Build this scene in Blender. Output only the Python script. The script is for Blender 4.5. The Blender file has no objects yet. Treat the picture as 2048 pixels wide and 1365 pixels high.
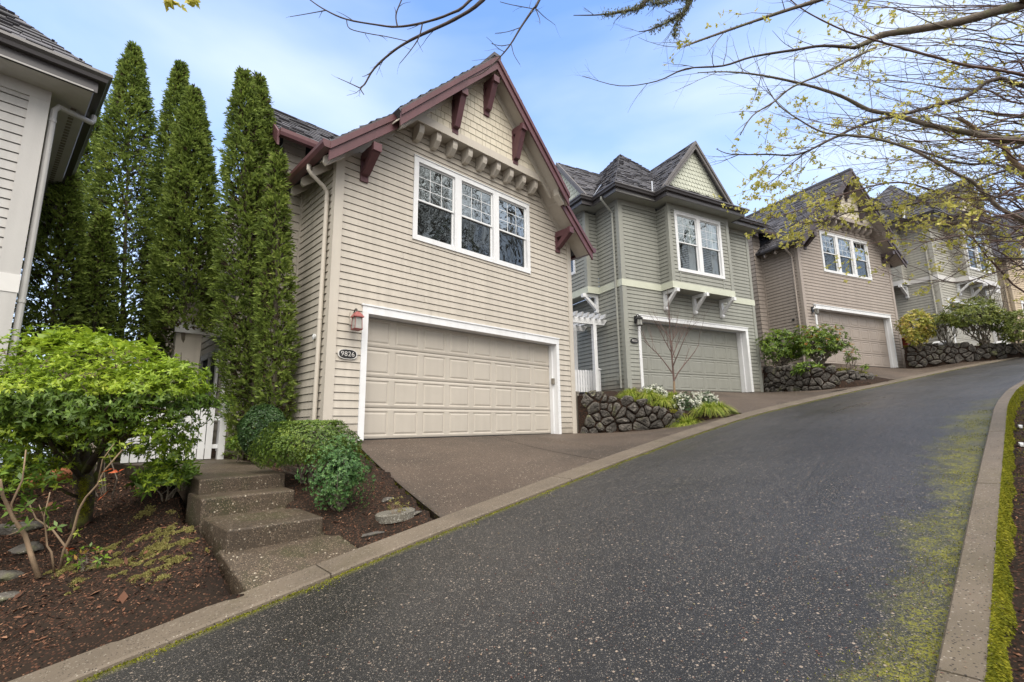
import bpy, math, random
import numpy as np
from math import sin, cos, pi, radians, tan, atan2, hypot, sqrt
from mathutils import Vector, Matrix
random.seed(7)
RNG = np.random.default_rng(11)
SC = bpy.context.scene
COL = SC.collection

# ------------------------------------------------------------------ camera
cam_d = bpy.data.cameras.new('camera')
cam_d.sensor_width = 36.0
cam_d.lens = 958.82 / 2048 * 36.0
cam_d.clip_start = 0.05
cam_d.clip_end = 2000
cam = bpy.data.objects.new('camera', cam_d)
COL.objects.link(cam)
cam.matrix_world = Matrix.Rotation(radians(90 + 10.119), 4, 'X') @ Matrix.Rotation(radians(-0.797), 4, 'Z')
SC.camera = cam

# ------------------------------------------------------------------ sky and sun
SUN_EL, SUN_AZ = radians(56), radians(160)          # azimuth clockwise from +Y
w = bpy.data.worlds.new('World')
SC.world = w
w.use_nodes = True
nt = w.node_tree
for n in list(nt.nodes):
    nt.nodes.remove(n)
def N(nt, t, **k):
    n = nt.nodes.new(t)
    for a, b in k.items():
        setattr(n, a, b)
    return n
wo = N(nt, 'ShaderNodeOutputWorld')
bg = N(nt, 'ShaderNodeBackground')
sky = N(nt, 'ShaderNodeTexSky')
sky.sky_type = 'NISHITA'
sky.sun_disc = False
sky.sun_elevation = SUN_EL
sky.sun_rotation = SUN_AZ
sky.air_density = 1.0
sky.dust_density = 1.2
sky.ozone_density = 2.0
tc = N(nt, 'ShaderNodeTexCoord')
mp = N(nt, 'ShaderNodeMapping')
mp.inputs['Scale'].default_value = (1.0, 1.0, 2.6)
mp.inputs['Rotation'].default_value = (0.0, 0.25, 0.5)
nz = N(nt, 'ShaderNodeTexNoise')
nz.inputs['Scale'].default_value = 1.3
nz.inputs['Detail'].default_value = 7
nz.inputs['Roughness'].default_value = 0.42
nz.inputs['Distortion'].default_value = 0.4
cr = N(nt, 'ShaderNodeValToRGB')
cr.color_ramp.elements[0].position = 0.42
cr.color_ramp.elements[0].color = (0.0, 0.0, 0.0, 1)
cr.color_ramp.elements[1].position = 0.70
cr.color_ramp.elements[1].color = (0.8, 0.8, 0.8, 1)
sep = N(nt, 'ShaderNodeSeparateXYZ')
hz = N(nt, 'ShaderNodeMapRange')
hz.inputs['From Min'].default_value = 0.10
hz.inputs['From Max'].default_value = 0.66
hz.inputs['To Min'].default_value = 0.85
hz.inputs['To Max'].default_value = 0.0
mx = N(nt, 'ShaderNodeMath', operation='MAXIMUM')
mix = N(nt, 'ShaderNodeMix', data_type='RGBA')
mix.inputs['B'].default_value = (3.0, 3.35, 3.95, 1)
L_ = nt.links.new
L_(tc.outputs['Generated'], mp.inputs['Vector']); L_(mp.outputs['Vector'], nz.inputs['Vector'])
L_(nz.outputs['Fac'], cr.inputs['Fac']); L_(tc.outputs['Generated'], sep.inputs['Vector'])
L_(sep.outputs['Z'], hz.inputs['Value']); L_(cr.outputs['Color'], mx.inputs[0]); L_(hz.outputs['Result'], mx.inputs[1])
L_(mx.outputs[0], mix.inputs['Factor'])
tint = N(nt, 'ShaderNodeMix', data_type='RGBA', blend_type='MULTIPLY'); tint.inputs['Factor'].default_value = 1.0; tint.inputs['B'].default_value = (0.93, 1.08, 1.28, 1)
L_(sky.outputs['Color'], tint.inputs['A']); L_(tint.outputs['Result'], mix.inputs['A']); # unseen cloud deck overhead and behind the camera, added for soft neutral fill
cb = N(nt, 'ShaderNodeMath', operation='MULTIPLY_ADD'); cb.inputs[1].default_value = -1.0
zz = N(nt, 'ShaderNodeMath', operation='MULTIPLY'); zz.inputs[1].default_value = 1.1
L_(sep.outputs['Z'], zz.inputs[0]); L_(sep.outputs['Y'], cb.inputs[0]); L_(zz.outputs[0], cb.inputs[2])
cm = N(nt, 'ShaderNodeMapRange'); cm.interpolation_type = 'SMOOTHSTEP'
cm.inputs['From Min'].default_value = 0.12; cm.inputs['From Max'].default_value = 0.75
deck = N(nt, 'ShaderNodeMix', data_type='RGBA'); deck.inputs['B'].default_value = (4.6, 4.55, 4.4, 1)
L_(cb.outputs[0], cm.inputs['Value']); L_(cm.outputs['Result'], deck.inputs['Factor']); L_(mix.outputs['Result'], deck.inputs['A'])
L_(deck.outputs['Result'], bg.inputs['Color']); L_(bg.outputs['Background'], wo.inputs['Surface'])
bg.inputs['Strength'].default_value = 0.112
sd = bpy.data.lights.new('sun', 'SUN')
sd.energy = 1.5
sd.angle = radians(55)
sd.color = (1.0, 0.93, 0.83)
sun = bpy.data.objects.new('sun', sd)
COL.objects.link(sun)
sun.rotation_euler = Vector((sin(SUN_AZ) * cos(SUN_EL), cos(SUN_AZ) * cos(SUN_EL), sin(SUN_EL))).to_track_quat('Z', 'Y').to_euler()
SC.view_settings.view_transform = 'Standard'
SC.view_settings.look = 'None'
SC.view_settings.gamma = 1.0
SC.view_settings.exposure = 1.62

# ------------------------------------------------------------------ materials
def mat(name, col, rough=0.6, var=0.0, vscale=4.0, bump=0.0, bscale=60.0, spec=0.4, metal=0.0, island=0.0,
        speck=None, speck_scale=120.0, col2=None, c2scale=2.0, c2lo=0.45, c2hi=0.62, trans=0.0, streak=0.0, splash=0.0):
    m = bpy.data.materials.new(name)
    m.use_nodes = True
    nt = m.node_tree
    b = nt.nodes['Principled BSDF']
    b.inputs['Roughness'].default_value = rough
    b.inputs['Specular IOR Level'].default_value = spec
    b.inputs['Metallic'].default_value = metal
    L = nt.links.new
    tc = N(nt, 'ShaderNodeTexCoord')
    vec = tc.outputs['Object']
    cur = N(nt, 'ShaderNodeRGB'); cur.outputs[0].default_value = (*col, 1); cur = cur.outputs[0]
    def mixc(a, bcol, fac, blend='MIX'):
        x = N(nt, 'ShaderNodeMix', data_type='RGBA', blend_type=blend)
        L(a, x.inputs['A'])
        if isinstance(bcol, tuple): x.inputs['B'].default_value = (*bcol, 1)
        else: L(bcol, x.inputs['B'])
        if isinstance(fac, float): x.inputs['Factor'].default_value = fac
        else: L(fac, x.inputs['Factor'])
        return x.outputs['Result']
    def noise(s, d=4, r=0.6):
        n = N(nt, 'ShaderNodeTexNoise'); n.inputs['Scale'].default_value = s
        n.inputs['Detail'].default_value = d; n.inputs['Roughness'].default_value = r
        L(vec, n.inputs['Vector']); return n.outputs['Fac']
    def rng(v, a, b_, c, d):
        n = N(nt, 'ShaderNodeMapRange'); L(v, n.inputs['Value'])
        for k, q in zip(('From Min', 'From Max', 'To Min', 'To Max'), (a, b_, c, d)): n.inputs[k].default_value = q
        return n.outputs['Result']
    if col2 is not None:
        cur = mixc(cur, col2, rng(noise(c2scale, 6, 0.65), c2lo, c2hi, 0, 1))
    if speck:
        for (sc, thr, scol) in speck:
            v = N(nt, 'ShaderNodeTexVoronoi'); v.inputs['Scale'].default_value = sc
            L(vec, v.inputs['Vector'])
            s2 = N(nt, 'ShaderNodeSeparateColor'); L(v.outputs['Color'], s2.inputs['Color'])
            f = rng(s2.outputs[0], thr, thr + 0.02, 0, 1)
            f2 = rng(v.outputs['Distance'], 0.30, 0.42, 1, 0)
            mm = N(nt, 'ShaderNodeMath', operation='MULTIPLY'); L(f, mm.inputs[0]); L(f2, mm.inputs[1])
            cur = mixc(cur, scol, mm.outputs[0])
    if var:
        n = rng(noise(vscale, 5, 0.6), 0.25, 0.75, 1 - var, 1 + var)
        cc = N(nt, 'ShaderNodeCombineColor')
        for i in range(3): L(n, cc.inputs[i])
        cur = mixc(cur, cc.outputs[0], 1.0, 'MULTIPLY')
    if streak:
        mp = N(nt, 'ShaderNodeMapping'); mp.inputs['Scale'].default_value = (9, 9, 0.5); L(vec, mp.inputs['Vector'])
        n = N(nt, 'ShaderNodeTexNoise'); n.inputs['Scale'].default_value = 1.0; n.inputs['Detail'].default_value = 5; L(mp.outputs[0], n.inputs['Vector'])
        q = rng(n.outputs['Fac'], 0.3, 0.7, 1 - streak, 1 + streak * 0.4)
        cc = N(nt, 'ShaderNodeCombineColor')
        for i in range(3): L(q, cc.inputs[i])
        cur = mixc(cur, cc.outputs[0], 1.0, 'MULTIPLY')
    if splash:
        sz = N(nt, 'ShaderNodeSeparateXYZ'); L(vec, sz.inputs[0])
        ad = N(nt, 'ShaderNodeMath', operation='MULTIPLY_ADD'); L(noise(5.0, 5, 0.7), ad.inputs[0]); ad.inputs[1].default_value = -0.5; L(sz.outputs['Z'], ad.inputs[2])
        cur = mixc(cur, (0.16, 0.13, 0.10), rng(ad.outputs[0], -0.25, 0.12, splash, 0))
    if island:
        g = N(nt, 'ShaderNodeNewGeometry')
        q = rng(g.outputs['Random Per Island'], 0, 1, 1 - island, 1 + island)
        cc = N(nt, 'ShaderNodeCombineColor')
        for i in range(3): L(q, cc.inputs[i])
        cur = mixc(cur, cc.outputs[0], 1.0, 'MULTIPLY')
    L(cur, b.inputs['Base Color'])
    if bump:
        bn = N(nt, 'ShaderNodeBump'); bn.inputs['Strength'].default_value = 1.0
        bn.inputs['Distance'].default_value = bump
        L(noise(bscale, 4, 0.6), bn.inputs['Height']); L(bn.outputs['Normal'], b.inputs['Normal'])
    if trans:
        b.inputs['Subsurface Weight'].default_value = 0.0
        t = N(nt, 'ShaderNodeBsdfTranslucent'); L(cur, t.inputs['Color'])
        ms = N(nt, 'ShaderNodeMixShader'); ms.inputs[0].default_value = trans
        out = nt.nodes['Material Output']
        L(b.outputs[0], ms.inputs[1]); L(t.outputs[0], ms.inputs[2]); L(ms.outputs[0], out.inputs['Surface'])
    return m

def leafmat(name, stops, rough=0.45, trans=0.3, nscale=1.2, namt=0.35, spec=0.4):
    """leaf colours: random per leaf along a ramp, shifted by a soft noise so clumps differ"""
    m = bpy.data.materials.new(name)
    m.use_nodes = True
    nt = m.node_tree
    b = nt.nodes['Principled BSDF']; out = nt.nodes['Material Output']
    b.inputs['Roughness'].default_value = rough
    b.inputs['Specular IOR Level'].default_value = spec
    L = nt.links.new
    g = N(nt, 'ShaderNodeNewGeometry')
    tc = N(nt, 'ShaderNodeTexCoord')
    n = N(nt, 'ShaderNodeTexNoise'); n.inputs['Scale'].default_value = nscale; n.inputs['Detail'].default_value = 3
    L(tc.outputs['Object'], n.inputs['Vector'])
    a = N(nt, 'ShaderNodeMath', operation='MULTIPLY_ADD')
    L(g.outputs['Random Per Island'], a.inputs[0]); a.inputs[1].default_value = 1 - namt
    s = N(nt, 'ShaderNodeMapRange'); L(n.outputs['Fac'], s.inputs['Value'])
    s.inputs['From Min'].default_value = 0.3; s.inputs['From Max'].default_value = 0.7
    s.inputs['To Min'].default_value = 0; s.inputs['To Max'].default_value = namt
    L(s.outputs['Result'], a.inputs[2])
    r = N(nt, 'ShaderNodeValToRGB'); L(a.outputs[0], r.inputs['Fac'])
    e = r.color_ramp.elements
    while len(e) < len(stops): e.new(0.5)
    for i, (p, c) in enumerate(stops):
        e[i].position = p; e[i].color = (*c, 1)
    L(r.outputs['Color'], b.inputs['Base Color'])
    t = N(nt, 'ShaderNodeBsdfTranslucent'); L(r.outputs['Color'], t.inputs['Color'])
    ms = N(nt, 'ShaderNodeMixShader'); ms.inputs[0].default_value = trans
    L(b.outputs[0], ms.inputs[1]); L(t.outputs[0], ms.inputs[2]); L(ms.outputs[0], out.inputs['Surface'])
    return m

def glassmat(name, tint=(0.45, 0.5, 0.5), refl=0.13, wob=0.009):
    m = bpy.data.materials.new(name)
    m.use_nodes = True
    nt = m.node_tree; out = nt.nodes['Material Output']; nt.nodes.remove(nt.nodes['Principled BSDF'])
    L = nt.links.new
    tc = N(nt, 'ShaderNodeTexCoord')
    n = N(nt, 'ShaderNodeTexNoise'); n.inputs['Scale'].default_value = 1.6; n.inputs['Detail'].default_value = 2; n.inputs['Distortion'].default_value = 0.8
    L(tc.outputs['Object'], n.inputs['Vector'])
    bn = N(nt, 'ShaderNodeBump'); bn.inputs['Strength'].default_value = 1.0; bn.inputs['Distance'].default_value = wob
    L(n.outputs['Fac'], bn.inputs['Height'])
    gl = N(nt, 'ShaderNodeBsdfGlossy'); gl.inputs['Roughness'].default_value = 0.0; gl.inputs['Color'].default_value = (0.9, 0.98, 1, 1)
    L(bn.outputs['Normal'], gl.inputs['Normal'])
    tr = N(nt, 'ShaderNodeBsdfTransparent'); tr.inputs['Color'].default_value = (*tint, 1)
    fr = N(nt, 'ShaderNodeLayerWeight'); fr.inputs['Blend'].default_value = 0.25
    mr = N(nt, 'ShaderNodeMapRange'); mr.inputs['To Min'].default_value = refl; mr.inputs['To Max'].default_value = 1.0
    L(fr.outputs['Facing'], mr.inputs['Value']); mr.interpolation_type = 'LINEAR'
    pw = N(nt, 'ShaderNodeMath', operation='POWER'); pw.inputs[1].default_value = 3.0
    L(fr.outputs['Facing'], pw.inputs[0]); L(pw.outputs[0], mr.inputs['Value'])
    ms = N(nt, 'ShaderNodeMixShader'); L(mr.outputs['Result'], ms.inputs[0]); L(tr.outputs[0], ms.inputs[1]); L(gl.outputs[0], ms.inputs[2])
    L(ms.outputs[0], out.inputs['Surface'])
    return m

M = {}
def sid(key, c):
    M[key] = mat('painted lap siding ' + key, c, 0.62, var=0.07, vscale=0.9, bump=0.0012, bscale=35, streak=0.10, spec=0.25, splash=0.55)
    M[key + '_trim'] = mat('painted trim board ' + key, tuple(x * 1.04 for x in c), 0.55, var=0.05, vscale=1.5, bump=0.0008, bscale=50, streak=0.06, spec=0.3)
    M[key + '_door'] = mat('painted garage door ' + key, tuple(x * 0.93 for x in c), 0.5, var=0.04, vscale=2.0, bump=0.0006, bscale=90, streak=0.05, spec=0.35)
sid('beige', (0.495, 0.455, 0.400))
sid('sage', (0.285, 0.290, 0.262))
sid('taupe', (0.345, 0.300, 0.268))
sid('greige', (0.395, 0.385, 0.345))
sid('tan', (0.50, 0.41, 0.30))
sid('grey', (0.44, 0.43, 0.42))
M['greyband'] = mat('pale grey band board', (0.62, 0.61, 0.60), 0.5, var=0.04)
M['cream'] = mat('cream shingles', (0.60, 0.55, 0.45), 0.65, var=0.08, vscale=1.3, bump=0.001, island=0.05)
M['sageband'] = mat('pale green band board', (0.54, 0.56, 0.47), 0.55, var=0.05)
M['fish'] = mat('pale green fish scale shingles', (0.50, 0.52, 0.44), 0.6, var=0.06, island=0.05)
M['white'] = mat('white painted wood', (0.74, 0.75, 0.77), 0.45, var=0.06, vscale=2.0, bump=0.0006, bscale=40, streak=0.07)
M['red'] = mat('dull red painted wood', (0.118, 0.052, 0.060), 0.5, var=0.14, vscale=2.5, bump=0.001, bscale=30, streak=0.15)
M['brown'] = mat('dark brown painted wood', (0.075, 0.058, 0.062), 0.5, var=0.12, vscale=2.5)
M['gutter'] = mat('dark grey painted gutter', (0.075, 0.07, 0.075), 0.35, var=0.08, spec=0.5)
M['gutter_red'] = mat('dark red painted gutter', (0.105, 0.042, 0.048), 0.38, var=0.08, spec=0.5)
M['rake'] = mat('grey painted rake board', (0.13, 0.12, 0.12), 0.5, var=0.08)
M['roof'] = mat('weathered dark roof shakes', (0.070, 0.068, 0.078), 0.62, var=0.15, vscale=1.2, bump=0.003, bscale=90, island=0.5, spec=0.5)
M['flash'] = mat('bare metal valley flashing', (0.55, 0.56, 0.58), 0.35, metal=0.7)
M['black'] = mat('black painted metal', (0.015, 0.015, 0.016), 0.4, spec=0.5)
M['redmetal'] = mat('faded red lantern paint', (0.28, 0.085, 0.08), 0.5, var=0.2, vscale=20)
M['lampglass'] = mat('seeded lantern glass', (0.32, 0.32, 0.30), 0.15, spec=0.8, var=0.2, vscale=15)
M['silver'] = mat('pale lettering metal', (0.62, 0.60, 0.58), 0.4)
M['glass'] = glassmat('window glass', refl=0.30)
M['glass_dark'] = glassmat('window glass behind insect screen', tint=(0.36, 0.37, 0.38), refl=0.11, wob=0.016)
M['room'] = mat('dim room', (0.07, 0.07, 0.07), 0.9)
M['blind'] = mat('white window blind', (0.75, 0.77, 0.75), 0.6)
M['asphalt'] = mat('wet asphalt', (0.036, 0.036, 0.041), 0.5)
M['aggregate'] = mat('brown exposed aggregate', (0.082, 0.062, 0.049), 0.6, var=0.3, vscale=0.5, bump=0.003, bscale=150, col2=(0.048, 0.038, 0.031), c2scale=0.7, c2lo=0.45, c2hi=0.68,
    speck=[(70, 0.5, (0.108, 0.080, 0.060)), (85, 0.66, (0.17, 0.13, 0.10)), (60, 0.78, (0.022, 0.016, 0.014)), (48, 0.92, (0.30, 0.26, 0.21))], spec=0.3)
M['step'] = mat('damp exposed aggregate steps', (0.060, 0.044, 0.030), 0.6, var=0.3, vscale=1.6, bump=0.004, bscale=130,
    speck=[(70, 0.5, (0.12, 0.088, 0.06)), (85, 0.68, (0.19, 0.15, 0.11)), (60, 0.78, (0.02, 0.016, 0.012)), (45, 0.93, (0.32, 0.28, 0.22))],
    col2=(0.030, 0.032, 0.010), c2scale=2.2, c2lo=0.5, c2hi=0.72)
M['kerb'] = mat('weathered kerb concrete', (0.132, 0.106, 0.080), 0.7, var=0.22, vscale=1.4, bump=0.002, bscale=140,
    speck=[(70, 0.84, (0.24, 0.21, 0.17)), (80, 0.8, (0.035, 0.028, 0.022))], col2=(0.09, 0.075, 0.045), c2scale=0.9, c2lo=0.5, c2hi=0.75)
M['lid'] = mat('pebbled concrete lid', (0.12, 0.11, 0.09), 0.7, bump=0.004, bscale=110, speck=[(90, 0.5, (0.38, 0.37, 0.33)), (70, 0.7, (0.08, 0.07, 0.06))])
M['soil'] = mat('dark wet bark soil', (0.022, 0.015, 0.011), 0.9, var=0.35, vscale=2.0, bump=0.02, bscale=22,
    speck=[(38, 0.55, (0.05, 0.024, 0.016)), (55, 0.7, (0.085, 0.042, 0.026)), (45, 0.8, (0.006, 0.005, 0.004)), (70, 0.9, (0.16, 0.09, 0.055))], spec=0.15)
M['stone'] = mat('dark basalt', (0.080, 0.072, 0.064), 0.75, var=0.5, vscale=5.0, bump=0.03, bscale=16, island=0.5,
    col2=(0.085, 0.09, 0.035), c2scale=2.5, c2lo=0.56, c2hi=0.7, speck=[(60, 0.9, (0.25, 0.24, 0.21))])
M['moss'] = leafmat('bright moss', [(0.0, (0.035, 0.045, 0.006)), (0.4, (0.15, 0.165, 0.014)), (0.8, (0.29, 0.28, 0.025)), (1.0, (0.40, 0.36, 0.05))], 0.8, 0.25, 6.0, 0.4, 0.15)
M['mossdry'] = leafmat('pale moss', [(0.0, (0.10, 0.09, 0.03)), (0.5, (0.23, 0.21, 0.07)), (1.0, (0.36, 0.33, 0.13))], 0.85, 0.2, 4.0, 0.4, 0.1)
M['bark'] = mat('grey brown bark', (0.15, 0.125, 0.10), 0.85, var=0.35, vscale=12, bump=0.006, bscale=45, col2=(0.15, 0.15, 0.09), c2scale=5, c2lo=0.5, c2hi=0.65)
M['barkmoss'] = mat('mossy bark', (0.055, 0.04, 0.028), 0.9, var=0.4, vscale=9, bump=0.01, bscale=35, col2=(0.10, 0.115, 0.018), c2scale=5.5, c2lo=0.5, c2hi=0.62)
M['barkred'] = mat('reddish brown twig bark', (0.12, 0.075, 0.065), 0.7, var=0.3, vscale=8)
M['barkdark'] = mat('dark twig bark', (0.075, 0.058, 0.052), 0.75, var=0.3, vscale=8)
M['barktan'] = mat('tan smooth bark', (0.24, 0.17, 0.11), 0.75, var=0.3, vscale=10, bump=0.002, bscale=60)
M['lichen'] = leafmat('grey green lichen', [(0.0, (0.14, 0.15, 0.08)), (1.0, (0.32, 0.33, 0.20))], 0.9, 0.2)
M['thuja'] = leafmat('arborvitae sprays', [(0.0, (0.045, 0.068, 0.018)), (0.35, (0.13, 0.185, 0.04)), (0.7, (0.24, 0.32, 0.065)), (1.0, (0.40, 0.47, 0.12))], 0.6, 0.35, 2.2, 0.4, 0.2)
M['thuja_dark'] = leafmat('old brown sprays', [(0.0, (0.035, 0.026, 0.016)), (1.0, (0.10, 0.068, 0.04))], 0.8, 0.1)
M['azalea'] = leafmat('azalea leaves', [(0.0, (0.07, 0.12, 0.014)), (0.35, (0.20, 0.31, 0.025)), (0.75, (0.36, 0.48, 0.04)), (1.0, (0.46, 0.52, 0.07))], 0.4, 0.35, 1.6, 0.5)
M['azalea_low'] = leafmat('old azalea leaves', [(0.0, (0.035, 0.065, 0.012)), (0.5, (0.10, 0.18, 0.024)), (1.0, (0.22, 0.33, 0.04))], 0.4, 0.3, 2.0, 0.4)  # older leaves, a darker green than the new growth
M['box'] = leafmat('clipped hedge leaves', [(0.0, (0.028, 0.055, 0.010)), (0.45, (0.08, 0.14, 0.02)), (0.85, (0.18, 0.25, 0.035)), (1.0, (0.32, 0.34, 0.06))], 0.5, 0.25, 3.0, 0.45)
M['boxdark'] = leafmat('dark hedge leaves', [(0.0, (0.012, 0.035, 0.010)), (0.6, (0.035, 0.08, 0.02)), (1.0, (0.07, 0.14, 0.035))], 0.45, 0.2, 3.0, 0.4)
M['boxblue'] = leafmat('fresh hedge leaves', [(0.0, (0.025, 0.065, 0.022)), (0.5, (0.07, 0.16, 0.045)), (1.0, (0.17, 0.30, 0.08))], 0.45, 0.25, 3.0, 0.4)
M['pieris'] = leafmat('shrub leaves', [(0.0, (0.03, 0.065, 0.012)), (0.5, (0.11, 0.19, 0.02)), (0.85, (0.25, 0.34, 0.035)), (1.0, (0.42, 0.42, 0.06))], 0.4, 0.25, 1.5, 0.4)
M['pieris_tip'] = leafmat('orange shoot tips', [(0.0, (0.32, 0.30, 0.05)), (0.6, (0.42, 0.20, 0.06)), (1.0, (0.48, 0.14, 0.06))], 0.4, 0.3)
M['gold'] = leafmat('golden leaves', [(0.0, (0.06, 0.11, 0.015)), (0.4, (0.30, 0.32, 0.05)), (0.8, (0.60, 0.48, 0.12)), (1.0, (0.60, 0.28, 0.14))], 0.45, 0.3, 2.5, 0.5)
M['olive'] = leafmat('olive shrub leaves', [(0.0, (0.04, 0.065, 0.014)), (0.5, (0.13, 0.17, 0.028)), (0.85, (0.26, 0.28, 0.05)), (1.0, (0.34, 0.16, 0.06))], 0.45, 0.25, 1.5, 0.4)
M['budleaf'] = leafmat('new maple leaves', [(0.0, (0.32, 0.33, 0.05)), (0.5, (0.56, 0.53, 0.11)), (1.0, (0.70, 0.60, 0.22))], 0.5, 0.45, 2.0, 0.3)
M['sedge'] = leafmat('golden sedge blades', [(0.0, (0.10, 0.19, 0.02)), (0.5, (0.30, 0.37, 0.04)), (1.0, (0.55, 0.52, 0.16))], 0.5, 0.3, 5.0, 0.25)
M['petal'] = leafmat('white petals', [(0.0, (0.6, 0.62, 0.5)), (1.0, (0.85, 0.85, 0.80))], 0.6, 0.3)
M['redleaf'] = leafmat('red leaves', [(0.0, (0.45, 0.05, 0.03)), (1.0, (0.55, 0.16, 0.05))], 0.5, 0.3)
M['litter'] = leafmat('bark chips and dead leaves', [(0.0, (0.014, 0.008, 0.007)), (0.4, (0.06, 0.03, 0.02)), (0.75, (0.17, 0.078, 0.046)), (1.0, (0.36, 0.21, 0.13))], 0.8, 0.0, 3.0, 0.2, 0.2)
M['debris'] = leafmat('bud scales on asphalt', [(0.0, (0.07, 0.02, 0.016)), (0.45, (0.16, 0.07, 0.05)), (0.8, (0.28, 0.20, 0.14)), (1.0, (0.36, 0.33, 0.16))], 0.8, 0.0, 3.0, 0.1, 0.2)
M['terracotta'] = mat('terracotta', (0.30, 0.105, 0.045), 0.7, var=0.2, vscale=8)
M['post'] = mat('weathered grey post', (0.21, 0.19, 0.16), 0.75, var=0.2, vscale=5)
M['planter'] = mat('brown concrete block', (0.13, 0.10, 0.08), 0.8, var=0.25, vscale=5, bump=0.003, bscale=60)
M['scuff'] = mat('worn pale scuff', (0.28, 0.28, 0.28), 0.7, var=0.5, vscale=30)
M['joint'] = mat('dirt filled joint', (0.022, 0.017, 0.013), 0.9)
M['iron'] = mat('rusty iron cover', (0.055, 0.042, 0.035), 0.6, var=0.3, vscale=10, bump=0.004, bscale=60)
M['cloth'] = mat('white plastic cover', (0.72, 0.73, 0.75), 0.5, var=0.1, vscale=5)
M['binred'] = mat('red plastic', (0.24, 0.035, 0.02), 0.5)

# asphalt: aggregate speckle, damp sheen, moss that thickens towards the right kerb (UV.y = metres from left edge)
def build_asphalt():
    m = M['asphalt']; nt = m.node_tree
    for n in list(nt.nodes): nt.nodes.remove(n)
    L = nt.links.new
    out = N(nt, 'ShaderNodeOutputMaterial'); b = N(nt, 'ShaderNodeBsdfPrincipled'); L(b.outputs[0], out.inputs[0])
    tc = N(nt, 'ShaderNodeTexCoord'); V = tc.outputs['Object']
    def noise(s, d=4, r=0.6, v=V):
        n = N(nt, 'ShaderNodeTexNoise'); n.inputs['Scale'].default_value = s; n.inputs['Detail'].default_value = d
        n.inputs['Roughness'].default_value = r; L(v, n.inputs['Vector']); return n.outputs['Fac']
    def rng(v, a, b_, c, d):
        n = N(nt, 'ShaderNodeMapRange'); L(v, n.inputs['Value'])
        for k, q in zip(('From Min', 'From Max', 'To Min', 'To Max'), (a, b_, c, d)): n.inputs[k].default_value = q
        return n.outputs['Result']
    def mth(op, a, b_):
        n = N(nt, 'ShaderNodeMath', operation=op)
        for i, q in enumerate((a, b_)):
            if isinstance(q, (int, float)): n.inputs[i].default_value = q
            else: L(q, n.inputs[i])
        return n.outputs[0]
    def mixc(a, c, f):
        x = N(nt, 'ShaderNodeMix', data_type='RGBA')
        if isinstance(a, tuple): x.inputs['A'].default_value = (*a, 1)
        else: L(a, x.inputs['A'])
        if isinstance(c, tuple): x.inputs['B'].default_value = (*c, 1)
        else: L(c, x.inputs['B'])
        if isinstance(f, float): x.inputs['Factor'].default_value = f
        else: L(f, x.inputs['Factor'])
        return x.outputs['Result']
    mpl = N(nt, 'ShaderNodeMapping'); mpl.inputs['Scale'].default_value = (0.12, 2.2, 1); L(tc.outputs['UV'], mpl.inputs['Vector'])
    lane = noise(1.0, 5, 0.6, mpl.outputs[0])
    cur = mixc((0.014, 0.0133, 0.0130), (0.029, 0.0275, 0.027), rng(noise(0.55, 5), 0.35, 0.65, 0, 1))
    cur = mixc(cur, (0.014, 0.013, 0.013), rng(lane, 0.5, 0.68, 0, 0.6))
    for sc, thr, col in ((78, 0.76, (0.21, 0.175, 0.145)), (105, 0.70, (0.14, 0.125, 0.11)), (80, 0.66, (0.006, 0.006, 0.006)), (44, 0.94, (0.30, 0.24, 0.19)), (120, 0.6, (0.075, 0.07, 0.064))):
        v = N(nt, 'ShaderNodeTexVoronoi'); v.inputs['Scale'].default_value = sc; L(V, v.inputs['Vector'])
        s = N(nt, 'ShaderNodeSeparateColor'); L(v.outputs['Color'], s.inputs[0])
        f = mth('MULTIPLY', rng(s.outputs[0], thr, thr + 0.03, 0, 1), rng(v.outputs['Distance'], 0.25, 0.4, 1, 0))
        cur = mixc(cur, col, f)
    uv = N(nt, 'ShaderNodeSeparateXYZ'); L(tc.outputs['UV'], uv.inputs[0])
    edge = rng(uv.outputs['Y'], 2.90, 3.46, 0, 1)
    left = rng(uv.outputs['Y'], 0.0, 0.09, 1, 0)
    patch = rng(noise(1.6, 6, 0.7), 0.44, 0.62, 0.0, 1)
    fine = rng(noise(70, 4, 0.8), 0.44, 0.56, 0, 1)
    blot = rng(noise(9, 5, 0.75), 0.42, 0.58, 0.1, 1)
    base_ = mth('ADD', mth('MULTIPLY', edge, 1.25), mth('MULTIPLY', mth('ADD', noise(1.6, 6, 0.7), -0.5), 2.6))
    mo = mth('MULTIPLY', rng(base_, 0.62, 1.20, 0, 1), mth('MULTIPLY', fine, mth('MAXIMUM', blot, 0.35)))
    mo = mth('MULTIPLY', mo, rng(uv.outputs['X'], 9.5, 13.5, 1.5, 0.0))
    mo = mth('MAXIMUM', mo, mth('MULTIPLY', left, fine))
    mcl = N(nt, 'ShaderNodeClamp'); L(mo, mcl.inputs[0])
    cur = mixc(cur, mixc((0.07, 0.075, 0.006), (0.22, 0.21, 0.02), noise(20)), mcl.outputs[0])
    L(cur, b.inputs['Base Color'])
    wet = rng(noise(0.35, 3), 0.35, 0.65, 0.34, 0.55)
    wet = mth('ADD', wet, rng(lane, 0.35, 0.65, 0.08, -0.10)); L(mth('ADD', wet, mth('MULTIPLY', mcl.outputs[0], 0.4)), b.inputs['Roughness'])
    b.inputs['Specular IOR Level'].default_value = 0.5
    bn = N(nt, 'ShaderNodeBump'); bn.inputs['Distance'].default_value = 0.004; bn.inputs['Strength'].default_value = 1
    L(noise(110, 3, 0.7), bn.inputs['Height']); L(bn.outputs['Normal'], b.inputs['Normal'])
build_asphalt()

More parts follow.
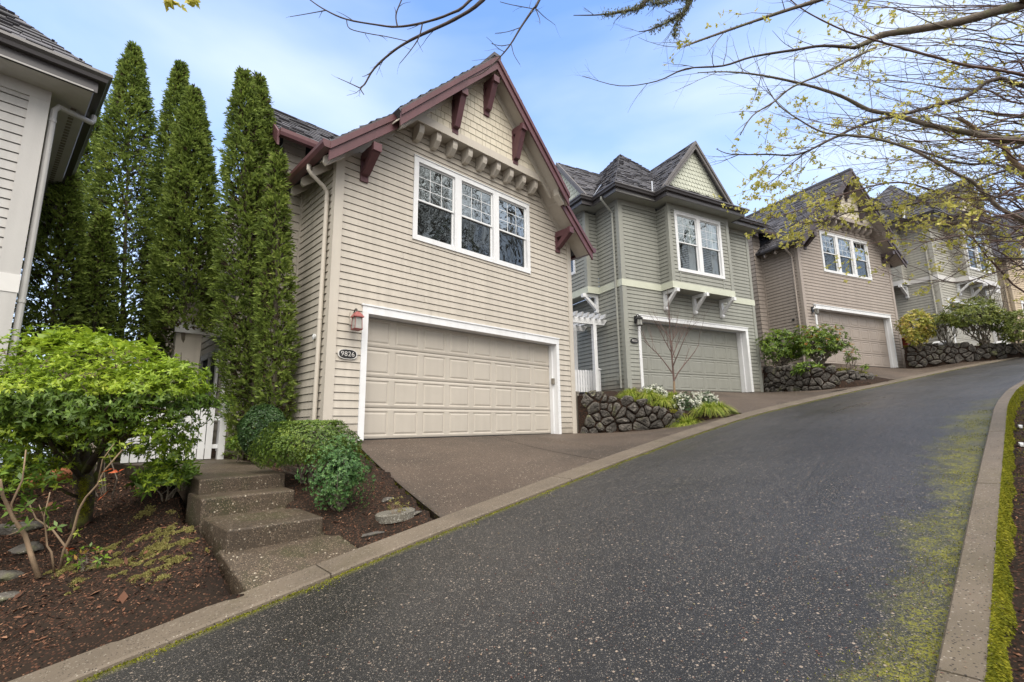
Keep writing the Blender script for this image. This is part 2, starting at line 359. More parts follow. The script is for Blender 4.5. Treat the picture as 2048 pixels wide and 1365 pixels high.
# ------------------------------------------------------------------ mesh helpers
def link(o, parent=None):
    COL.objects.link(o)
    if parent is not None: o.parent = parent
    return o
def tag(o, label=None, cat=None, group=None, kind=None):
    if label: o['label'] = label
    if cat: o['category'] = cat
    if group: o['group'] = group
    if kind: o['kind'] = kind
    return o
def empty(name, loc, rz=0.0, label=None, cat=None, group=None):
    o = bpy.data.objects.new(name, None); COL.objects.link(o)
    o.location = loc; o.rotation_euler = (0, 0, rz); o.empty_display_size = 0.2
    return tag(o, label, cat, group)
class MB:
    def __init__(s): s.v = []; s.f = []; s.mi = []; s.mats = []
    def mid(s, m):
        if m is None: return 0
        if m not in s.mats: s.mats.append(m)
        return s.mats.index(m)
    def poly(s, pts, m=None):
        k = len(s.v); s.v += [tuple(p) for p in pts]; s.f.append(tuple(range(k, k + len(pts)))); s.mi.append(s.mid(m))
    def faces(s, pts, fs, m=None):
        k = len(s.v); s.v += [tuple(p) for p in pts]; i = s.mid(m)
        for f in fs: s.f.append(tuple(k + a for a in f)); s.mi.append(i)
    def hexa(s, p, m=None):
        """8 corners: bottom ring 0-3, top ring 4-7"""
        s.faces(p, [(0, 3, 2, 1), (4, 5, 6, 7), (0, 1, 5, 4), (1, 2, 6, 5), (2, 3, 7, 6), (3, 0, 4, 7)], m)
    def box(s, x0, x1, y0, y1, z0, z1, m=None):
        s.hexa([(x0, y0, z0), (x1, y0, z0), (x1, y1, z0), (x0, y1, z0), (x0, y0, z1), (x1, y0, z1), (x1, y1, z1), (x0, y1, z1)], m)
    def prism(s, prof, f, a, b, m=None):
        """extrude closed 2-D profile; f(p, t) -> xyz for t in (a, b)"""
        n = len(prof); A = [f(p, a) for p in prof]; B = [f(p, b) for p in prof]
        s.faces(A + B, [tuple(range(n - 1, -1, -1)), tuple(range(n, 2 * n))] + [(i, (i + 1) % n, n + (i + 1) % n, n + i) for i in range(n)], m)
    def tube(s, pts, r, n=8, m=None, cap=True):
        pts = [Vector(p) for p in pts]; k = len(s.v); R = r if isinstance(r, (list, tuple)) else [r] * len(pts)
        up = Vector((0, 0, 1)); prev = None
        for i, p in enumerate(pts):
            t = (pts[min(i + 1, len(pts) - 1)] - pts[max(i - 1, 0)])
            if t.length < 1e-9: t = Vector((0, 0, 1))
            t.normalize()
            if prev is None:
                a = t.cross(up if abs(t.z) < 0.9 else Vector((1, 0, 0))).normalized()
            else:
                a = (prev - t * prev.dot(t))
                a = a.normalized() if a.length > 1e-6 else t.orthogonal().normalized()
            prev = a; b = t.cross(a)
            for j in range(n):
                q = 2 * pi * j / n
                s.v.append(tuple(p + (a * cos(q) + b * sin(q)) * R[i]))
        im = s.mid(m)
        for i in range(len(pts) - 1):
            for j in range(n):
                s.f.append((k + i * n + j, k + i * n + (j + 1) % n, k + (i + 1) * n + (j + 1) % n, k + (i + 1) * n + j)); s.mi.append(im)
        if cap:
            s.f.append(tuple(k + j for j in range(n - 1, -1, -1))); s.mi.append(im)
            s.f.append(tuple(k + (len(pts) - 1) * n + j for j in range(n))); s.mi.append(im)
    def lathe(s, prof, c=(0, 0, 0), n=16, m=None):
        k = len(s.v); im = s.mid(m)
        for r, z in prof:
            for j in range(n):
                q = 2 * pi * j / n; s.v.append((c[0] + r * cos(q), c[1] + r * sin(q), c[2] + z))
        for i in range(len(prof) - 1):
            for j in range(n):
                s.f.append((k + i * n + j, k + i * n + (j + 1) % n, k + (i + 1) * n + (j + 1) % n, k + (i + 1) * n + j)); s.mi.append(im)
    def build(s, name, parent=None, m=None, smooth=False):
        me = bpy.data.meshes.new(name); me.from_pydata(s.v, [], s.f)
        mats = s.mats if s.mats else [m]
        if m is not None and s.mats: mats = s.mats
        for q in mats: me.materials.append(q if not isinstance(q, str) else M[q])
        if len(mats) > 1: me.polygons.foreach_set('material_index', s.mi)
        if smooth: me.polygons.foreach_set('use_smooth', [True] * len(s.f))
        me.update()
        return link(bpy.data.objects.new(name, me), parent)

def npmesh(name, V, F, m, parent=None, smooth=False, fmat=None):
    """V (n,3), F (k,4) quads"""
    me = bpy.data.meshes.new(name)
    V = np.ascontiguousarray(V, dtype=np.float32); F = np.ascontiguousarray(F, dtype=np.int32)
    me.vertices.add(len(V)); me.vertices.foreach_set('co', V.ravel())
    me.loops.add(F.size); me.loops.foreach_set('vertex_index', F.ravel())
    me.polygons.add(len(F)); me.polygons.foreach_set('loop_start', np.arange(0, F.size, F.shape[1], dtype=np.int32))
    for q in (m if isinstance(m, list) else [m]): me.materials.append(q)
    if fmat is not None: me.polygons.foreach_set('material_index', np.ascontiguousarray(fmat, dtype=np.int32))
    me.update(calc_edges=True)
    if smooth: me.polygons.foreach_set('use_smooth', [True] * len(F))
    return link(bpy.data.objects.new(name, me), parent)

def unit(a): return a / np.maximum(np.linalg.norm(a, axis=1, keepdims=True), 1e-9)
def leaf_quads(P, D, Nn, Ln, Wd, fold=0.25, droop=0.0):
    """diamond leaf: P base, D direction, Nn approx normal, length, width"""
    D = unit(D); S = unit(np.cross(D, Nn)); U = np.cross(S, D)
    Ln = np.asarray(Ln).reshape(-1, 1); Wd = np.asarray(Wd).reshape(-1, 1)
    mid = P + D * Ln * 0.45
    a = mid + S * Wd * 0.5 + U * Wd * fold
    c = mid - S * Wd * 0.5 + U * Wd * fold
    tip = P + D * Ln - U * Ln * droop
    n = len(P); V = np.empty((n * 4, 3)); V[0::4] = P; V[1::4] = a; V[2::4] = tip; V[3::4] = c
    F = np.arange(n * 4).reshape(n, 4)
    return V, F
def cat(parts):
    Vs = []; Fs = []; k = 0
    for V, F in parts:
        Vs.append(V); Fs.append(F + k); k += len(V)
    return np.concatenate(Vs), np.concatenate(Fs)

# ------------------------------------------------------------------ clipping
def clip(poly, a, b, c):
    """keep a*x+b*y<=c"""
    out = []; n = len(poly)
    for i in range(n):
        p, q = poly[i], poly[(i + 1) % n]
        dp = a * p[0] + b * p[1] - c; dq = a * q[0] + b * q[1] - c
        if dp <= 0: out.append(p)
        if (dp < 0 < dq) or (dq < 0 < dp):
            t = dp / (dp - dq); out.append((p[0] + (q[0] - p[0]) * t, p[1] + (q[1] - p[1]) * t))
    return out
def clip_convex(poly, conv):
    """conv counter-clockwise"""
    for i in range(len(conv)):
        x0, y0 = conv[i]; x1, y1 = conv[(i + 1) % len(conv)]
        a, b = (y1 - y0), -(x1 - x0)
        poly = clip(poly, a, b, a * x0 + b * y0)
        if len(poly) < 3: return []
    return poly
def ccw(p):
    s = sum(p[i][0] * p[(i + 1) % len(p)][1] - p[(i + 1) % len(p)][0] * p[i][1] for i in range(len(p)))
    return p if s > 0 else p[::-1]

def siding(mb, polys, P, lap=0.1255, z0=0.0, m=None, out=0.017, gap=0.012):
    """real lap boards: slanted faces with a deep shadow groove under each lip. P(a, z, out) -> xyz"""
    for poly in polys:
        zs = [p[1] for p in poly]; k0 = math.floor((min(zs) - z0) / lap); k1 = math.ceil((max(zs) - z0) / lap)
        mb.poly([P(a, z, -0.026) for a, z in poly], m)
        for k in range(k0, k1):
            za = z0 + k * lap + gap; zb = z0 + (k + 1) * lap
            q = clip(clip(list(poly), 0, -1, -za), 0, 1, zb)
            if len(q) < 3: continue
            o = lambda z: out - (z - za) / (zb - za) * (out - 0.004)
            amin, amax = min(p[0] for p in q), max(p[0] for p in q); cuts = []
            js = amin + ((k * 1.37 + abs(poly[0][0]) * 0.7) % 2.9) + 0.5
            while js < amax - 0.4: cuts.append(js); js += 3.66
            rest = q
            for cj in cuts:
                lft = clip(rest, 1, 0, cj - 0.002); rest = clip(rest, -1, 0, -(cj + 0.002))
                if len(lft) >= 3: mb.poly([P(a, z, o(z)) for a, z in lft], m)
                if len(rest) < 3: break
            if len(rest) >= 3: mb.poly([P(a, z, o(z)) for a, z in rest], m)
            zl = min(p[1] for p in q); lo = [p for p in q if p[1] < zl + 1e-5]
            if len(lo) >= 2:
                a0, a1 = min(p[0] for p in lo), max(p[0] for p in lo)
                mb.poly([P(a0, zl, o(zl)), P(a1, zl, o(zl)), P(a1, zl, -0.026), P(a0, zl, -0.026)], m)
            zh = max(p[1] for p in q); hi = [p for p in q if p[1] > zh - 1e-5]
            if len(hi) >= 2:
                a0, a1 = min(p[0] for p in hi), max(p[0] for p in hi)
                mb.poly([P(a0, zh, o(zh)), P(a1, zh, o(zh)), P(a1, zh, -0.026), P(a0, zh, -0.026)], m)
def shingles(mb, poly, P, lap=0.16, z0=0.0, m=None, scal=False, wd=0.17, seed=1):
    """individual wall shingles (square butts or scalloped) clipped to a convex outline"""
    rr = random.Random(seed); poly = ccw(list(poly))
    mb.poly([P(a, z, -0.006) for a, z in poly], m)
    zs = [p[1] for p in poly]; us = [p[0] for p in poly]; k = 0; z = z0
    while z > min(zs): z -= lap
    while z < max(zs):
        u = min(us) - rr.random() * wd - (0.5 * wd if scal and k % 2 else 0)
        if scal: u = math.floor(min(us) / wd) * wd - (0.5 * wd if k % 2 else 0)
        while u < max(us):
            wdt = wd if scal else wd * rr.uniform(0.6, 1.35)
            g = 0.0035
            if scal:
                r = wdt / 2 - g; pts = [(u + wdt - g, z + lap * 1.0)]
                pts = [(u + g, z + lap)] + [(u + wdt / 2 - r * cos(t * pi / 6), z + lap * 0.42 - lap * 0.42 * sin(t * pi / 6)) for t in range(7)] + [(u + wdt - g, z + lap)]
            else:
                pts = [(u + g, z), (u + wdt - g, z), (u + wdt - g, z + lap), (u + g, z + lap)]
            q = clip_convex(ccw(pts), poly)
            if len(q) >= 3:
                o = lambda zz: 0.016 - 0.012 * (zz - z) / lap
                mb.poly([P(a, zz, o(zz)) for a, zz in q], m)
                for i in range(len(q)):
                    p0, p1 = q[i], q[(i + 1) % len(q)]
                    if min(p0[1], p1[1]) < z + lap * 0.5:
                        mb.poly([P(p0[0], p0[1], o(p0[1])), P(p0[0], p0[1], -0.006), P(p1[0], p1[1], -0.006), P(p1[0], p1[1], o(p1[1]))], m)
            u += wdt
        z += lap; k += 1
def roofing(mb, outline, O, A, B, course=0.14, seed=3, m=None, thick=0.022, wmin=0.13, wmax=0.34):
    """roof shakes on a plane: O + a*A + b*B (A along eave, B up slope, unit vectors), outline list of (a,b)"""
    rr = random.Random(seed); O = Vector(O); A = Vector(A).normalized(); B = Vector(B).normalized(); Nn = A.cross(B).normalized()
    if Nn.z < 0: Nn = -Nn
    outline = ccw(list(outline))
    def P(a, b, h): return tuple(O + A * a + B * b + Nn * h)
    mb.poly([P(a, b, 0) for a, b in outline], m)
    mb.poly([P(a, b, -0.1) for a, b in outline][::-1], m)
    for i in range(len(outline)):
        p, q = outline[i], outline[(i + 1) % len(outline)]
        mb.poly([P(*p, -0.1), P(*q, -0.1), P(*q, 0), P(*p, 0)], m)
    bs = [p[1] for p in outline]; as_ = [p[0] for p in outline]; b = min(bs) - 0.02
    while b < max(bs):
        a = min(as_) - rr.random() * 0.3
        while a < max(as_):
            wd = rr.uniform(wmin, wmax); h = thick * rr.choice((0.8, 1.0, 1.7)); db = rr.choice((0, 0, -0.02, 0.015))
            q = clip_convex([(a + 0.004, b + db), (a + wd - 0.004, b + db), (a + wd - 0.004, b + course + 0.04), (a + 0.004, b + course + 0.04)], outline)
            if len(q) >= 3:
                hh = lambda bb: 0.004 + h * (1 - max(0, bb - b - db) / (course + 0.05))
                k = len(mb.v); n = len(q)
                mb.faces([P(x, y, hh(y)) for x, y in q] + [P(x, y, 0) for x, y in q],
                         [tuple(range(n))] + [(i, n + i, n + (i + 1) % n, (i + 1) % n) for i in range(n)], m)
            a += wd
        b += course

# ------------------------------------------------------------------ house pieces (house frame: x along front, y into the lot, z up; front faces -y)
def window(house, u0, u1, z0, z1, n, v=0.0, side=None, blinds=True, label=None, grid=(3, 3), curtain=None):
    """multi-unit double-hung window: casing in the wall frame, one part with sashes and panes as sub-parts.
    side: None = front wall at y=v ; 'L' = wall at x=v facing -x (u measured along +y, mirrored)"""
    def P(a, o, z):
        if side == 'L': return (v - o, a, z)
        return (a, v - o, z)
    def bx(mb, a0, a1, o0, o1, za, zb, m=None):
        mb.hexa([P(a0, o0, za), P(a1, o0, za), P(a1, o1, za), P(a0, o1, za), P(a0, o0, zb), P(a1, o0, zb), P(a1, o1, zb), P(a0, o1, zb)], m)
    c = 0.10
    fr = MB()
    bx(fr, u0, u0 + c, -0.06, 0.035, z0, z1); bx(fr, u1 - c, u1, -0.06, 0.035, z0, z1)
    bx(fr, u0 + c, u1 - c, -0.06, 0.034, z1 - c, z1); bx(fr, u0 + c, u1 - c, -0.06, 0.034, z0, z0 + c)
    bx(fr, u0 - 0.012, u1 + 0.012, -0.01, 0.05, z1 + 0.001, z1 + 0.018)
    mull = 0.17 if n > 1 else 0
    wd = (u1 - u0 - 2 * c - mull * (n - 1)) / n
    for i in range(1, n):
        a = u0 + c + i * wd + (i - 1) * mull
        bx(fr, a, a + mull, -0.06, 0.033, z0 + c, z1 - c)
    f = fr.build('window', house, M['white'])
    if label: f['label'] = label
    zm = (z0 + z1) / 2 - 0.01
    for i in range(n):
        a0 = u0 + c + i * (wd + mull); a1 = a0 + wd
        sa = MB(); s = 0.035
        for (za, zb, o) in ((z0 + c, zm + 0.02, -0.03), (zm - 0.02, z1 - c, -0.005)):
            bx(sa, a0, a0 + s, o - 0.03, o, za, zb); bx(sa, a1 - s, a1, o - 0.03, o, za, zb)
            bx(sa, a0 + s, a1 - s, o - 0.03, o - 0.001, za, za + s); bx(sa, a0 + s, a1 - s, o - 0.03, o - 0.001, zb - s, zb)
        za, zb = zm + 0.015, z1 - c - s
        gx, gz = grid
        for k in range(1, gx): 
            x = a0 + s + (wd - 2 * s) * k / gx; bx(sa, x - 0.006, x + 0.006, -0.028, -0.020, za, zb)
        for k in range(1, gz):
            z = za + (zb - za) * k / gz; bx(sa, a0 + s, a1 - s, -0.027, -0.021, z - 0.006, z + 0.006)
        sa.build('sash', f, M['white'])
        for (za, zb, o, gm) in ((z0 + c + s, zm - 0.015, -0.046, 'glass_dark'), (zm + 0.015, z1 - c - s, -0.022, 'glass')):
            g = MB(); g.poly([P(a0 + s, o, za), P(a1 - s, o, za), P(a1 - s, o, zb), P(a0 + s, o, zb)]); g.build('pane', f, M[gm])
        if blinds:
            bl = MB(); z = z0 + c + 0.01
            lim = a1 - s if curtain is None else a0 + (a1 - a0) * 0.62
            while z < z1 - c:
                bl.poly([P(a0 + s, -0.085, z), P(lim, -0.085, z), P(lim, -0.12, z + 0.03), P(a0 + s, -0.12, z + 0.03)]); z += 0.062
            if curtain is not None:
                xs = np.linspace(lim, a1 - s, 9)
                for k in range(8): bl.poly([P(xs[k], -0.10 - 0.03 * (k % 2), z0 + c), P(xs[k + 1], -0.10 - 0.03 * ((k + 1) % 2), z0 + c), P(xs[k + 1], -0.10 - 0.03 * ((k + 1) % 2), z1 - c), P(xs[k], -0.10 - 0.03 * (k % 2), z1 - c)])
            bl.build('blind', f, M['blind'])
    rm = MB(); d = -0.45
    a0, a1 = u0 + 0.02, u1 - 0.02; za, zb = z0 + 0.02, z1 - 0.02
    for q in ([(a0, d, za), (a1, d, za), (a1, d, zb), (a0, d, zb)], [(a0, d, za), (a0, -0.06, za), (a0, -0.06, zb), (a0, d, zb)],
              [(a1, d, za), (a1, -0.06, za), (a1, -0.06, zb), (a1, d, zb)], [(a0, d, za), (a1, d, za), (a1, -0.06, za), (a0, -0.06, za)],
              [(a0, d, zb), (a1, d, zb), (a1, -0.06, zb), (a0, -0.06, zb)]):
        rm.poly([P(*p) for p in q])
    rm.build('window_recess', f, M['room'])
    return f

def garage_door(house, u0, u1, z1, rec, m, seal=True):
    """sectional door, 4 x 8 raised panels, recessed rec behind the wall plane"""
    mb = MB(); rows, cols = 4, 8; H = z1 / rows; W = (u1 - u0) / cols; y = rec
    def ring(a, b):  # a,b rect (x0,x1,z0,z1,y)
        A = [(a[0], a[4], a[2]), (a[1], a[4], a[2]), (a[1], a[4], a[3]), (a[0], a[4], a[3])]
        B = [(b[0], b[4], b[2]), (b[1], b[4], b[2]), (b[1], b[4], b[3]), (b[0], b[4], b[3])]
        mb.faces(A + B, [(0, 1, 5, 4), (1, 2, 6, 5), (2, 3, 7, 6), (3, 0, 4, 7)])
    for r in range(rows):
        za, zb = r * H + 0.006, (r + 1) * H - 0.006
        for zc in ((za, za + 0.03), (zb - 0.03, zb)):       # rolled rail edges with fine reveals
            mb.hexa([(u0, y + 0.03, zc[0]), (u0, y + 0.008, zc[0]), (u1, y + 0.008, zc[0]), (u1, y + 0.03, zc[0]), (u0, y + 0.03, zc[1]), (u0, y, zc[1]), (u1, y, zc[1]), (u1, y + 0.03, zc[1])]) if zc[0] == za else \
            mb.hexa([(u0, y + 0.03, zc[0]), (u0, y, zc[0]), (u1, y, zc[0]), (u1, y + 0.03, zc[0]), (u0, y + 0.03, zc[1]), (u0, y + 0.010, zc[1]), (u1, y + 0.010, zc[1]), (u1, y + 0.03, zc[1])])
        za += 0.03; zb -= 0.03
        for c in range(cols):
            xa, xb = u0 + c * W, u0 + (c + 1) * W
            p = 0.055; q = 0.012
            a = (xa, xb, za, zb, y); b = (xa + p, xb - p, za + q + 0.012, zb - q - 0.012, y)
            c1 = (b[0] + 0.013, b[1] - 0.013, b[2] + 0.013, b[3] - 0.013, y + 0.011)
            d = (c1[0] + 0.010, c1[1] - 0.010, c1[2] + 0.010, c1[3] - 0.010, y + 0.011)
            e = (d[0] + 0.028, d[1] - 0.028, d[2] + 0.028, d[3] - 0.028, y + 0.001)
            ring(a, b); ring(b, c1); ring(c1, d); ring(d, e)
            mb.poly([(e[0], e[4], e[2]), (e[1], e[4], e[2]), (e[1], e[4], e[3]), (e[0], e[4], e[3])])
    mb.poly([(u0, y + 0.035, 0), (u1, y + 0.035, 0), (u1, y + 0.035, z1), (u0, y + 0.035, z1)])
    o = mb.build('garage_door', house, m)
    if seal:
        s = MB(); s.box(u0 + 0.003, u1 - 0.003, y - 0.004, y + 0.03, -0.012, 0.012); s.build('bottom_seal', o, M['black'])
    return o
def garage_trim(house, o0, o1, i0, i1, zt, zi, rec, m):
    t = MB()
    t.box(o0, i0, -0.035, rec - 0.002, -0.01, zi); t.box(i1, o1, -0.035, rec - 0.002, -0.01, zi)
    t.box(o0, o1, -0.036, rec - 0.002, zi + 0.001, zt)
    t.box(i0 - 0.001, i0 + 0.03, rec * 0.5, rec - 0.004, 0, zi - 0.001); t.box(i1 - 0.03, i1 + 0.001, rec * 0.5, rec - 0.004, 0, zi - 0.001)
    t.build('garage_door_casing', house, m)
    h = MB(); h.box(o0 - 0.02, o1 + 0.02, -0.05, 0.0, zt + 0.002, zt + 0.03); h.build('drip_cap', house, M['beige_trim'] if m is None else m)

def downspout(house, x, y, ztop, zbot, m, out=(0, -0.35), r=(0.038, 0.03), zr=0.32):
    """rectangular-ish tube from the gutter outlet, elbows to the wall, runs down"""
    mb = MB(); ox, oy = out
    pts = [(x + ox, y + oy, ztop + zr), (x + ox, y + oy, ztop + zr - 0.09), (x + ox * 0.85, y + oy * 0.85, ztop + zr - 0.15), (x + ox * 0.2, y + oy * 0.2, ztop + 0.02), (x, y, ztop - 0.06), (x, y, ztop - 0.5)]
    z = ztop - 0.5
    pts += [(x, y, zbot)]
    mb.tube(pts, 0.036, 10)
    for zz in (ztop - 0.22, (ztop + zbot) / 2, zbot + 0.35):
        mb.tube([(x, y, zz), (x, y, zz + 0.035)], 0.041, 10)
    return mb.build('downspout', house, m, smooth=False)

def bracket_wood(house, u, vw, ve, zt, zb, m):
    """outrigger: plate on the wall, beam out to the rake, broad tapering strut"""
    mb = MB(); w = 0.065
    mb.box(u - 0.075, u + 0.075, vw - 0.045, vw + 0.01, zb, zt - 0.05)
    mb.box(u - w, u + w, ve, vw - 0.02, zt - 0.15, zt)
    mb.box(u - w - 0.012, u + w + 0.012, ve - 0.035, ve + 0.05, zt - 0.135, zt + 0.012)
    prof = [(vw - 0.046, zb + 0.10), (vw - 0.12, zb + 0.12), (ve + 0.01, zt - 0.151), (ve + 0.22, zt - 0.151), (vw - 0.046, zt - 0.36 if zt - 0.36 > zb + 0.2 else zb + 0.2)]
    mb.prism(prof, lambda p, t: (t, p[0], p[1]), u - w, u + w)
    return mb.build('roof_bracket', house, m)

def corner(mb, x, y, z0, z1, wx, wy, sx=1, sy=1, t=0.028):
    """corner boards at outer corner (x,y); wx along x (sx direction), wy along y"""
    ya, yb = sorted((y - sy * t, y + sy * 0.02)); xa, xb = sorted((x - sx * t, x + sx * wx)); mb.box(xa, xb, ya, yb, z0, z1)
    xa, xb = sorted((x - sx * (t + 0.001), x + sx * 0.02)); ya, yb = sorted((y + sy * 0.021, y + sy * wy)); mb.box(xa, xb, ya, yb, z0, z1)

def lantern(loc, rz, style, label, group=None):
    o = empty('wall_lantern', loc, rz, label, 'lantern', group)
    fm = M['redmetal'] if style == 'red' else M['black']
    b = MB(); b.box(-0.055, 0.055, -0.03, 0.0, -0.10, 0.12); b.build('wall_plate', o, M['beige_trim'] if style == 'red' else M['black'])
    a = MB(); pts = [(0, -0.03, 0.05)] + [(0, -0.03 - 0.07 * (1 - cos(t)), 0.06 + 0.10 * sin(t)) for t in np.linspace(0.2, 2.7, 9)]
    a.tube(pts, 0.009, 6)
    a.tube([(0, -0.10 + 0.035 * cos(t), 0.12 + 0.035 * sin(t)) for t in np.linspace(-1, 4, 9)], 0.007, 6)
    a.build('arm', o, M['black'])
    n = 6 if style == 'black' else 4
    c = (0, -0.165, 0); off = pi / 4 if n == 4 else 0
    def ring(r, z): return [(c[0] + r * cos(off + 2 * pi * j / n), c[1] + r * sin(off + 2 * pi * j / n), z) for j in range(n)]
    top = (0.11, 0.045) if style != 'white' else (0.10, 0.05)
    rf = MB()
    rr_ = [ring(0.018, 0.10), ring(0.05, 0.085), ring(0.085, 0.05), ring(0.115, 0.015), ring(0.115, 0.0)]
    for i in range(4):
        for j in range(n): rf.poly([rr_[i + 1][j], rr_[i + 1][(j + 1) % n], rr_[i][(j + 1) % n], rr_[i][j]])
    rf.poly(rr_[0]); rf.poly(rr_[4][::-1]); rf.build('lantern_roof', o, fm if style != 'white' else M['white'])
    rb = 0.095 if style != 'white' else 0.055
    g = MB(); A, B = ring(0.075 if style != 'white' else 0.088, -0.002), ring(rb * 0.9, -0.19)
    for j in range(n): g.poly([B[j], B[(j + 1) % n], A[(j + 1) % n], A[j]])
    g.build('lantern_glass', o, M['lampglass'])
    f = MB()
    A, B = ring(0.08 if style != 'white' else 0.092, 0), ring(rb * 0.95, -0.19)
    for j in range(n): f.tube([A[j], B[j]], 0.006, 5)
    for zz in ((-0.19, -0.205),):
        R0, R1 = ring(rb * 1.12, -0.19), ring(rb * 0.9, -0.212)
        f.faces(R0 + R1, [tuple(range(n)), tuple(range(2 * n - 1, n - 1, -1))] + [(j, n + j, n + (j + 1) % n, (j + 1) % n) for j in range(n)])
    f.build('lantern_cage', o, fm)
    return o

def text_mesh(s, size, depth, name, parent, m, loc, rot):
    cu = bpy.data.curves.new(name, 'FONT'); cu.body = s; cu.size = size; cu.extrude = depth; cu.space_character = 1.08; cu.offset = -0.0008; cu.align_x = 'CENTER'; cu.align_y = 'CENTER'
    t = bpy.data.objects.new(name, cu); COL.objects.link(t)
    dg = bpy.context.evaluated_depsgraph_get(); me = bpy.data.meshes.new_from_object(t.evaluated_get(dg))
    bpy.data.objects.remove(t); me.materials.clear(); me.materials.append(m)
    o = bpy.data.objects.new(name, me); link(o, parent); o.location = loc; o.rotation_euler = rot
    return o
def number_plate(loc, rz, txt, w, h, label):
    o = empty('house_number_plaque', loc, rz, label, 'plaque', 'oval house number plaques')
    p = MB(); n = 40
    def sup(t, k): 
        c, s = cos(t), sin(t); return (k * w / 2 * abs(c) ** 0.75 * (1 if c > 0 else -1), k * h / 2 * abs(s) ** 0.8 * (1 if s > 0 else -1))
    A = [sup(2 * pi * i / n, 1.0) for i in range(n)]; B = [sup(2 * pi * i / n, 0.9) for i in range(n)]
    p.faces([(a, 0.0, z) for a, z in A] + [(a, -0.02, z) for a, z in A], [(i, (i + 1) % n, n + (i + 1) % n, n + i) for i in range(n)])
    p.faces([(a, -0.02, z) for a, z in A] + [(a, -0.02, z) for a, z in B] + [(a, -0.015, z) for a, z in B], [(i, (i + 1) % n, n + (i + 1) % n, n + i) for i in range(n)] + [(n + i, n + (i + 1) % n, 2 * n + (i + 1) % n, 2 * n + i) for i in range(n)])
    p.build('rim', o, M['silver'] if txt == '9826' else M['black'])
    q = MB(); q.poly([(a, -0.016, z) for a, z in B]); q.build('face', o, M['black'])
    text_mesh(txt, h * 0.68, 0.002, 'number', o, M['silver'], (0, -0.019, 0), (pi / 2, 0, 0))
    return o

# ------------------------------------------------------------------ houses
def frame(az): return radians(90 - az)
class HF:
    def __init__(s, o, az):
        a = radians(az); s.o = Vector(o); s.u = Vector((sin(a), cos(a), 0)); s.v = Vector((-cos(a), sin(a), 0)); s.rz = frame(az)
    def w(s, u, v, z): return s.o + s.u * u + s.v * v + Vector((0, 0, z))
H1 = HF((-2.951, 7.559, -0.18), 45.9)
H2 = HF((3.390, 14.120, 1.076), 62.25)
H3 = HF(Vector((10.588, 17.571, 2.244)) + Vector((sin(radians(65.1)), cos(radians(65.1)), 0)) * 0.66, 65.1)
_a4 = radians(64.0)
H4 = HF(Vector((18.090, 19.823, 3.23)) + Vector((sin(_a4), cos(_a4), 0)) * 1.69 + Vector((-cos(_a4), sin(_a4), 0)) * 0.5, 64.0)
H0 = HF((-6.150, 5.713, -1.39), 42.0)

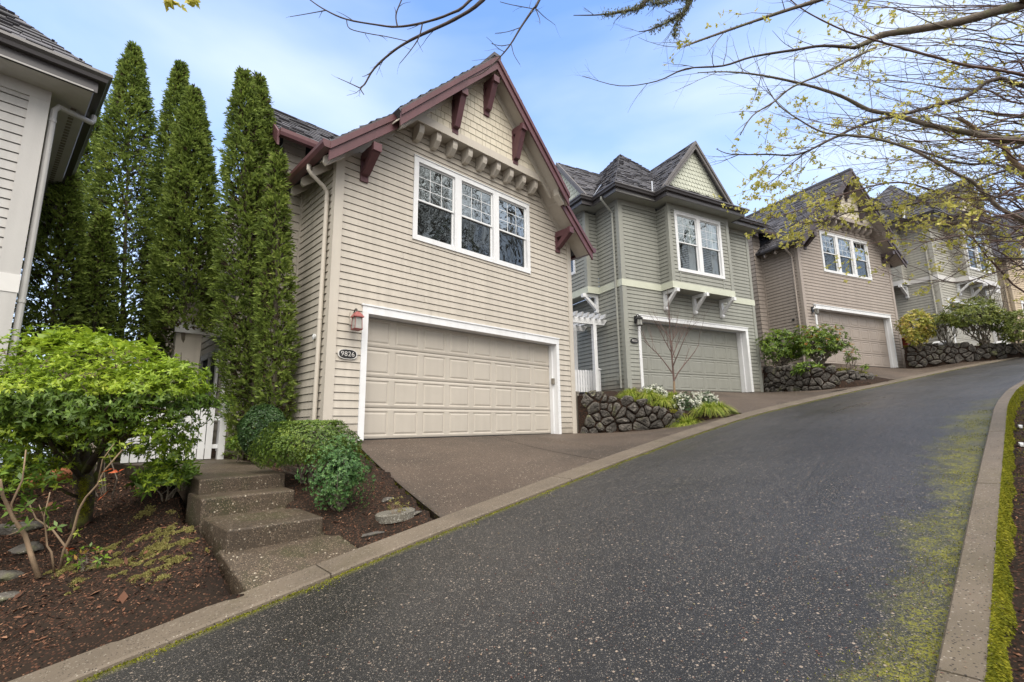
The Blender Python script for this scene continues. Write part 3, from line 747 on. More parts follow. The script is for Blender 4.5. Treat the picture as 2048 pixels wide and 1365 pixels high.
def front(a, z, o): return (a, -o, z)
def house_a(hf, pal, trimcol, gutcol, label, full=True, gable='cream', wing=True):
    h = empty('house', hf.o, hf.rz, label, 'house', 'row of two storey houses')
    sm, tm, dm = M[pal], M[pal + '_trim'], M[pal + '_door']; tc, gc = M[trimcol], M[gutcol]
    W = 6.22; ax, az_ = 3.11, 8.17; kx, kz = 0.85, 5.80; ex, ez = -0.35, 4.70
    def prof(u):
        u = u if u <= ax else 2 * ax - u
        return az_ - (ax - u) * (az_ - kz) / (ax - kx) if u >= kx else kz - (kx - u) * (kz - ez) / (kx - ex)
    mir = lambda P: [(W - a, z) for a, z in P][::-1]
    # --- walls
    wl = MB(); T = 0.24
    L1 = [(0.0, 3.71), (kx, 3.71), (kx, kz - T), (0.0, prof(0) - T)]
    L2 = [(kx, 3.71), (1.50, 3.71), (1.50, 6.0), (1.25, 6.0), (kx, kz - T)]
    P = [[(0, -0.6), (0.56, -0.6), (0.56, 2.25), (0, 2.25)], [(5.66, -0.6), (W, -0.6), (W, 2.25), (5.66, 2.25)],
         [(0, 2.25), (W, 2.25), (W, 3.71), (0, 3.71)], L1, L2, mir(L1), mir(L2), [(1.50, 5.43), (4.72, 5.43), (4.72, 6.0), (1.50, 6.0)]]
    siding(wl, P, front)
    siding(wl, [[(-1.57, -0.7), (0, -0.7), (0, 4.9), (-1.57, 4.9)]], lambda a, z, o: (-o, -a, z))
    siding(wl, [[(1.2, -0.9), (9, -0.9), (9, 4.85), (1.2, 4.85)]], lambda a, z, o: (W + o, a, z)) if not full else None
    siding(wl, [[(0, -0.9), (9, -0.9), (9, 4.85), (0, 4.85)]], lambda a, z, o: (W + o, a, z)) if full else None
    siding(wl, [[(-0.42, -0.8), (0, -0.8), (0, 5.9), (-0.42, 5.9)]], lambda a, z, o: (a, 1.57 - o, z), lap=0.17)
    siding(wl, [[(-9, -0.8), (-1.57, -0.8), (-1.57, 5.6), (-9, 5.6)]], lambda a, z, o: (-0.42 - o, -a, z), lap=0.17)
    wl.build('wall', h, sm)
    # --- corner boards, frieze and soffits in wall colour
    t = MB()
    corner(t, 0, 0, -0.62, 4.86, 0.125, 0.09); corner(t, W, 0, -0.62, 4.86, 0.125, 0.10, sx=-1)
    t.box(-0.028, 0.03, 1.50, 1.568, -0.7, 4.85)
    t.box(1.2, W - 1.2, -0.30, 0.0, 6.0, 6.02)                                   # soffit under the shingled gable
    t.box(1.18, W - 1.18, -0.335, -0.302, 5.97, 6.14)                            # band below the shingles
    t.box(1.25, W - 1.25, -0.03, -0.018, 5.64, 5.72)
    for s in (0, 1):                                                             # soffits under the rakes
        f = (lambda u: u) if s == 0 else (lambda u: W - u)
        for (a, b, ve) in ((ex + 0.05, kx, -0.43), (kx - 0.12, ax, -0.62)):
            t.hexa([(f(a), ve, prof(f(a)) - 0.20), (f(b), ve, prof(f(b)) - 0.20), (f(b), 0, prof(f(b)) - 0.20), (f(a), 0, prof(f(a)) - 0.20),
                    (f(a), ve, prof(f(a)) - 0.17), (f(b), ve, prof(f(b)) - 0.17), (f(b), 0, prof(f(b)) - 0.17), (f(a), 0, prof(f(a)) - 0.17)])
        # inner beige rake boards along gable wall
        a, b = 1.05, ax
        t.hexa([(f(a), -0.345, prof(f(a)) - 0.36), (f(b), -0.345, prof(f(b)) - 0.38), (f(b), -0.30, prof(f(b)) - 0.38), (f(a), -0.30, prof(f(a)) - 0.36),
                (f(a), -0.345, prof(f(a)) - 0.14), (f(b), -0.345, prof(f(b)) - 0.14), (f(b), -0.30, prof(f(b)) - 0.14), (f(a), -0.30, prof(f(a)) - 0.14)])
        a, b = 0.0, 1.05
        t.hexa([(f(a), -0.03, prof(f(a)) - 0.34), (f(b), -0.03, prof(f(b)) - 0.34), (f(b), 0, prof(f(b)) - 0.34), (f(a), 0, prof(f(a)) - 0.34),
                (f(a), -0.03, prof(f(a)) - 0.14), (f(b), -0.03, prof(f(b)) - 0.14), (f(b), 0, prof(f(b)) - 0.14), (f(a), 0, prof(f(a)) - 0.14)])
        # return block where the upper rake steps out
        t.hexa([(f(kx + 0.02), -0.60, kz - 0.34), (f(kx + 0.22), -0.60, kz - 0.14), (f(kx + 0.22), -0.44, kz - 0.14), (f(kx + 0.02), -0.44, kz - 0.34),
                (f(kx + 0.02), -0.60, kz - 0.15), (f(kx + 0.22), -0.60, kz + 0.04), (f(kx + 0.22), -0.44, kz + 0.04), (f(kx + 0.02), -0.44, kz - 0.15)])
    t.build('corner_boards_and_soffit', h, tm)
    sh = MB(); shingles(sh, [(1.22, 6.14), (W - 1.22, 6.14), (ax, 8.0)], lambda a, z, o: (a, -0.30 - o, z), lap=0.155, z0=6.14, wd=0.15)
    sh.build('shingled_gable', h, M[gable])
    for i in range(9):                                                            # corbels
        u = 1.50 + i * (W - 3.0) / 8; c = MB()
        c.prism([(-0.02, 5.70), (-0.15, 5.70), (-0.26, 5.80), (-0.28, 5.87), (-0.28, 5.998), (-0.02, 5.998)], lambda p, q: (q, p[0], p[1]), u - 0.055, u + 0.055)
        c.build('corbel', h, tm)
    # --- rake boards
    for s in (0, 1):
        f = (lambda u: u) if s == 0 else (lambda u: W - u)
        r = MB()
        for (a, b, ve, d) in ((kx - 0.06, ax, -0.66, 0.30), (ex, kx + 0.08, -0.46, 0.30)):
            za, zb = prof(f(a)) - 0.03, prof(f(b)) - 0.03
            r.hexa([(f(a), ve - 0.04, za - d), (f(b), ve - 0.04, zb - d), (f(b), ve, zb - d), (f(a), ve, za - d),
                    (f(a), ve - 0.04, za), (f(b), ve - 0.04, zb), (f(b), ve, zb), (f(a), ve, za)])
            r.hexa([(f(a), ve - 0.07, za - 0.11), (f(b), ve - 0.07, zb - 0.11), (f(b), ve - 0.041, zb - 0.11), (f(a), ve - 0.041, za - 0.11),
                    (f(a), ve - 0.07, za + 0.01), (f(b), ve - 0.07, zb + 0.01), (f(b), ve - 0.041, zb + 0.01), (f(a), ve - 0.041, za + 0.01)])
        r.build('rake_board', h, tc)
    # --- roof
    rf = MB(); back = 8.6
    for s in (0, 1):
        f = (lambda u: u) if s == 0 else (lambda u: W - u); sg = 1 if s == 0 else -1
        for (a, b, vf, sd) in ((kx - 0.10, ax, -0.70, 1), (ex, kx - 0.10, -0.50, 2)):
            A0 = Vector((f(a), vf, prof(f(a)))); up = Vector((f(b), vf, prof(f(b)))) - A0; ln = up.length
            roofing(rf, [(0, 0), (back - vf, 0), (back - vf, ln), (0, ln)], A0, (0, 1, 0), up, seed=sd + s * 7)
    rf.box(ax - 0.10, ax + 0.10, -0.71, back, az_ - 0.045, az_ + 0.035)
    if wing:
        for (o, up, L) in (((-0.62, 1.15, 5.56), (0, 1, 0.98), 1.75), ((-0.62, 3.65, 5.56), (0, -1, 0.98), 1.75)):
            roofing(rf, [(0, 0), (2.6, 0), (2.6, L), (0, L)], o, (1, 0, 0), up, seed=5)
    rf.build('roof', h, M['roof'])
    if wing:
        g = MB()
        g.hexa([(-0.66, 1.13, 5.28), (-0.66, 2.40, 6.52), (-0.62, 2.40, 6.52), (-0.62, 1.13, 5.28), (-0.66, 1.13, 5.55), (-0.66, 2.40, 6.78), (-0.62, 2.40, 6.78), (-0.62, 1.13, 5.55)])
        g.hexa([(-0.66, 3.67, 5.28), (-0.66, 2.40, 6.52), (-0.62, 2.40, 6.52), (-0.62, 3.67, 5.28), (-0.66, 3.67, 5.55), (-0.66, 2.40, 6.78), (-0.62, 2.40, 6.78), (-0.62, 3.67, 5.55)])
        g.prism([(1.14, 5.44), (1.04, 5.44), (1.02, 5.50), (1.02, 5.57), (1.14, 5.57)], lambda p, q: (q, p[0], p[1]), -0.64, 0.35)
        g.build('wing_fascia', h, tc)
    # --- eave gutter (left side), rafter tails, downspout
    g = MB()
    gp = [(ex + 0.02, ez - 0.13), (ex - 0.09, ez - 0.13), (ex - 0.12, ez - 0.07), (ex - 0.12, ez - 0.005), (ex + 0.02, ez - 0.005)]
    g.prism(gp, lambda p, q: (p[0], q, p[1]), -0.52, 1.22); g.build('gutter', h, gc)
    if True:
        g = MB(); gp2 = [(W - a, z) for a, z in gp]; g.prism(gp2, lambda p, q: (p[0], q, p[1]), -0.52, 8.0); g.build('gutter', h, gc)
    for i, y in enumerate((-0.25, 0.22, 0.69, 1.16)):
        q = MB(); q.prism([(-0.34, 4.55), (-0.34, 4.44), (-0.30, 4.40), (0.0, 4.66), (0.0, 4.86)], lambda p, s: (p[0], s, p[1]), y - 0.03, y + 0.03)
        q.build('rafter_tail', h, tm)
    downspout(h, -0.07, 0.20, 4.25, -0.35, tm, out=(-0.33, 0.0), zr=0.32)
    # --- openings
    garage_trim(h, 0.56, 5.66, 0.665, 5.565, 2.25, 2.12, 0.20, M['white'])
    garage_door(h, 0.67, 5.56, 2.13, 0.20, dm)
    window(h, 1.50, 4.72, 3.71, 5.43, 3, blinds=(pal != 'beige'), label=None)
    for (u, vw, ve, zt, zb) in ((3.11, -0.30, -0.64, 7.68, 6.90), (2.25, -0.30, -0.63, 6.94, 6.08), (3.97, -0.30, -0.63, 6.94, 6.08), (0.48, 0.0, -0.46, 5.02, 4.49), (5.74, 0.0, -0.46, 5.02, 4.49)):
        bracket_wood(h, u, vw, ve, zt, zb, tc)
    v = MB(); v.box(-0.028, 0.0, 0.36, 0.52, 1.52, 1.85); v.build('vent_block', h, tm)
    v = MB(); v.lathe([(0.0, 0.0), (0.045, 0.0), (0.05, 0.03), (0.0, 0.05)], (0, 0, 0), 14); vv = v.build('vent_hood', h, M['white' if pal == 'beige' else 'black']); vv.rotation_euler = (0, -pi / 2, 0); vv.location = (-0.03, 0.45, 1.70)
    return h

def hiproof(mb, pts3, flat, seed):
    pass

def slope_poly(mb, P3, seed, m=None):
    """roofing on a planar 3-D polygon; first edge is the eave"""
    P3 = [Vector(p) for p in P3]; O = P3[0]; A = (P3[1] - P3[0]).normalized(); Nn = (P3[1] - P3[0]).cross(P3[2] - P3[0]).normalized()
    B = Nn.cross(A); 
    if B.z < 0: B = -B
    out = [((p - O).dot(A), (p - O).dot(B)) for p in P3]
    roofing(mb, out, O, A, B, seed=seed)

def white_bracket(house, P, zt, zb, m):
    """P(o, s, z): o = distance out from the wall, s = along the wall"""
    mb = MB()
    def bx(o0, o1, s0, s1, z0, z1): mb.hexa([P(o0, s0, z0), P(o1, s0, z0), P(o1, s1, z0), P(o0, s1, z0), P(o0, s0, z1), P(o1, s0, z1), P(o1, s1, z1), P(o0, s1, z1)])
    bx(0.0, 0.10, -0.05, 0.05, zb, zt); bx(0.0, 0.12, -0.06, 0.06, zb + 0.03, zb + 0.09)
    bx(0.10, 0.56, -0.045, 0.045, zt - 0.10, zt - 0.002); bx(0.50, 0.62, -0.056, 0.056, zt - 0.13, zt - 0.02)
    prof = [(0.10, zb + 0.10), (0.10, zb + 0.24), (0.44, zt - 0.11), (0.54, zt - 0.11)]
    mb.prism(prof, lambda p, t: P(p[0], t, p[1]), -0.05, 0.05)
    return mb.build('bay_bracket', house, m)

def house_b(hf, pal, band, gablemat, label, corner_t='rake'):
    h = empty('house', hf.o, hf.rz, label, 'house', 'row of two storey houses')
    sm, tm, dm = M[pal], M[pal + '_trim'], M[pal + '_door']; bm = M[band]
    W = 6.12; b0, b1, bv = 1.60, 4.42, -0.50; zt = 5.86; zb0, zb1 = 3.12, 3.33; side0, side1, su = 1.12, 3.75, -0.45
    wl = MB()
    siding(wl, [[(0, -0.5), (0.5, -0.5), (0.5, 2.24), (0, 2.24)], [(5.6, -0.5), (W, -0.5), (W, 2.24), (5.6, 2.24)], [(0, 2.24), (W, 2.24), (W, zb0), (0, zb0)],
                [(0, zb1), (b0, zb1), (b0, zt), (0, zt)], [(b1, zb1), (W, zb1), (W, zt), (b1, zt)]], front)
    siding(wl, [[(b0, zb1), (1.87, zb1), (1.87, zt), (b0, zt)], [(4.03, zb1), (b1, zb1), (b1, zt), (4.03, zt)], [(1.87, zb1), (4.03, zb1), (4.03, 3.70), (1.87, 3.70)], [(1.87, 5.73), (4.03, 5.73), (4.03, zt), (1.87, zt)]], lambda a, z, o: (a, bv - o, z))
    for x, sg in ((b0, -1), (b1, 1)): siding(wl, [[(bv, zb1), (0, zb1), (0, zt), (bv, zt)]], lambda a, z, o: (x + sg * o, a, z))
    siding(wl, [[(-side0, zb1), (0, zb1), (0, zt), (-side0, zt)], [(-9, -0.8), (0, -0.8), (0, zb0), (-9, zb0)]], lambda a, z, o: (-o, -a, z))
    siding(wl, [[(-side1, zb1), (-3.1, zb1), (-3.1, zt), (-side1, zt)], [(-1.75, zb1), (-side0, zb1), (-side0, zt), (-1.75, zt)], [(-3.1, zb1), (-1.75, zb1), (-1.75, 3.95), (-3.1, 3.95)], [(-3.1, 5.6), (-1.75, 5.6), (-1.75, zt), (-3.1, zt)]], lambda a, z, o: (su - o, -a, z))
    siding(wl, [[(su, zb1), (0, zb1), (0, zt), (su, zt)]], lambda a, z, o: (a, side0 - o, z))
    siding(wl, [[(0, -0.8), (9, -0.8), (9, zt), (0, zt)]], lambda a, z, o: (W + o, a, z))
    wl.build('wall', h, sm)
    t = MB()
    corner(t, 0, 0, -0.5, zb0 - 0.001, 0.14, 0.12); corner(t, 0, 0, zb1 + 0.001, zt, 0.14, 0.12)
    corner(t, W, 0, -0.5, zb0 - 0.001, 0.11, 0.12, sx=-1); corner(t, W, 0, zb1 + 0.001, zt, 0.11, 0.12, sx=-1)
    corner(t, b0, bv, zb1 + 0.001, zt, 0.11, 0.10); corner(t, b1, bv, zb1 + 0.001, zt, 0.11, 0.10, sx=-1)
    corner(t, su, side0, zb1 + 0.001, zt, 0.12, 0.12)
    t.box(b0 - 0.03, b1 + 0.03, bv - 0.03, bv + 0.01, 5.74, zt + 0.10); t.box(-0.03, b0 - 0.04, -0.03, 0.01, 5.78, zt + 0.10); t.box(b1 + 0.04, W + 0.03, -0.03, 0.01, 5.78, zt + 0.10)
    t.box(-0.03, 0.01, 0.02, side0 - 0.03, 5.78, zt + 0.10); t.box(su - 0.03, su + 0.01, side0 + 0.01, side1, 5.78, zt + 0.10)
    zs = 5.95                                                                      # soffits
    t.box(-0.42, b0 - 0.40, -0.42, 0.0, zs, zs + 0.02); t.box(b0 - 0.40, b1 + 0.40, -0.92, -0.0, zs - 0.001, zs + 0.019); t.box(b1 + 0.40, W + 0.42, -0.42, 0.0, zs, zs + 0.02)
    t.box(-0.42, 0.0, 0.001, side0 - 0.3, zs, zs + 0.02); t.box(su - 0.42, 0.0, side0 - 0.3, side1 + 0.4, zs - 0.001, zs + 0.019); t.box(W, W + 0.42, 0, 8, zs, zs + 0.02)
    t.box(b0, b1, bv, 0.0, zb0 + 0.01, zb0 + 0.03); t.box(su, 0, side0, side1, zb0 + 0.01, zb0 + 0.03)
    for x in (1.93, 3.93): t.box(x, x + 0.05, bv - 0.024, bv, zb1, 3.69)
    t.build('corner_boards_and_soffit', h, tm)
    b = MB(); o = 0.038
    b.box(-o, b0 - o, -o, 0, zb0, zb1); b.box(b1 + o, W + o, -o, 0, zb0, zb1); b.box(b0 - o, b1 + o, bv - o, bv, zb0, zb1)
    b.box(b0 - o - 0.001, b0, bv + 0.0005, 0, zb0, zb1); b.box(b1, b1 + o + 0.001, bv + 0.0005, 0, zb0, zb1)
    b.box(-o - 0.001, 0, 0.0005, side0 - o, zb0, zb1); b.box(su - o, su, side0 - o, side1, zb0, zb1); b.box(su + 0.0005, 0, side0 - o - 0.001, side0, zb0, zb1)
    b.box(W, W + o + 0.001, 0.0005, 8, zb0, zb1)
    b.build('band_board', h, bm)
    for u in (b0 + 0.10, (b0 + b1) / 2, b1 - 0.10): white_bracket(h, lambda o_, s, z, u=u: (u + s, -o_, z), zb0, zb0 - 0.62, M['white'])
    for y in (side0 + 0.10,): white_bracket(h, lambda o_, s, z: (-o_, y + s, z), zb0, zb0 - 0.62, M['white'])
    # --- roof
    r = MB(); e = 0.42; z0 = 6.20
    x0, x1, y0, y1 = -e, 4.60, -e, 4.60; ap = ((x0 + x1) / 2, (y0 + y1) / 2, 9.20)
    slope_poly(r, [(x0, y0, z0), (x1, y0, z0), ap], 11); slope_poly(r, [(x0, y1, z0), (x0, y0, z0), ap], 12)
    slope_poly(r, [(x1, y0, z0), (x1, y1, z0), ap], 13); slope_poly(r, [(x1, y1, z0), (x0, y1, z0), ap], 14)
    X0, X1, Y0, Y1 = 2.0, W + e, -e + 0.004, 8.5; rx, ry, rz = (X0 + X1) / 2, Y0 + 2.4, 8.15
    slope_poly(r, [(X0, Y0, z0), (X1, Y0, z0), (rx, ry, rz)], 15)
    slope_poly(r, [(X1, Y0, z0), (X1, Y1, z0), (rx, Y1, rz), (rx, ry, rz)], 16); slope_poly(r, [(X0, Y1, z0), (X0, Y0, z0), (rx, ry, rz), (rx, Y1, rz)], 17)
    def cross(T, a0, a1, vf, vg, depth, seed):
        """gabled bay roof: T maps (along, out, z); eaves a0..a1, front skirt at vf, gable face at vg"""
        am = (a0 + a1) / 2; zr = z0 + (am - a0) * 1.22
        slope_poly(r, [T(a0, vf, z0), T(a1, vf, z0), T(a1 - 0.33, vg, z0 + 0.40), T(a0 + 0.33, vg, z0 + 0.40)], seed)
        ga, gb = a0 + 0.12, a1 - 0.12; zg = z0 + 0.16
        slope_poly(r, [T(ga, vg - 0.13, zg), T(ga, depth, zg), T(am, depth, zr), T(am, vg - 0.13, zr)], seed + 1)
        slope_poly(r, [T(gb, depth, zg), T(gb, vg - 0.13, zg), T(am, vg - 0.13, zr), T(am, depth, zr)], seed + 2)
        slope_poly(r, [T(a0, vf, z0), T(a0, depth, z0), T(ga + 0.12, depth, zg + 0.1), T(ga + 0.12, vg, zg + 0.1)], seed + 3)
        slope_poly(r, [T(a1, depth, z0), T(a1, vf, z0), T(gb - 0.12, vg, zg + 0.1), T(gb - 0.12, depth, zg + 0.1)], seed + 4)
        g = MB(); shingles(g, [(ga + 0.1, zg + 0.05), (gb - 0.1, zg + 0.05), (am, zr - 0.12)], lambda a, z, o: T(a, vg - o, z), lap=0.15, z0=zg, scal=True, wd=0.145)
        g.build('scalloped_gable', h, M[gablemat])
        k = MB()
        for (p, q) in ((ga, am), (gb, am)):
            for (o0, o1, d) in ((0.17, 0.13, 0.22), (0.20, 0.171, 0.09)):
                k.hexa([T(p, vg - o0, zg - d), T(q, vg - o0, zr - d * 1.2), T(q, vg - o1, zr - d * 1.2), T(p, vg - o1, zg - d), T(p, vg - o0, zg + 0.02), T(q, vg - o0, zr + 0.02), T(q, vg - o1, zr + 0.02), T(p, vg - o1, zg + 0.02)])
        k.build('gable_rake_board', h, M['rake'])
    cross(lambda a, v, z: (a, v, z), b0 - e, b1 + e, bv - e, bv + 0.02, 1.6, 21)
    cross(lambda a, v, z: (v, a, z), side0 - e, side1 + e, su - e, su + 0.02, 1.3, 31)
    r.build('roof', h, M['roof'])
    for (p, q) in (((b0 - e - 0.02, -e, z0 + 0.05), (b0 + 0.30, 0.30, z0 + 0.95)),):
        for s in (-0.06, 0.06):
            fl = MB(); fl.poly([(p[0] + s - 0.035, p[1], p[2]), (p[0] + s + 0.035, p[1], p[2]), (q[0] + s + 0.035, q[1], q[2]), (q[0] + s - 0.035, q[1], q[2])]); fl.build('valley_flashing', h, M['flash'])
    fl = MB(); fl.poly([(-e, side0 - e - 0.05, z0 + 0.05), (-e, side0 - e + 0.05, z0 + 0.05), (0.05, side0 - e + 0.20, z0 + 0.65), (0.05, side0 - e + 0.09, z0 + 0.65)])
    fl.build('valley_flashing', h, M['flash'])
    # --- gutters: one mitred run round front bay, side bay
    path = [(su - e, side1 + 0.4), (su - e, side0 - e), (-e, side0 - e), (-e, -e), (b0 - e, -e), (b0 - e, bv - e), (b1 + e, bv - e), (b1 + e, -e), (W + e, -e), (W + e, 8)]
    g = MB()
    prof = [(0.02, -0.01), (0.12, -0.01), (0.125, -0.05), (0.09, -0.085), (0.075, -0.13), (0.0, -0.13), (0.0, -0.27), (-0.03, -0.27), (-0.03, -0.01)]
    n = len(path); offs = []
    for i in range(n):
        d0 = Vector(path[i]) - Vector(path[max(i - 1, 0)]) if i > 0 else Vector(path[1]) - Vector(path[0])
        d1 = Vector(path[min(i + 1, n - 1)]) - Vector(path[i]) if i < n - 1 else d0
        d0.normalize(); d1.normalize(); n0 = Vector((d0.y, -d0.x)) * -1; n1 = Vector((d1.y, -d1.x)) * -1
        n0 = -n0; n1 = -n1
        mm = n0 + n1; offs.append(mm / max(mm.dot(n0), 0.3))
    # outward normal for this winding (walking from side-back to front to right-back) is to the right of travel... check sign
    sgn = 1 if offs[4].y < 0 else -1
    for i in range(n - 1):
        A = [(path[i][0] + sgn * offs[i].x * p[0], path[i][1] + sgn * offs[i].y * p[0], z0 + p[1]) for p in prof]
        B = [(path[i + 1][0] + sgn * offs[i + 1].x * p[0], path[i + 1][1] + sgn * offs[i + 1].y * p[0], z0 + p[1]) for p in prof]
        k = len(prof); g.faces(A + B, [(j, (j + 1) % k, k + (j + 1) % k, k + j) for j in range(k)] + [tuple(range(k)), tuple(range(2 * k - 1, k - 1, -1))])
    g.build('gutter', h, M['gutter'])
    downspout(h, -0.07, 0.22, 5.62, 0.0, tm, out=(-0.40, 0.0), zr=0.40)
    garage_trim(h, 0.50, 5.62, 0.60, 5.50, 2.24, 2.13, 0.34, M['white'])
    garage_door(h, 0.60, 5.50, 2.13, 0.34, dm)
    window(h, 1.87, 4.03, 3.70, 5.73, 2, v=bv, curtain=1)
    window(h, 1.75, 3.10, 3.95, 5.60, 2, v=su, side='L', blinds=True)
    f = MB(); f.box(-0.02, 0.55, -0.05, 0.2, -0.45, -0.02); f.build('foundation', h, M['planter'])
    return h

ha = house_a(H1, 'beige', 'red', 'gutter_red', 'nearest tan beige house with dark red rake boards and brackets over a beige garage door')
hb = house_b(H2, 'sage', 'sageband', 'fish', 'sage green house with scalloped pale gable, white bay brackets and olive garage door')
hc = house_a(H3, 'taupe', 'brown', 'gutter', 'taupe brown house with dark brown rake boards and three part window above its garage')
hd = house_b(H4, 'greige', 'greyband', 'cream', 'greyish house farther up the street behind overhanging branches, with white bay brackets')
H5 = HF(H4.w(9.6, 0.6, 1.0), 72.0)
he = house_a(H5, 'tan', 'brown', 'gutter', 'farthest yellowish tan house at the right edge behind the branches', wing=False)

# left neighbour: only its front right corner is in view
def house_left(hf):
    h = empty('house', hf.o, hf.rz, 'pale grey house at the left edge with dark gutter, grey roof and corner downspout', 'house', 'row of two storey houses')
    wl = MB(); zt = 5.72
    siding(wl, [[(-7, -0.8), (0, -0.8), (0, 3.10), (-7, 3.10)], [(-7, 3.33), (0, 3.33), (0, zt), (-7, zt)]], front)
    siding(wl, [[(0, -0.8), (9, -0.8), (9, 3.10), (0, 3.10)], [(0, 3.33), (9, 3.33), (9, zt), (0, zt)]], lambda a, z, o: (o, a, z))
    wl.build('wall', h, M['grey'])
    t = MB()
    for (a, b) in ((-0.8, 3.10), (3.332, 5.72)):
        t.box(-0.165, 0.03, -0.03, 0.02, a, b); t.box(0.005, 0.031, 0.021, 0.16, a, b)
    t.box(-7, 0.03, -0.032, 0.01, 5.72, 5.90); t.box(0.001, 0.032, 0.011, 9, 5.72, 5.90)
    t.box(-7.4, 0.40, -0.45, 0.0, 5.88, 5.90); t.box(0.0, 0.40, 0.001, 9, 5.881, 5.901)
    t.build('corner_boards_and_soffit', h, M['grey_trim'])
    v = MB()
    for i in range(80): v.box(0.24, 0.30, 0.2 + i * 0.1, 0.26 + i * 0.1, 5.874, 5.8795)
    v.build('soffit_vent', h, M['post'])
    b = MB(); b.box(-7, 0.038, -0.038, 0, 3.102, 3.33); b.box(0, 0.039, 0.001, 9, 3.102, 3.33); b.build('band_board', h, M['greyband'])
    r = MB(); z0 = 6.16; e = 0.44
    slope_poly(r, [(-7, -e, z0), (e, -e, z0), (-3.2, 3.2, z0 + 3.64 * 1.0), (-7, 3.2, z0 + 3.64 * 1.0)], 41)
    slope_poly(r, [(e, -e, z0), (e, 9, z0), (-3.2, 9, z0 + 3.64), (-3.2, 3.2, z0 + 3.64)], 42)
    r.build('roof', h, M['roof'])
    g = MB(); prof = [(0.0, -0.01), (0.12, -0.01), (0.125, -0.05), (0.09, -0.085), (0.075, -0.13), (0.0, -0.13), (0.0, -0.28), (-0.03, -0.28), (-0.03, -0.01)]
    path = [(-7, -e, 0, -1), (e, -e, 1, -1), (e, 9, 1, 0)]; k = len(prof)
    for i in range(2):
        A = [(path[i][0] + path[i][2] * p[0], path[i][1] + path[i][3] * p[0], z0 + p[1]) for p in prof]
        B = [(path[i + 1][0] + path[i + 1][2] * p[0], path[i + 1][1] + path[i + 1][3] * p[0], z0 + p[1]) for p in prof]
        g.faces(A + B, [(j, (j + 1) % k, k + (j + 1) % k, k + j) for j in range(k)] + [tuple(range(k)), tuple(range(2 * k - 1, k - 1, -1))])
    g.build('gutter', h, M['gutter'])
    d = MB(); pts = [(0.50, 0.42, 5.98), (0.50, 0.40, 5.90), (0.48, 0.36, 5.84), (0.30, 0.22, 5.80), (0.12, 0.08, 5.76), (0.08, 0.06, 5.68), (0.08, 0.06, -0.6)]
    d.tube(pts, 0.038, 10)
    for zz in (5.5, 3.0, 2.2): d.tube([(0.08, 0.06, zz), (0.08, 0.06, zz + 0.04)], 0.044, 10)
    d.build('downspout', h, M['grey_trim'])
    return h
house_left(H0)

# entry wing of the first house behind the arborvitae
def entry(hf):
    h = empty('entry_porch', hf.w(-0.3, 4.2, 0), hf.rz, 'beige entry porch with white header and glazed door behind the arborvitae', 'porch')
    wl = MB()
    wl.box(-1.08, -0.63, 0, 0.25, -0.5, 2.17)
    bw = MB(); bw.box(-1.1, -0.13, 3.3, 3.4, -0.5, 3.6); bw.build('back_wall', h, M['beige'])
    siding(wl, [[(-1.08, 2.38), (-0.13, 2.38), (-0.13, 3.1), (-1.08, 3.1)]], lambda a, z, o: (a, -0.05 - o, z))
    wl.box(-0.70, -0.62, 0.25, 0.30, -0.5, 2.17)
    wl.build('porch_wall', h, M['beige'])
    b = MB(); b.box(-1.12, -0.125, -0.08, 0.02, 2.175, 2.375); b.build('header_board', h, M['white'])
    r = MB(); r.hexa([(-1.15, -0.3, 3.0), (-0.13, -0.3, 3.0), (-0.13, 1.8, 4.2), (-1.15, 1.8, 4.2), (-1.15, -0.3, 3.12), (-0.13, -0.3, 3.12), (-0.13, 1.8, 4.32), (-1.15, 1.8, 4.32)]); r.build('porch_roof', h, M['roof'])
    d = MB(); 
    X = -0.16
    for (a0, a1, z0, z1) in ((0.5, 0.62, -0.4, 2.0), (1.2, 1.34, -0.4, 2.0), (2.0, 2.12, -0.4, 2.0), (0.62, 2.0, 1.86, 2.0), (0.62, 2.0, 0.95, 1.07), (-0.2, -0.1, -0.4, 1.2)):
        d.box(X - 0.05, X, a0, a1, z0, z1)
    dd = d.build('glazed_door', h, M['white'])
    g = MB(); g.poly([(X - 0.01, 0.55, -0.4), (X - 0.01, 2.05, -0.4), (X - 0.01, 2.05, 1.9), (X - 0.01, 0.55, 1.9)]); g.build('door_glass', dd, M['room'])
    return h
entry(H1)

# fixtures on the houses
lantern(H1.w(0.385, -0.03, 1.98), H1.rz, 'red', 'faded red lantern beside the white garage trim of the nearest house', 'wall lanterns beside the garages')
lantern(H2.w(0.42, -0.03, 2.07), H2.rz, 'black', 'black six sided lantern at the corner of the sage green garage', 'wall lanterns beside the garages')
lantern(H3.w(0.42, -0.03, 2.02), H3.rz, 'white', 'black lantern with white cap beside the taupe garage above the green shrub', 'wall lanterns beside the garages')
number_plate(H1.w(0.325, -0.02, 1.385), H1.rz, '9826', 0.33, 0.165, 'oval black plaque reading 9826 under the red lantern')
number_plate(H2.w(0.33, -0.02, 1.42), H2.rz, '9822', 0.30, 0.15, 'dark oval plaque reading 9822 under the black lantern')
kp = MB(); kp.box(5.50, 5.562, 0.05, 0.11, 1.16, 1.30); kp.box(5.495, 5.50, 0.055, 0.105, 1.17, 1.22)
kpo = kp.build('door_keypad', None, M['post']); kpo.location = H1.o; kpo.rotation_euler = (0, 0, H1.rz); tag(kpo, 'small beige keypad on the white jamb of the nearest garage', 'keypad')
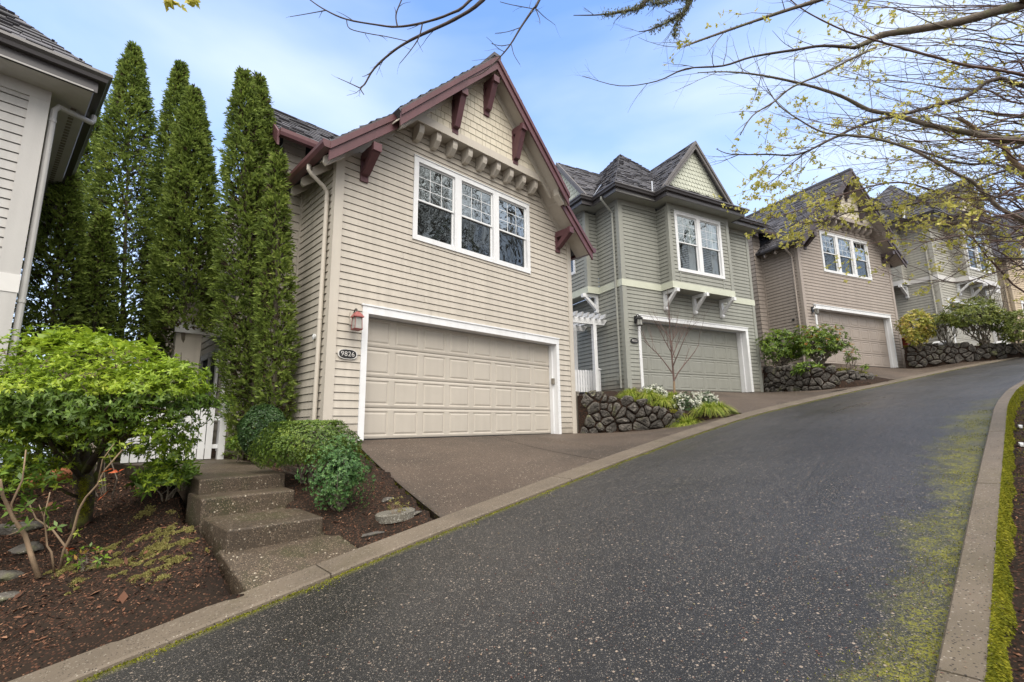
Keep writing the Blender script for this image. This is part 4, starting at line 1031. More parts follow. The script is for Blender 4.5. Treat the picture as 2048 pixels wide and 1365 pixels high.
for hf, lb in ((H1, 'outdoor outlet low on the beige side wall behind the downspout'), (H2, 'outdoor outlet low on the sage green side wall')):
    ob = MB(); ob.box(-0.05, 0.0, 0.30, 0.42, 0.25, 0.42); ob.box(-0.07, -0.05, 0.31, 0.41, 0.24, 0.30); ob.box(-0.04, -0.0, 0.33, 0.39, 0.16, 0.25)
    q = ob.build('outlet_box', None, M['sage_trim' if hf is H2 else 'beige_trim']); q.location = hf.o; q.rotation_euler = (0, 0, hf.rz); tag(q, lb, 'outlet')
# grey posts beside the garages
def post(hf, u, v, z0, z1, label):
    p = MB(); p.box(-0.05, 0.05, -0.06, 0.06, 0, z1 - z0 - 0.03); p.box(-0.065, 0.065, -0.075, 0.075, z1 - z0 - 0.03, z1 - z0)
    o = p.build('wooden_post', None, M['post']); o.location = hf.w(u, v, z0); o.rotation_euler = (0, 0, hf.rz); tag(o, label, 'post', 'grey posts at the house corners')
post(H1, 6.36, 0.06, -0.25, 1.02, 'grey wooden post between the nearest house and the first stone wall')
post(H2, 6.28, 0.06, -0.1, 0.66, 'grey post between the sage green house and the second stone wall')

# ------------------------------------------------------------------ road frame: s along the street, t across
RD = np.array([sin(radians(47.2)), cos(radians(47.2))]); RR = np.array([RD[1], -RD[0]])
S_ = np.array([-40, -8, -4, 0, 2.6, 5.5, 8.04, 10.78, 13.25, 15.74, 18.4, 22.4, 27.8, 33, 45])
TL = np.array([-3.9, -3.9, -3.9, -3.89, -3.91, -3.95, -4.12, -4.12, -3.72, -3.27, -2.68, -1.86, -0.17, 2.4, 12])
ZL = np.array([-7.5, -2.77, -2.08, -1.395, -0.948, -0.49, -0.17, 0.19, 0.52, 0.85, 1.20, 1.73, 2.47, 3.1, 4.6])
TR = np.array([-.43, -.43, -.43, -.43, -.43, -.43, -.44, -.45, -.35, -.05, .62, 1.55, 3.3, 5.9, 15.5])
ZR = np.array([-7.7, -2.92, -2.22, -1.53, -1.085, -0.59, -0.23, 0.17, 0.50, 0.85, 1.22, 1.76, 2.50, 3.15, 4.65])
SS = np.arange(-20, 40, 0.25)
def smooth(y):
    v = np.interp(SS, S_, y); k = np.ones(7) / 7; return np.convolve(np.pad(v, 3, 'edge'), k, 'valid')
tl, zl, tr, zr = map(smooth, (TL, ZL, TR, ZR))
def xy(s, t): return RD * s + RR * t
def kerb_pt(i, side, off, dz):
    t, z = (tl[i], zl[i]) if side == 'L' else (tr[i], zr[i])
    p = xy(SS[i], t + off); return (p[0], p[1], z + dz)

# road sheet
n, c = len(SS), 14
V = []; UV = []
for i in range(n):
    for j in range(c + 1):
        f = j / c; t = tl[i] + (tr[i] - tl[i]) * f; p = xy(SS[i], t)
        V.append((p[0], p[1], zl[i] - 0.035 + (zr[i] - zl[i] + 0.035) * f + 0.02 * sin(pi * f))); UV.append((SS[i], t - tl[i]))
F = [[i * (c + 1) + j, i * (c + 1) + j + 1, (i + 1) * (c + 1) + j + 1, (i + 1) * (c + 1) + j] for i in range(n - 1) for j in range(c)]
road = npmesh('road', np.array(V), np.array(F), M['asphalt'], smooth=True)
uvl = road.data.uv_layers.new(name='UVMap'); li = np.zeros(len(road.data.loops), dtype=np.int32); road.data.loops.foreach_get('vertex_index', li)
uvl.data.foreach_set('uv', np.array(UV, dtype=np.float32)[li].ravel()); tag(road, kind='structure')

def kerb(name, side, prof, joints):
    """prof = list of (offset, dz); cut by narrow joints"""
    mb = MB(); seg = []
    bounds = [-20] + joints + [39.7]
    for a, b in zip(bounds[:-1], bounds[1:]):
        ss = [a + 0.006] + [x for x in SS if a + 0.05 < x < b - 0.05] + [b - 0.006]
        rings = []
        for s in ss:
            t = np.interp(s, SS, tl if side == 'L' else tr); z = np.interp(s, SS, zl if side == 'L' else zr)
            rings.append([(*xy(s, t + o), z + d) for o, d in prof])
        k = len(prof)
        for A, B in zip(rings[:-1], rings[1:]):
            mb.faces(A + B, [(j, j + 1, k + j + 1, k + j) for j in range(k - 1)])
        mb.poly(rings[0][::-1]); mb.poly(rings[-1])
    return tag(mb.build(name, None, M['kerb']), kind='structure')
kerb('left_kerb', 'L', [(-0.33, -0.2), (-0.33, 0.0), (-0.32, 0.008), (-0.02, 0.0), (0.0, -0.012), (0.003, -0.08)], [-12, -6, -1.3, 1.66, 4.6, 7.2, 10.2, 13.3, 16.3, 19.4, 22.5, 25.5, 28.6])
kerb('right_kerb', 'R', [(0.0, -0.06), (0.002, 0.058), (0.012, 0.07), (0.15, 0.074), (0.16, 0.066), (0.162, -0.3)], [-12, -8, -4, -1.0, 2.72, 5.6, 8.2, 11.2, 14.2, 17.2, 20.2, 23.2, 26.2])

# driveways
def Hz(hf, u, v, z=0.0):
    p = hf.w(u, v, z); return (p.x, p.y, p.z)
def resample(pts, n):
    P = np.array(pts, float); d = np.r_[0, np.cumsum(np.linalg.norm(np.diff(P, axis=0), axis=1))]
    q = np.linspace(0, d[-1], n); return np.stack([np.interp(q, d, P[:, k]) for k in range(3)], 1)
def kerb_line(s0, s1, off=-0.332, dz=-0.006, n=30):
    ss = np.linspace(s0, s1, n); out = []
    for s in ss:
        t = np.interp(s, SS, tl) + off; out.append((*xy(s, t), np.interp(s, SS, zl) + dz))
    return out
DRIVES = []
def driveway(name, top, s0, s1, n=40, m=10, joints=()):
    A = resample(top, n); B = resample(kerb_line(s0, s1, n=n), n); V = []
    for i in range(n):
        for j in range(m + 1):
            f = j / m; p = A[i] * (1 - f) + B[i] * f
            p[2] += -0.04 * sin(pi * f) * (1 if abs(A[i][2] - B[i][2]) > 0.2 else 0.2); V.append(p)
    F = [[i * (m + 1) + j, i * (m + 1) + j + 1, (i + 1) * (m + 1) + j + 1, (i + 1) * (m + 1) + j] for i in range(n - 1) for j in range(m)]
    k = len(V)
    L = [V[j] for j in range(m + 1)]; V += [p - np.array([0, 0, 0.14]) for p in L]
    F += [[j, j + 1, k + j + 1, k + j] for j in range(m)]
    DRIVES.append(np.array([q[:2] for q in list(A) + list(B[::-1])]))
    o = tag(npmesh(name, np.array(V), np.array(F), M['aggregate'], smooth=False), kind='structure')
    for i in joints:
        J = []; k0 = None
        for j in range(m + 1):
            a, b = np.array(V[i * (m + 1) + j]), np.array(V[(i + 1) * (m + 1) + j]); d_ = (b - a) / max(np.linalg.norm(b - a), 1e-6) * 0.012
            J += [a + [0, 0, 0.003], a + d_ + [0, 0, 0.003]]
        tag(npmesh('driveway_joint', np.array(J), np.array([[2 * j, 2 * j + 1, 2 * j + 3, 2 * j + 2] for j in range(m)]), M['joint']), kind='structure')
    return o
WALL1 = [(1.60, 12.02, -0.20), (2.35, 12.05, -0.18), (3.05, 11.80, -0.14), (3.65, 11.40, -0.06), (4.25, 10.85, 0.08), (4.65, 10.45, 0.16)]
driveway('driveway', [Hz(H1, 0.50, 0.0), Hz(H1, 0.60, 0.24), Hz(H1, 5.6, 0.24), Hz(H1, 6.3, 0.05)] + WALL1[1:], 2.92, 10.75, n=70, m=14, joints=(24, 44))
WALL2 = [Hz(H2, 6.36, -0.02, -0.02), (9.30, 16.1, 1.02), (9.75, 15.1, 1.0), (10.5, 14.95, 1.10), (11.3, 15.2, 1.22)]
driveway('driveway', [Hz(H2, -0.15, -0.15, -0.05), Hz(H2, 0.58, 0.35), Hz(H2, 5.5, 0.35), Hz(H2, 6.2, 0.0)] + WALL2[1:3], 11.0, 17.6)
driveway('driveway', [Hz(H3, 0.75, -0.3, -0.15), Hz(H3, 1.2, 0.24), Hz(H3, 5.6, 0.24), Hz(H3, 6.3, 0.02), (18.0, 19.1, 2.28), (19.9, 19.0, 2.44)], 18.9, 27.2)
driveway('driveway', [Hz(H4, 0.6, 0.2), Hz(H4, 5.6, 0.2), Hz(H4, 8, 0.2)], 28.5, 33)

# steps and path to the entry of the first house
def hbox(hf, mb, poly, z0, z1):
    n = len(poly); A = [Hz(hf, u, v, z0) for u, v in poly]; B = [Hz(hf, u, v, z1) for u, v in poly]
    mb.faces(A + B, [tuple(range(n - 1, -1, -1)), tuple(range(n, 2 * n))] + [(i, (i + 1) % n, n + (i + 1) % n, n + i) for i in range(n)])
st = empty('entry_steps', H1.w(-1.55, -2.8, -0.9), H1.rz, 'brown pebbled concrete steps with a landing going up to the white gate', 'steps')
inv = Matrix.Rotation(-H1.rz, 4, 'Z') @ Matrix.Translation(-st.location)
def stpart(name, poly, z0, z1, m='step', zs=None):
    mb = MB(); hbox(H1, mb, poly, z0, z1)
    if zs: 
        k = len(poly)
        for i, z in enumerate(zs): mb.v[k + i] = Hz(H1, *poly[i], z)
    mb.v = [tuple(inv @ Vector(p)) for p in mb.v]; o = mb.build(name, st, M[m])
    bv = o.modifiers.new('b', 'BEVEL'); bv.width = 0.018; bv.segments = 3; return o
stpart('tread', [(-1.93, -2.79), (-1.12, -2.79), (-1.06, -1.7), (-1.93, -1.7)], -1.1, -0.64)
stpart('tread', [(-1.955, -1.94), (-1.08, -1.93), (-1.04, -1.3), (-1.955, -1.3)], -1.1, -0.465)
stpart('landing', [(-1.92, -1.59), (-1.04, -1.50), (-0.98, -0.9), (-0.75, 0.2), (-0.65, 1.8), (-0.7, 3.0), (-2.3, 3.0), (-1.75, 0.5)], -1.0, -0.314)
_kl = [np.array(q) for q in kerb_line(1.16, 2.05, off=-0.325, dz=-0.004, n=4)]
_lo = [(float(np.dot(q[:2] - np.array(H1.o[:2]), H1.u[:2])), float(np.dot(q[:2] - np.array(H1.o[:2]), H1.v[:2])), q[2] - H1.o.z) for q in _kl]
stpart('path_slab', [(a, b) for a, b, _ in _lo] + [(-0.98, -2.70), (-1.97, -2.70)], -1.4, -0.8, zs=[c_ for _, _, c_ in _lo] + [-0.785, -0.80])

# ------------------------------------------------------------------ terrain
CP = []
for i in range(0, n, 8): CP.append(kerb_pt(i, 'L', -0.34, -0.03)); CP.append(kerb_pt(i, 'R', 0.17, -0.14)); CP.append(kerb_pt(i, 'R', 2.5, -0.05)); CP.append(kerb_pt(i, 'R', 8, 0.9))
for hf, z in ((H1, -0.06), (H2, -0.08), (H3, -0.08), (H4, -0.05)):
    for u in (0, 3, 6):
        for v in (0.3, 5, 9): CP.append(Hz(hf, u, v, z))
CP += [(-3.6, 3.45, -1.36), (-4.4, 4.0, -1.33), (-4.9, 5.7, -1.02), (-6.5, 4.2, -1.3), (-3.9, 5.1, -1.05), (-3.3, 4.9, -1.05), (-3.2, 4.4, -1.15), (-5.5, 7.5, -0.75), (-6.3, 8.8, -0.62), (-7.5, 11, -0.6), (-9, 8, -0.9), (-8, 14, -0.5), (-14, 12, -1.3), (-12, 4, -2)]
CP += [Hz(H1, -0.9, -3.28, -0.88), Hz(H1, -0.6, -2.6, -0.72), Hz(H1, -0.9, -1.9, -0.56), Hz(H1, -0.2, -1.9, -0.44), Hz(H1, -0.6, -1, -0.38), Hz(H1, 0.3, -0.6, -0.2), Hz(H1, -0.6, 0.5, -0.35), Hz(H1, -0.4, 1.4, -0.33), Hz(H1, -0.25, -2.8, -0.68)]
CP += [Hz(H1, -2.1, -3.15, -1.0), Hz(H1, -2.08, -2.7, -0.80), Hz(H1, -2.1, -2.2, -0.68), Hz(H1, -2.12, -1.7, -0.56), Hz(H1, -2.08, -0.6, -0.42), Hz(H1, -2.6, -2.6, -0.92)]
CP += [Hz(H1, -2.9, -2.0, -0.92), Hz(H1, -2.25, -1.2, -0.68), Hz(H1, -2.2, 0.3, -0.5), Hz(H1, -2.4, 2.0, -0.42)]
CP += [(2.2, 12.75, 0.66), (3.0, 12.5, 0.62), (3.6, 12.1, 0.55), (4.1, 11.6, 0.36), (4.6, 11.1, 0.26), (4.9, 10.7, 0.20), (3.9, 13.2, 0.85), (2.3, 14.2, 0.95), (1.5, 16, 1.0)]
CP += [(9.9, 17.3, 1.85), (10.2, 16.3, 1.78), (10.7, 15.7, 1.66), (11.5, 15.6, 1.50), (12.1, 15.65, 1.42), (11.3, 16.8, 1.95), (8.4, 19, 1.9)]
CP += [(17.2, 20.6, 2.95), (18.6, 20.1, 2.95), (20.2, 19.9, 3.0), (21.5, 20.2, 3.05)]
CP += [(120, 140, 14), (-120, 140, -6), (-150, -100, -16), (100, -120, 2), (0, 150, 3), (-60, 40, -5), (60, 60, 9), (40, 5, 4), (60, -10, 7)]
CP = np.array(CP, float)
K = np.linalg.norm(CP[:, None, :2] - CP[None, :, :2], axis=2) + np.eye(len(CP)) * -0.05
A_ = np.block([[K, np.c_[np.ones(len(CP)), CP[:, :2]]], [np.c_[np.ones(len(CP)), CP[:, :2]].T, np.zeros((3, 3))]])
Wt = np.linalg.solve(A_, np.r_[CP[:, 2], 0, 0, 0])
def ground_z(P):
    P = np.atleast_2d(np.asarray(P, float))[:, :2]; out = np.empty(len(P))
    for a in range(0, len(P), 20000):
        q = P[a:a + 20000]; k = np.linalg.norm(q[:, None] - CP[None, :, :2], axis=2)
        out[a:a + 20000] = k @ Wt[:-3] + Wt[-3] + q @ Wt[-2:]
    return out
def inpoly(P, poly):
    x, y = P[:, 0], P[:, 1]; r = np.zeros(len(P), bool); m = len(poly)
    for i in range(m):
        x0, y0 = poly[i]; x1, y1 = poly[(i + 1) % m]
        if y0 == y1: continue
        cnd = ((y0 > y) != (y1 > y)) & (x < (x1 - x0) * (y - y0) / (y1 - y0) + x0); r ^= cnd
    return r
def geo(a, b, s, lim):
    out = [a]; 
    while abs(out[-1] - lim) > s and len(out) < 60:
        s *= 1.35; out.append(out[-1] + b * s)
    return out
gx = np.array(sorted(set(np.round(geo(-8, -1, 0.1, -160)[1:] + list(np.arange(-8, 8, 0.1)) + list(np.arange(8, 24, 0.2)) + geo(24, 1, 0.2, 170), 3))))
gy = np.array(sorted(set(np.round(geo(0, -1, 0.1, -160)[1:] + list(np.arange(0, 13, 0.1)) + list(np.arange(13, 24, 0.2)) + geo(24, 1, 0.2, 170), 3))))
gx = np.clip(gx, -180, 190); gy = np.clip(gy, -180, 190)
X, Y = np.meshgrid(gx, gy, indexing='ij'); P = np.c_[X.ravel(), Y.ravel()]; Z = ground_z(P)
Z = np.clip(Z, -20, 18)
sv = P @ RD; tv = P @ RR
TLv = np.interp(sv, SS, tl); TRv = np.interp(sv, SS, tr); ins = (sv > -20) & (sv < 39.5)
nearr = ins & (tv > TLv - 0.24) & (tv < TRv + 0.02)
low = np.minimum(np.interp(sv, SS, zl), np.interp(sv, SS, zr)) - 0.3
nz_ = RNG.normal(0, 0.006, len(P)) + 0.012 * np.sin(P[:, 0] * 7.1 + 2 * np.sin(P[:, 1] * 5.3)) + 0.010 * np.sin(P[:, 1] * 11.7 + 3 * np.sin(P[:, 0] * 6.1))
Z = Z + nz_
tin = np.interp(sv, SS, zr) - 0.10
rb = ins & (tv >= TRv + 0.02) & (tv < TRv + 0.9)
Z = np.where(rb, np.minimum(Z, tin - 0.03 + nz_), Z)
Z = np.where(nearr, low, Z)
for dp in DRIVES: Z = np.where(inpoly(P, dp), Z - 0.45, Z)
lp = np.array([Hz(H1, u, v)[:2] for u, v in [(-1.93, -3.42), (-1.0, -3.52), (-1.10, -2.8), (-1.2, -1.8), (-1.15, -0.9), (-0.9, 0.2), (-0.82, 3), (-2.25, 3), (-1.9, 0.5), (-2.0, -1.8)]])
Z = np.where(inpoly(P, lp), Z - 0.25, Z)
nx, ny = len(gx), len(gy)
I = np.arange(nx * ny).reshape(nx, ny)
F = np.stack([I[:-1, :-1].ravel(), I[1:, :-1].ravel(), I[1:, 1:].ravel(), I[:-1, 1:].ravel()], 1)
tag(npmesh('ground', np.c_[P, Z], F, M['soil'], smooth=True), kind='structure')
GZ = Z.reshape(nx, ny)
def gz(x, y):
    """height of the ground mesh at arrays x, y"""
    x = np.atleast_1d(x); y = np.atleast_1d(y)
    i = np.clip(np.searchsorted(gx, x) - 1, 0, nx - 2); j = np.clip(np.searchsorted(gy, y) - 1, 0, ny - 2)
    fx = (x - gx[i]) / (gx[i + 1] - gx[i]); fy = (y - gy[j]) / (gy[j + 1] - gy[j])
    return GZ[i, j] * (1 - fx) * (1 - fy) + GZ[i + 1, j] * fx * (1 - fy) + GZ[i, j + 1] * (1 - fx) * fy + GZ[i + 1, j + 1] * fx * fy

# ------------------------------------------------------------------ scattered litter, debris and moss
def flat_chips(P, size, lift=0.006, tilt=0.35):
    n = len(P); a = RNG.uniform(0, 2 * pi, n); D = np.c_[np.cos(a), np.sin(a), RNG.normal(0, tilt, n)]
    Nn = np.c_[RNG.normal(0, tilt, n), RNG.normal(0, tilt, n), np.ones(n)]
    L = size * RNG.uniform(0.5, 1.6, n); return leaf_quads(P + np.c_[np.zeros(n), np.zeros(n), np.full(n, lift)], D, Nn, L, L * RNG.uniform(0.25, 0.6, n), fold=0.15)
def scatter(poly, n):
    poly = np.array(poly)[:, :2]; lo, hi = poly.min(0), poly.max(0); out = []
    while sum(map(len, out)) < n:
        q = RNG.uniform(lo, hi, (n * 2, 2)); out.append(q[inpoly(q, poly)])
    return np.concatenate(out)[:n]
LEFTBED = [(-3.3, 2.95), (-2.1, 4.1), (-2.35, 4.3), (-3.0, 4.7), (-3.5, 5.4), (-4.3, 6.6), (-5.8, 8), (-7, 6.5), (-6.2, 4.0), (-4.8, 2.8)]
MIDBED = [Hz(H1, *q)[:2] for q in ((-1.0, -2.7), (-0.95, -3.35), (-0.22, -3.33), (0.48, -0.2), (-0.1, 1.3), (-0.75, 1.3), (-0.85, 0), (-1.1, -1.2))]
parts = []
for poly, cnt, sz in ((LEFTBED, 22000, 0.018), (LEFTBED, 3000, 0.040), (LEFTBED, 260, 0.075), (MIDBED, 6000, 0.018), (MIDBED, 250, 0.045)):
    q = scatter(poly, cnt); parts.append(flat_chips(np.c_[q, gz(q[:, 0], q[:, 1])], sz))
ss = RNG.uniform(0.5, 16, 9000); tt = np.interp(ss, SS, tr) + 0.17 + np.abs(RNG.normal(0, 1.1, 9000)); q = np.outer(ss, RD) + np.outer(tt, RR)
parts.append(flat_chips(np.c_[q, gz(q[:, 0], q[:, 1])], 0.026))
Vl, Fl = cat(parts); tag(npmesh('leaf_litter', Vl, Fl, M['litter']), 'reddish brown bark chips and dead leaves covering the planting beds', 'leaf litter', kind='stuff')
# debris on road, denser to the right kerb
nn = 7000; ss = 1 + 12 * RNG.random(nn) ** 1.3; fr = 1 - RNG.beta(1.0, 2.2, nn); tt = np.interp(ss, SS, tl) * (1 - fr) + np.interp(ss, SS, tr) * fr
zz = (np.interp(ss, SS, zl) - 0.035) * (1 - fr) + np.interp(ss, SS, zr) * fr + 0.02 * np.sin(pi * fr)
q = np.outer(ss, RD) + np.outer(tt, RR); a1 = flat_chips(np.c_[q, zz], 0.011, 0.004, 0.15)
nn = 260; ss = RNG.uniform(1.5, 11, nn); q = np.outer(ss, RD) + np.outer(np.interp(ss, SS, tr) + RNG.uniform(0.01, 0.15, nn), RR)
a2 = flat_chips(np.c_[q, np.interp(ss, SS, zr) + 0.073], 0.011, 0.003, 0.1)
Vl, Fl = cat([a1, a2]); tag(npmesh('bud_scales', Vl, Fl, M['debris']), 'small reddish bud scales strewn over the asphalt and right kerb', 'debris', kind='stuff')
def tufts(P, ln, up, n_each=1, spread=0.6, wd=0.35):
    n = len(P); d = up + RNG.normal(0, spread, (n, 3)); L = ln * RNG.uniform(0.5, 1.4, n)
    return leaf_quads(P, d, RNG.normal(0, 1, (n, 3)), L, L * wd)
# moss hanging on the right kerb's outer face
nn = 60000; ss = RNG.uniform(1.5, 16, nn) ** 1.0; ss = 1.5 + 14.5 * RNG.random(nn) ** 1.5; dep = RNG.random(nn) ** 1.2
lump = 0.015 + 0.024 * (np.sin(ss * 9) * np.sin(ss * 3.7 + 1) + 1)
q = np.outer(ss, RD) + np.outer(np.interp(ss, SS, tr) + 0.150 + dep * lump * 0.9, RR)
Pm = np.c_[q, np.interp(ss, SS, zr) + 0.085 - dep * 0.20]
m1 = tufts(Pm, 0.016, np.array([RR[0] * 0.8, RR[1] * 0.8, 0.1]) - np.outer(dep, [0, 0, 0.9]), spread=0.35)
nn = 9000; ss = 1.5 + 1.1 * RNG.random(nn); q = np.outer(ss, RD) + np.outer(np.interp(ss, SS, tr) + 0.2 + np.abs(RNG.normal(0, 0.09, nn)), RR)
m2 = tufts(np.c_[q, gz(q[:, 0], q[:, 1])], 0.018, np.array([0, 0, 1.0]))
nn = 4000; ss = RNG.uniform(5, 14, nn); q = np.outer(ss, RD) + np.outer(np.interp(ss, SS, tr) + 0.2 + np.abs(RNG.normal(0, 0.25, nn)), RR)
keep = (np.sin(q[:, 0] * 4.3) * np.sin(q[:, 1] * 5.1 + 1)) > 0.1; q = q[keep]
m3 = tufts(np.c_[q, gz(q[:, 0], q[:, 1])], 0.016, np.array([0, 0, 1.0]))
# thin moss line in the left gutter and along the driveway edge
nn = 9000; ss = -0.5 + 24 * RNG.random(nn) ** 1.6; wv = 0.035 * (0.4 + np.clip(np.sin(ss * 5) + np.sin(ss * 13.1), 0, 2))
q = np.outer(ss, RD) + np.outer(np.interp(ss, SS, tl) + 0.004 + np.abs(RNG.normal(0, 1, nn)) * wv, RR)
ne = 16000; se = 1.2 + 9.5 * RNG.random(ne); of = -np.abs(RNG.normal(0, 0.20, ne)) - 0.01; qe = np.outer(se, RD) + np.outer(np.interp(se, SS, tr) + of, RR)
kp_ = (np.sin(qe[:, 0] * 5.1 + np.sin(qe[:, 1] * 7)) + np.sin(qe[:, 1] * 8.3 + 1.7) + np.sin(qe[:, 0] * 23) * 0.6 + RNG.normal(0, 0.5, ne)) > 0.35; qe, se, of = qe[kp_], se[kp_], of[kp_]
fe = 1 + of / 3.45; m6 = tufts(np.c_[qe, (np.interp(se, SS, zl) - 0.035) * (1 - fe) + np.interp(se, SS, zr) * fe + 0.02 * np.sin(pi * fe)], 0.007, np.array([0, 0, 0.4]), wd=0.7)
m4 = tufts(np.c_[q, np.interp(ss, SS, zl) - 0.033], 0.012, np.array([0, 0, 0.6]), wd=0.6)
nn = 2500; f = RNG.random(nn); a = np.array(Hz(H1, 0.46, -0.2, -0.06)); b = np.array(kerb_line(2.95, 3)[0]); q = a + np.outer(f, b - a); q[:, 2] += -0.05 * np.sin(pi * f) - 0.10 * RNG.random(nn); q[:, :2] += RNG.normal(0, 0.012, (nn, 2))
m5 = tufts(q, 0.02, np.array([-0.7, -0.3, 0.3]))
Vl, Fl = cat([m1, m2, m3, m4, m5, m6]); tag(npmesh('moss', Vl, Fl, M['moss']), 'bright yellow green moss along both kerbs and the driveway edge', 'moss', kind='stuff')
parts = []
cush = [((-3.920, 5.328, -1.120), 0.10), ((-3.543, 5.235, -1.080), 0.08), ((-3.732, 4.698, -1.180), 0.08), ((-3.145, 4.507, -1.150), 0.08), ((-3.144, 4.294, -1.200), 0.08), ((-3.503, 4.281, -1.250), 0.10), ((-2.722, 4.078, -1.180), 0.10), ((-3.560, 5.565, -1.020), 0.05), ((-3.206, 5.188, -1.050), 0.05), ((-3.398, 4.375, -1.200), 0.07), ((-2.880, 4.387, -1.130), 0.05), ((-3.003, 4.694, -1.080), 0.04), ((-2.820, 3.975, -1.220), 0.07)]
for q in scatter([(-3.0, 3.6), (-2.3, 4.2), (-2.6, 4.5), (-3.4, 4.9), (-3.9, 4.2)], 80): cush.append(((q[0], q[1]), random.uniform(0.015, 0.06)))
for (x, y) in cush:
    nn = int(22000 * (y * y * 3) + 90 * y / 0.02); r = y * RNG.random(nn) ** 0.7; t = RNG.uniform(0, 2 * pi, nn)
    r = r * (0.7 + 0.3 * np.sin(t * 3 + x[0] * 9) + 0.25 * np.sin(t * 7 + x[1] * 20)) * RNG.uniform(0.8, 1.2, nn); q = np.c_[x[0] + r * np.cos(t) * 1.1, x[1] + r * np.sin(t)]
    Pq = np.c_[q, gz(q[:, 0], q[:, 1]) + 0.010 * np.clip(1 - (r / y) ** 2, 0, 1)]; parts.append(tufts(Pq, 0.012, np.array([0, 0, 0.7]), wd=0.55))
Vl, Fl = cat(parts); tag(npmesh('moss_cushions', Vl, Fl, M['mossdry']), 'pale yellow moss cushions scattered on the bark soil of the left bed', 'moss', kind='stuff')

# ------------------------------------------------------------------ stones
def rock(name, c, r, seed, m='stone', label=None, flat=0.5, moss=False, rz=0.0, group=None):
    rr = np.random.default_rng(seed); me = bpy.data.meshes.new(name); import bmesh
    bm = bmesh.new(); bmesh.ops.create_icosphere(bm, subdivisions=3, radius=1)
    ns = rr.normal(0, 1, (12, 3)); ns /= np.linalg.norm(ns, axis=1)[:, None]; ds = rr.uniform(0.45, 0.8, 12)
    for v in bm.verts:
        p = np.array(v.co); 
        for a, d in zip(ns, ds):
            k = p @ a
            if k > d: p = p - a * (k - d) * 0.9
        p = p * (1 + 0.10 * sin(p[0] * 5 + seed) * sin(p[1] * 6) + 0.04 * sin(p[0] * 17) * sin(p[1] * 15 + p[2] * 13)); v.co = Vector((p[0] * r[0], p[1] * r[1], p[2] * r[2]))
    bm.to_mesh(me); bm.free(); me.materials.append(M[m]); me.polygons.foreach_set('use_smooth', [True] * len(me.polygons))
    o = link(bpy.data.objects.new(name, me)); o.location = c; o.rotation_euler = (0, 0, rz)
    if label: tag(o, label, 'stone', group=group)
    return o
rk = [((-5.425, 5.565, -1.100), (0.30, 0.16, 0.10), 'long mossy flat stone behind the pale stems at the left edge'),
      ((-4.416, 4.421, -1.200), (0.16, 0.12, 0.07), 'mossy flat stone at the left edge just right of nothing, above the darkest wet stone'),
      ((-4.691, 4.894, -1.160), (0.15, 0.10, 0.06), 'small grey flat stone under the bright moss tuft at the left edge'),
      ((-3.890, 3.906, -1.300), (0.14, 0.10, 0.06), 'dark wet stone nearest the camera at the left edge')]
rk[1] = (rk[1][0], rk[1][1], 'grey green flat stone in the middle of the left edge row')
for i, (p, r, lb) in enumerate(rk): rock('flat_stone', (p[0], p[1], float(gz(p[0], p[1])[0]) + 0.02), r, 30 + i, label=lb, rz=0.6, group='flat edging stones at the left edge')
for i, (p, r, lb) in enumerate([((-1.407, 5.571, -0.960), (0.10, 0.07, 0.03), 'grey flagstone piece behind the pebbled round lid'), ((-1.051, 5.260, -0.900), (0.11, 0.07, 0.03), 'small grey flagstone beside the moss at the driveway corner'), ((-1.373, 4.842, -1.060), (0.16, 0.06, 0.02), 'thin flagstone between the round lid and the kerb')]):
    rock('flagstone', (p[0], p[1], float(gz(p[0], p[1])[0]) + 0.012), r, 50 + i, label=lb, rz=0.9)
ld = MB(); ld.lathe([(0.0, 0.03), (0.19, 0.03), (0.205, 0.02), (0.205, -0.05)], (0, 0, 0), 40); lo = ld.build('utility_lid', None, M['lid'])
p = (-1.245, 5.251, -1.020); lo.location = (p[0], p[1], float(gz(p[0], p[1])[0]) + 0.01); lo.rotation_euler = (0.02, -0.10, 0); tag(lo, 'round pebbled concrete lid set in soil by the kerb', 'utility lid')

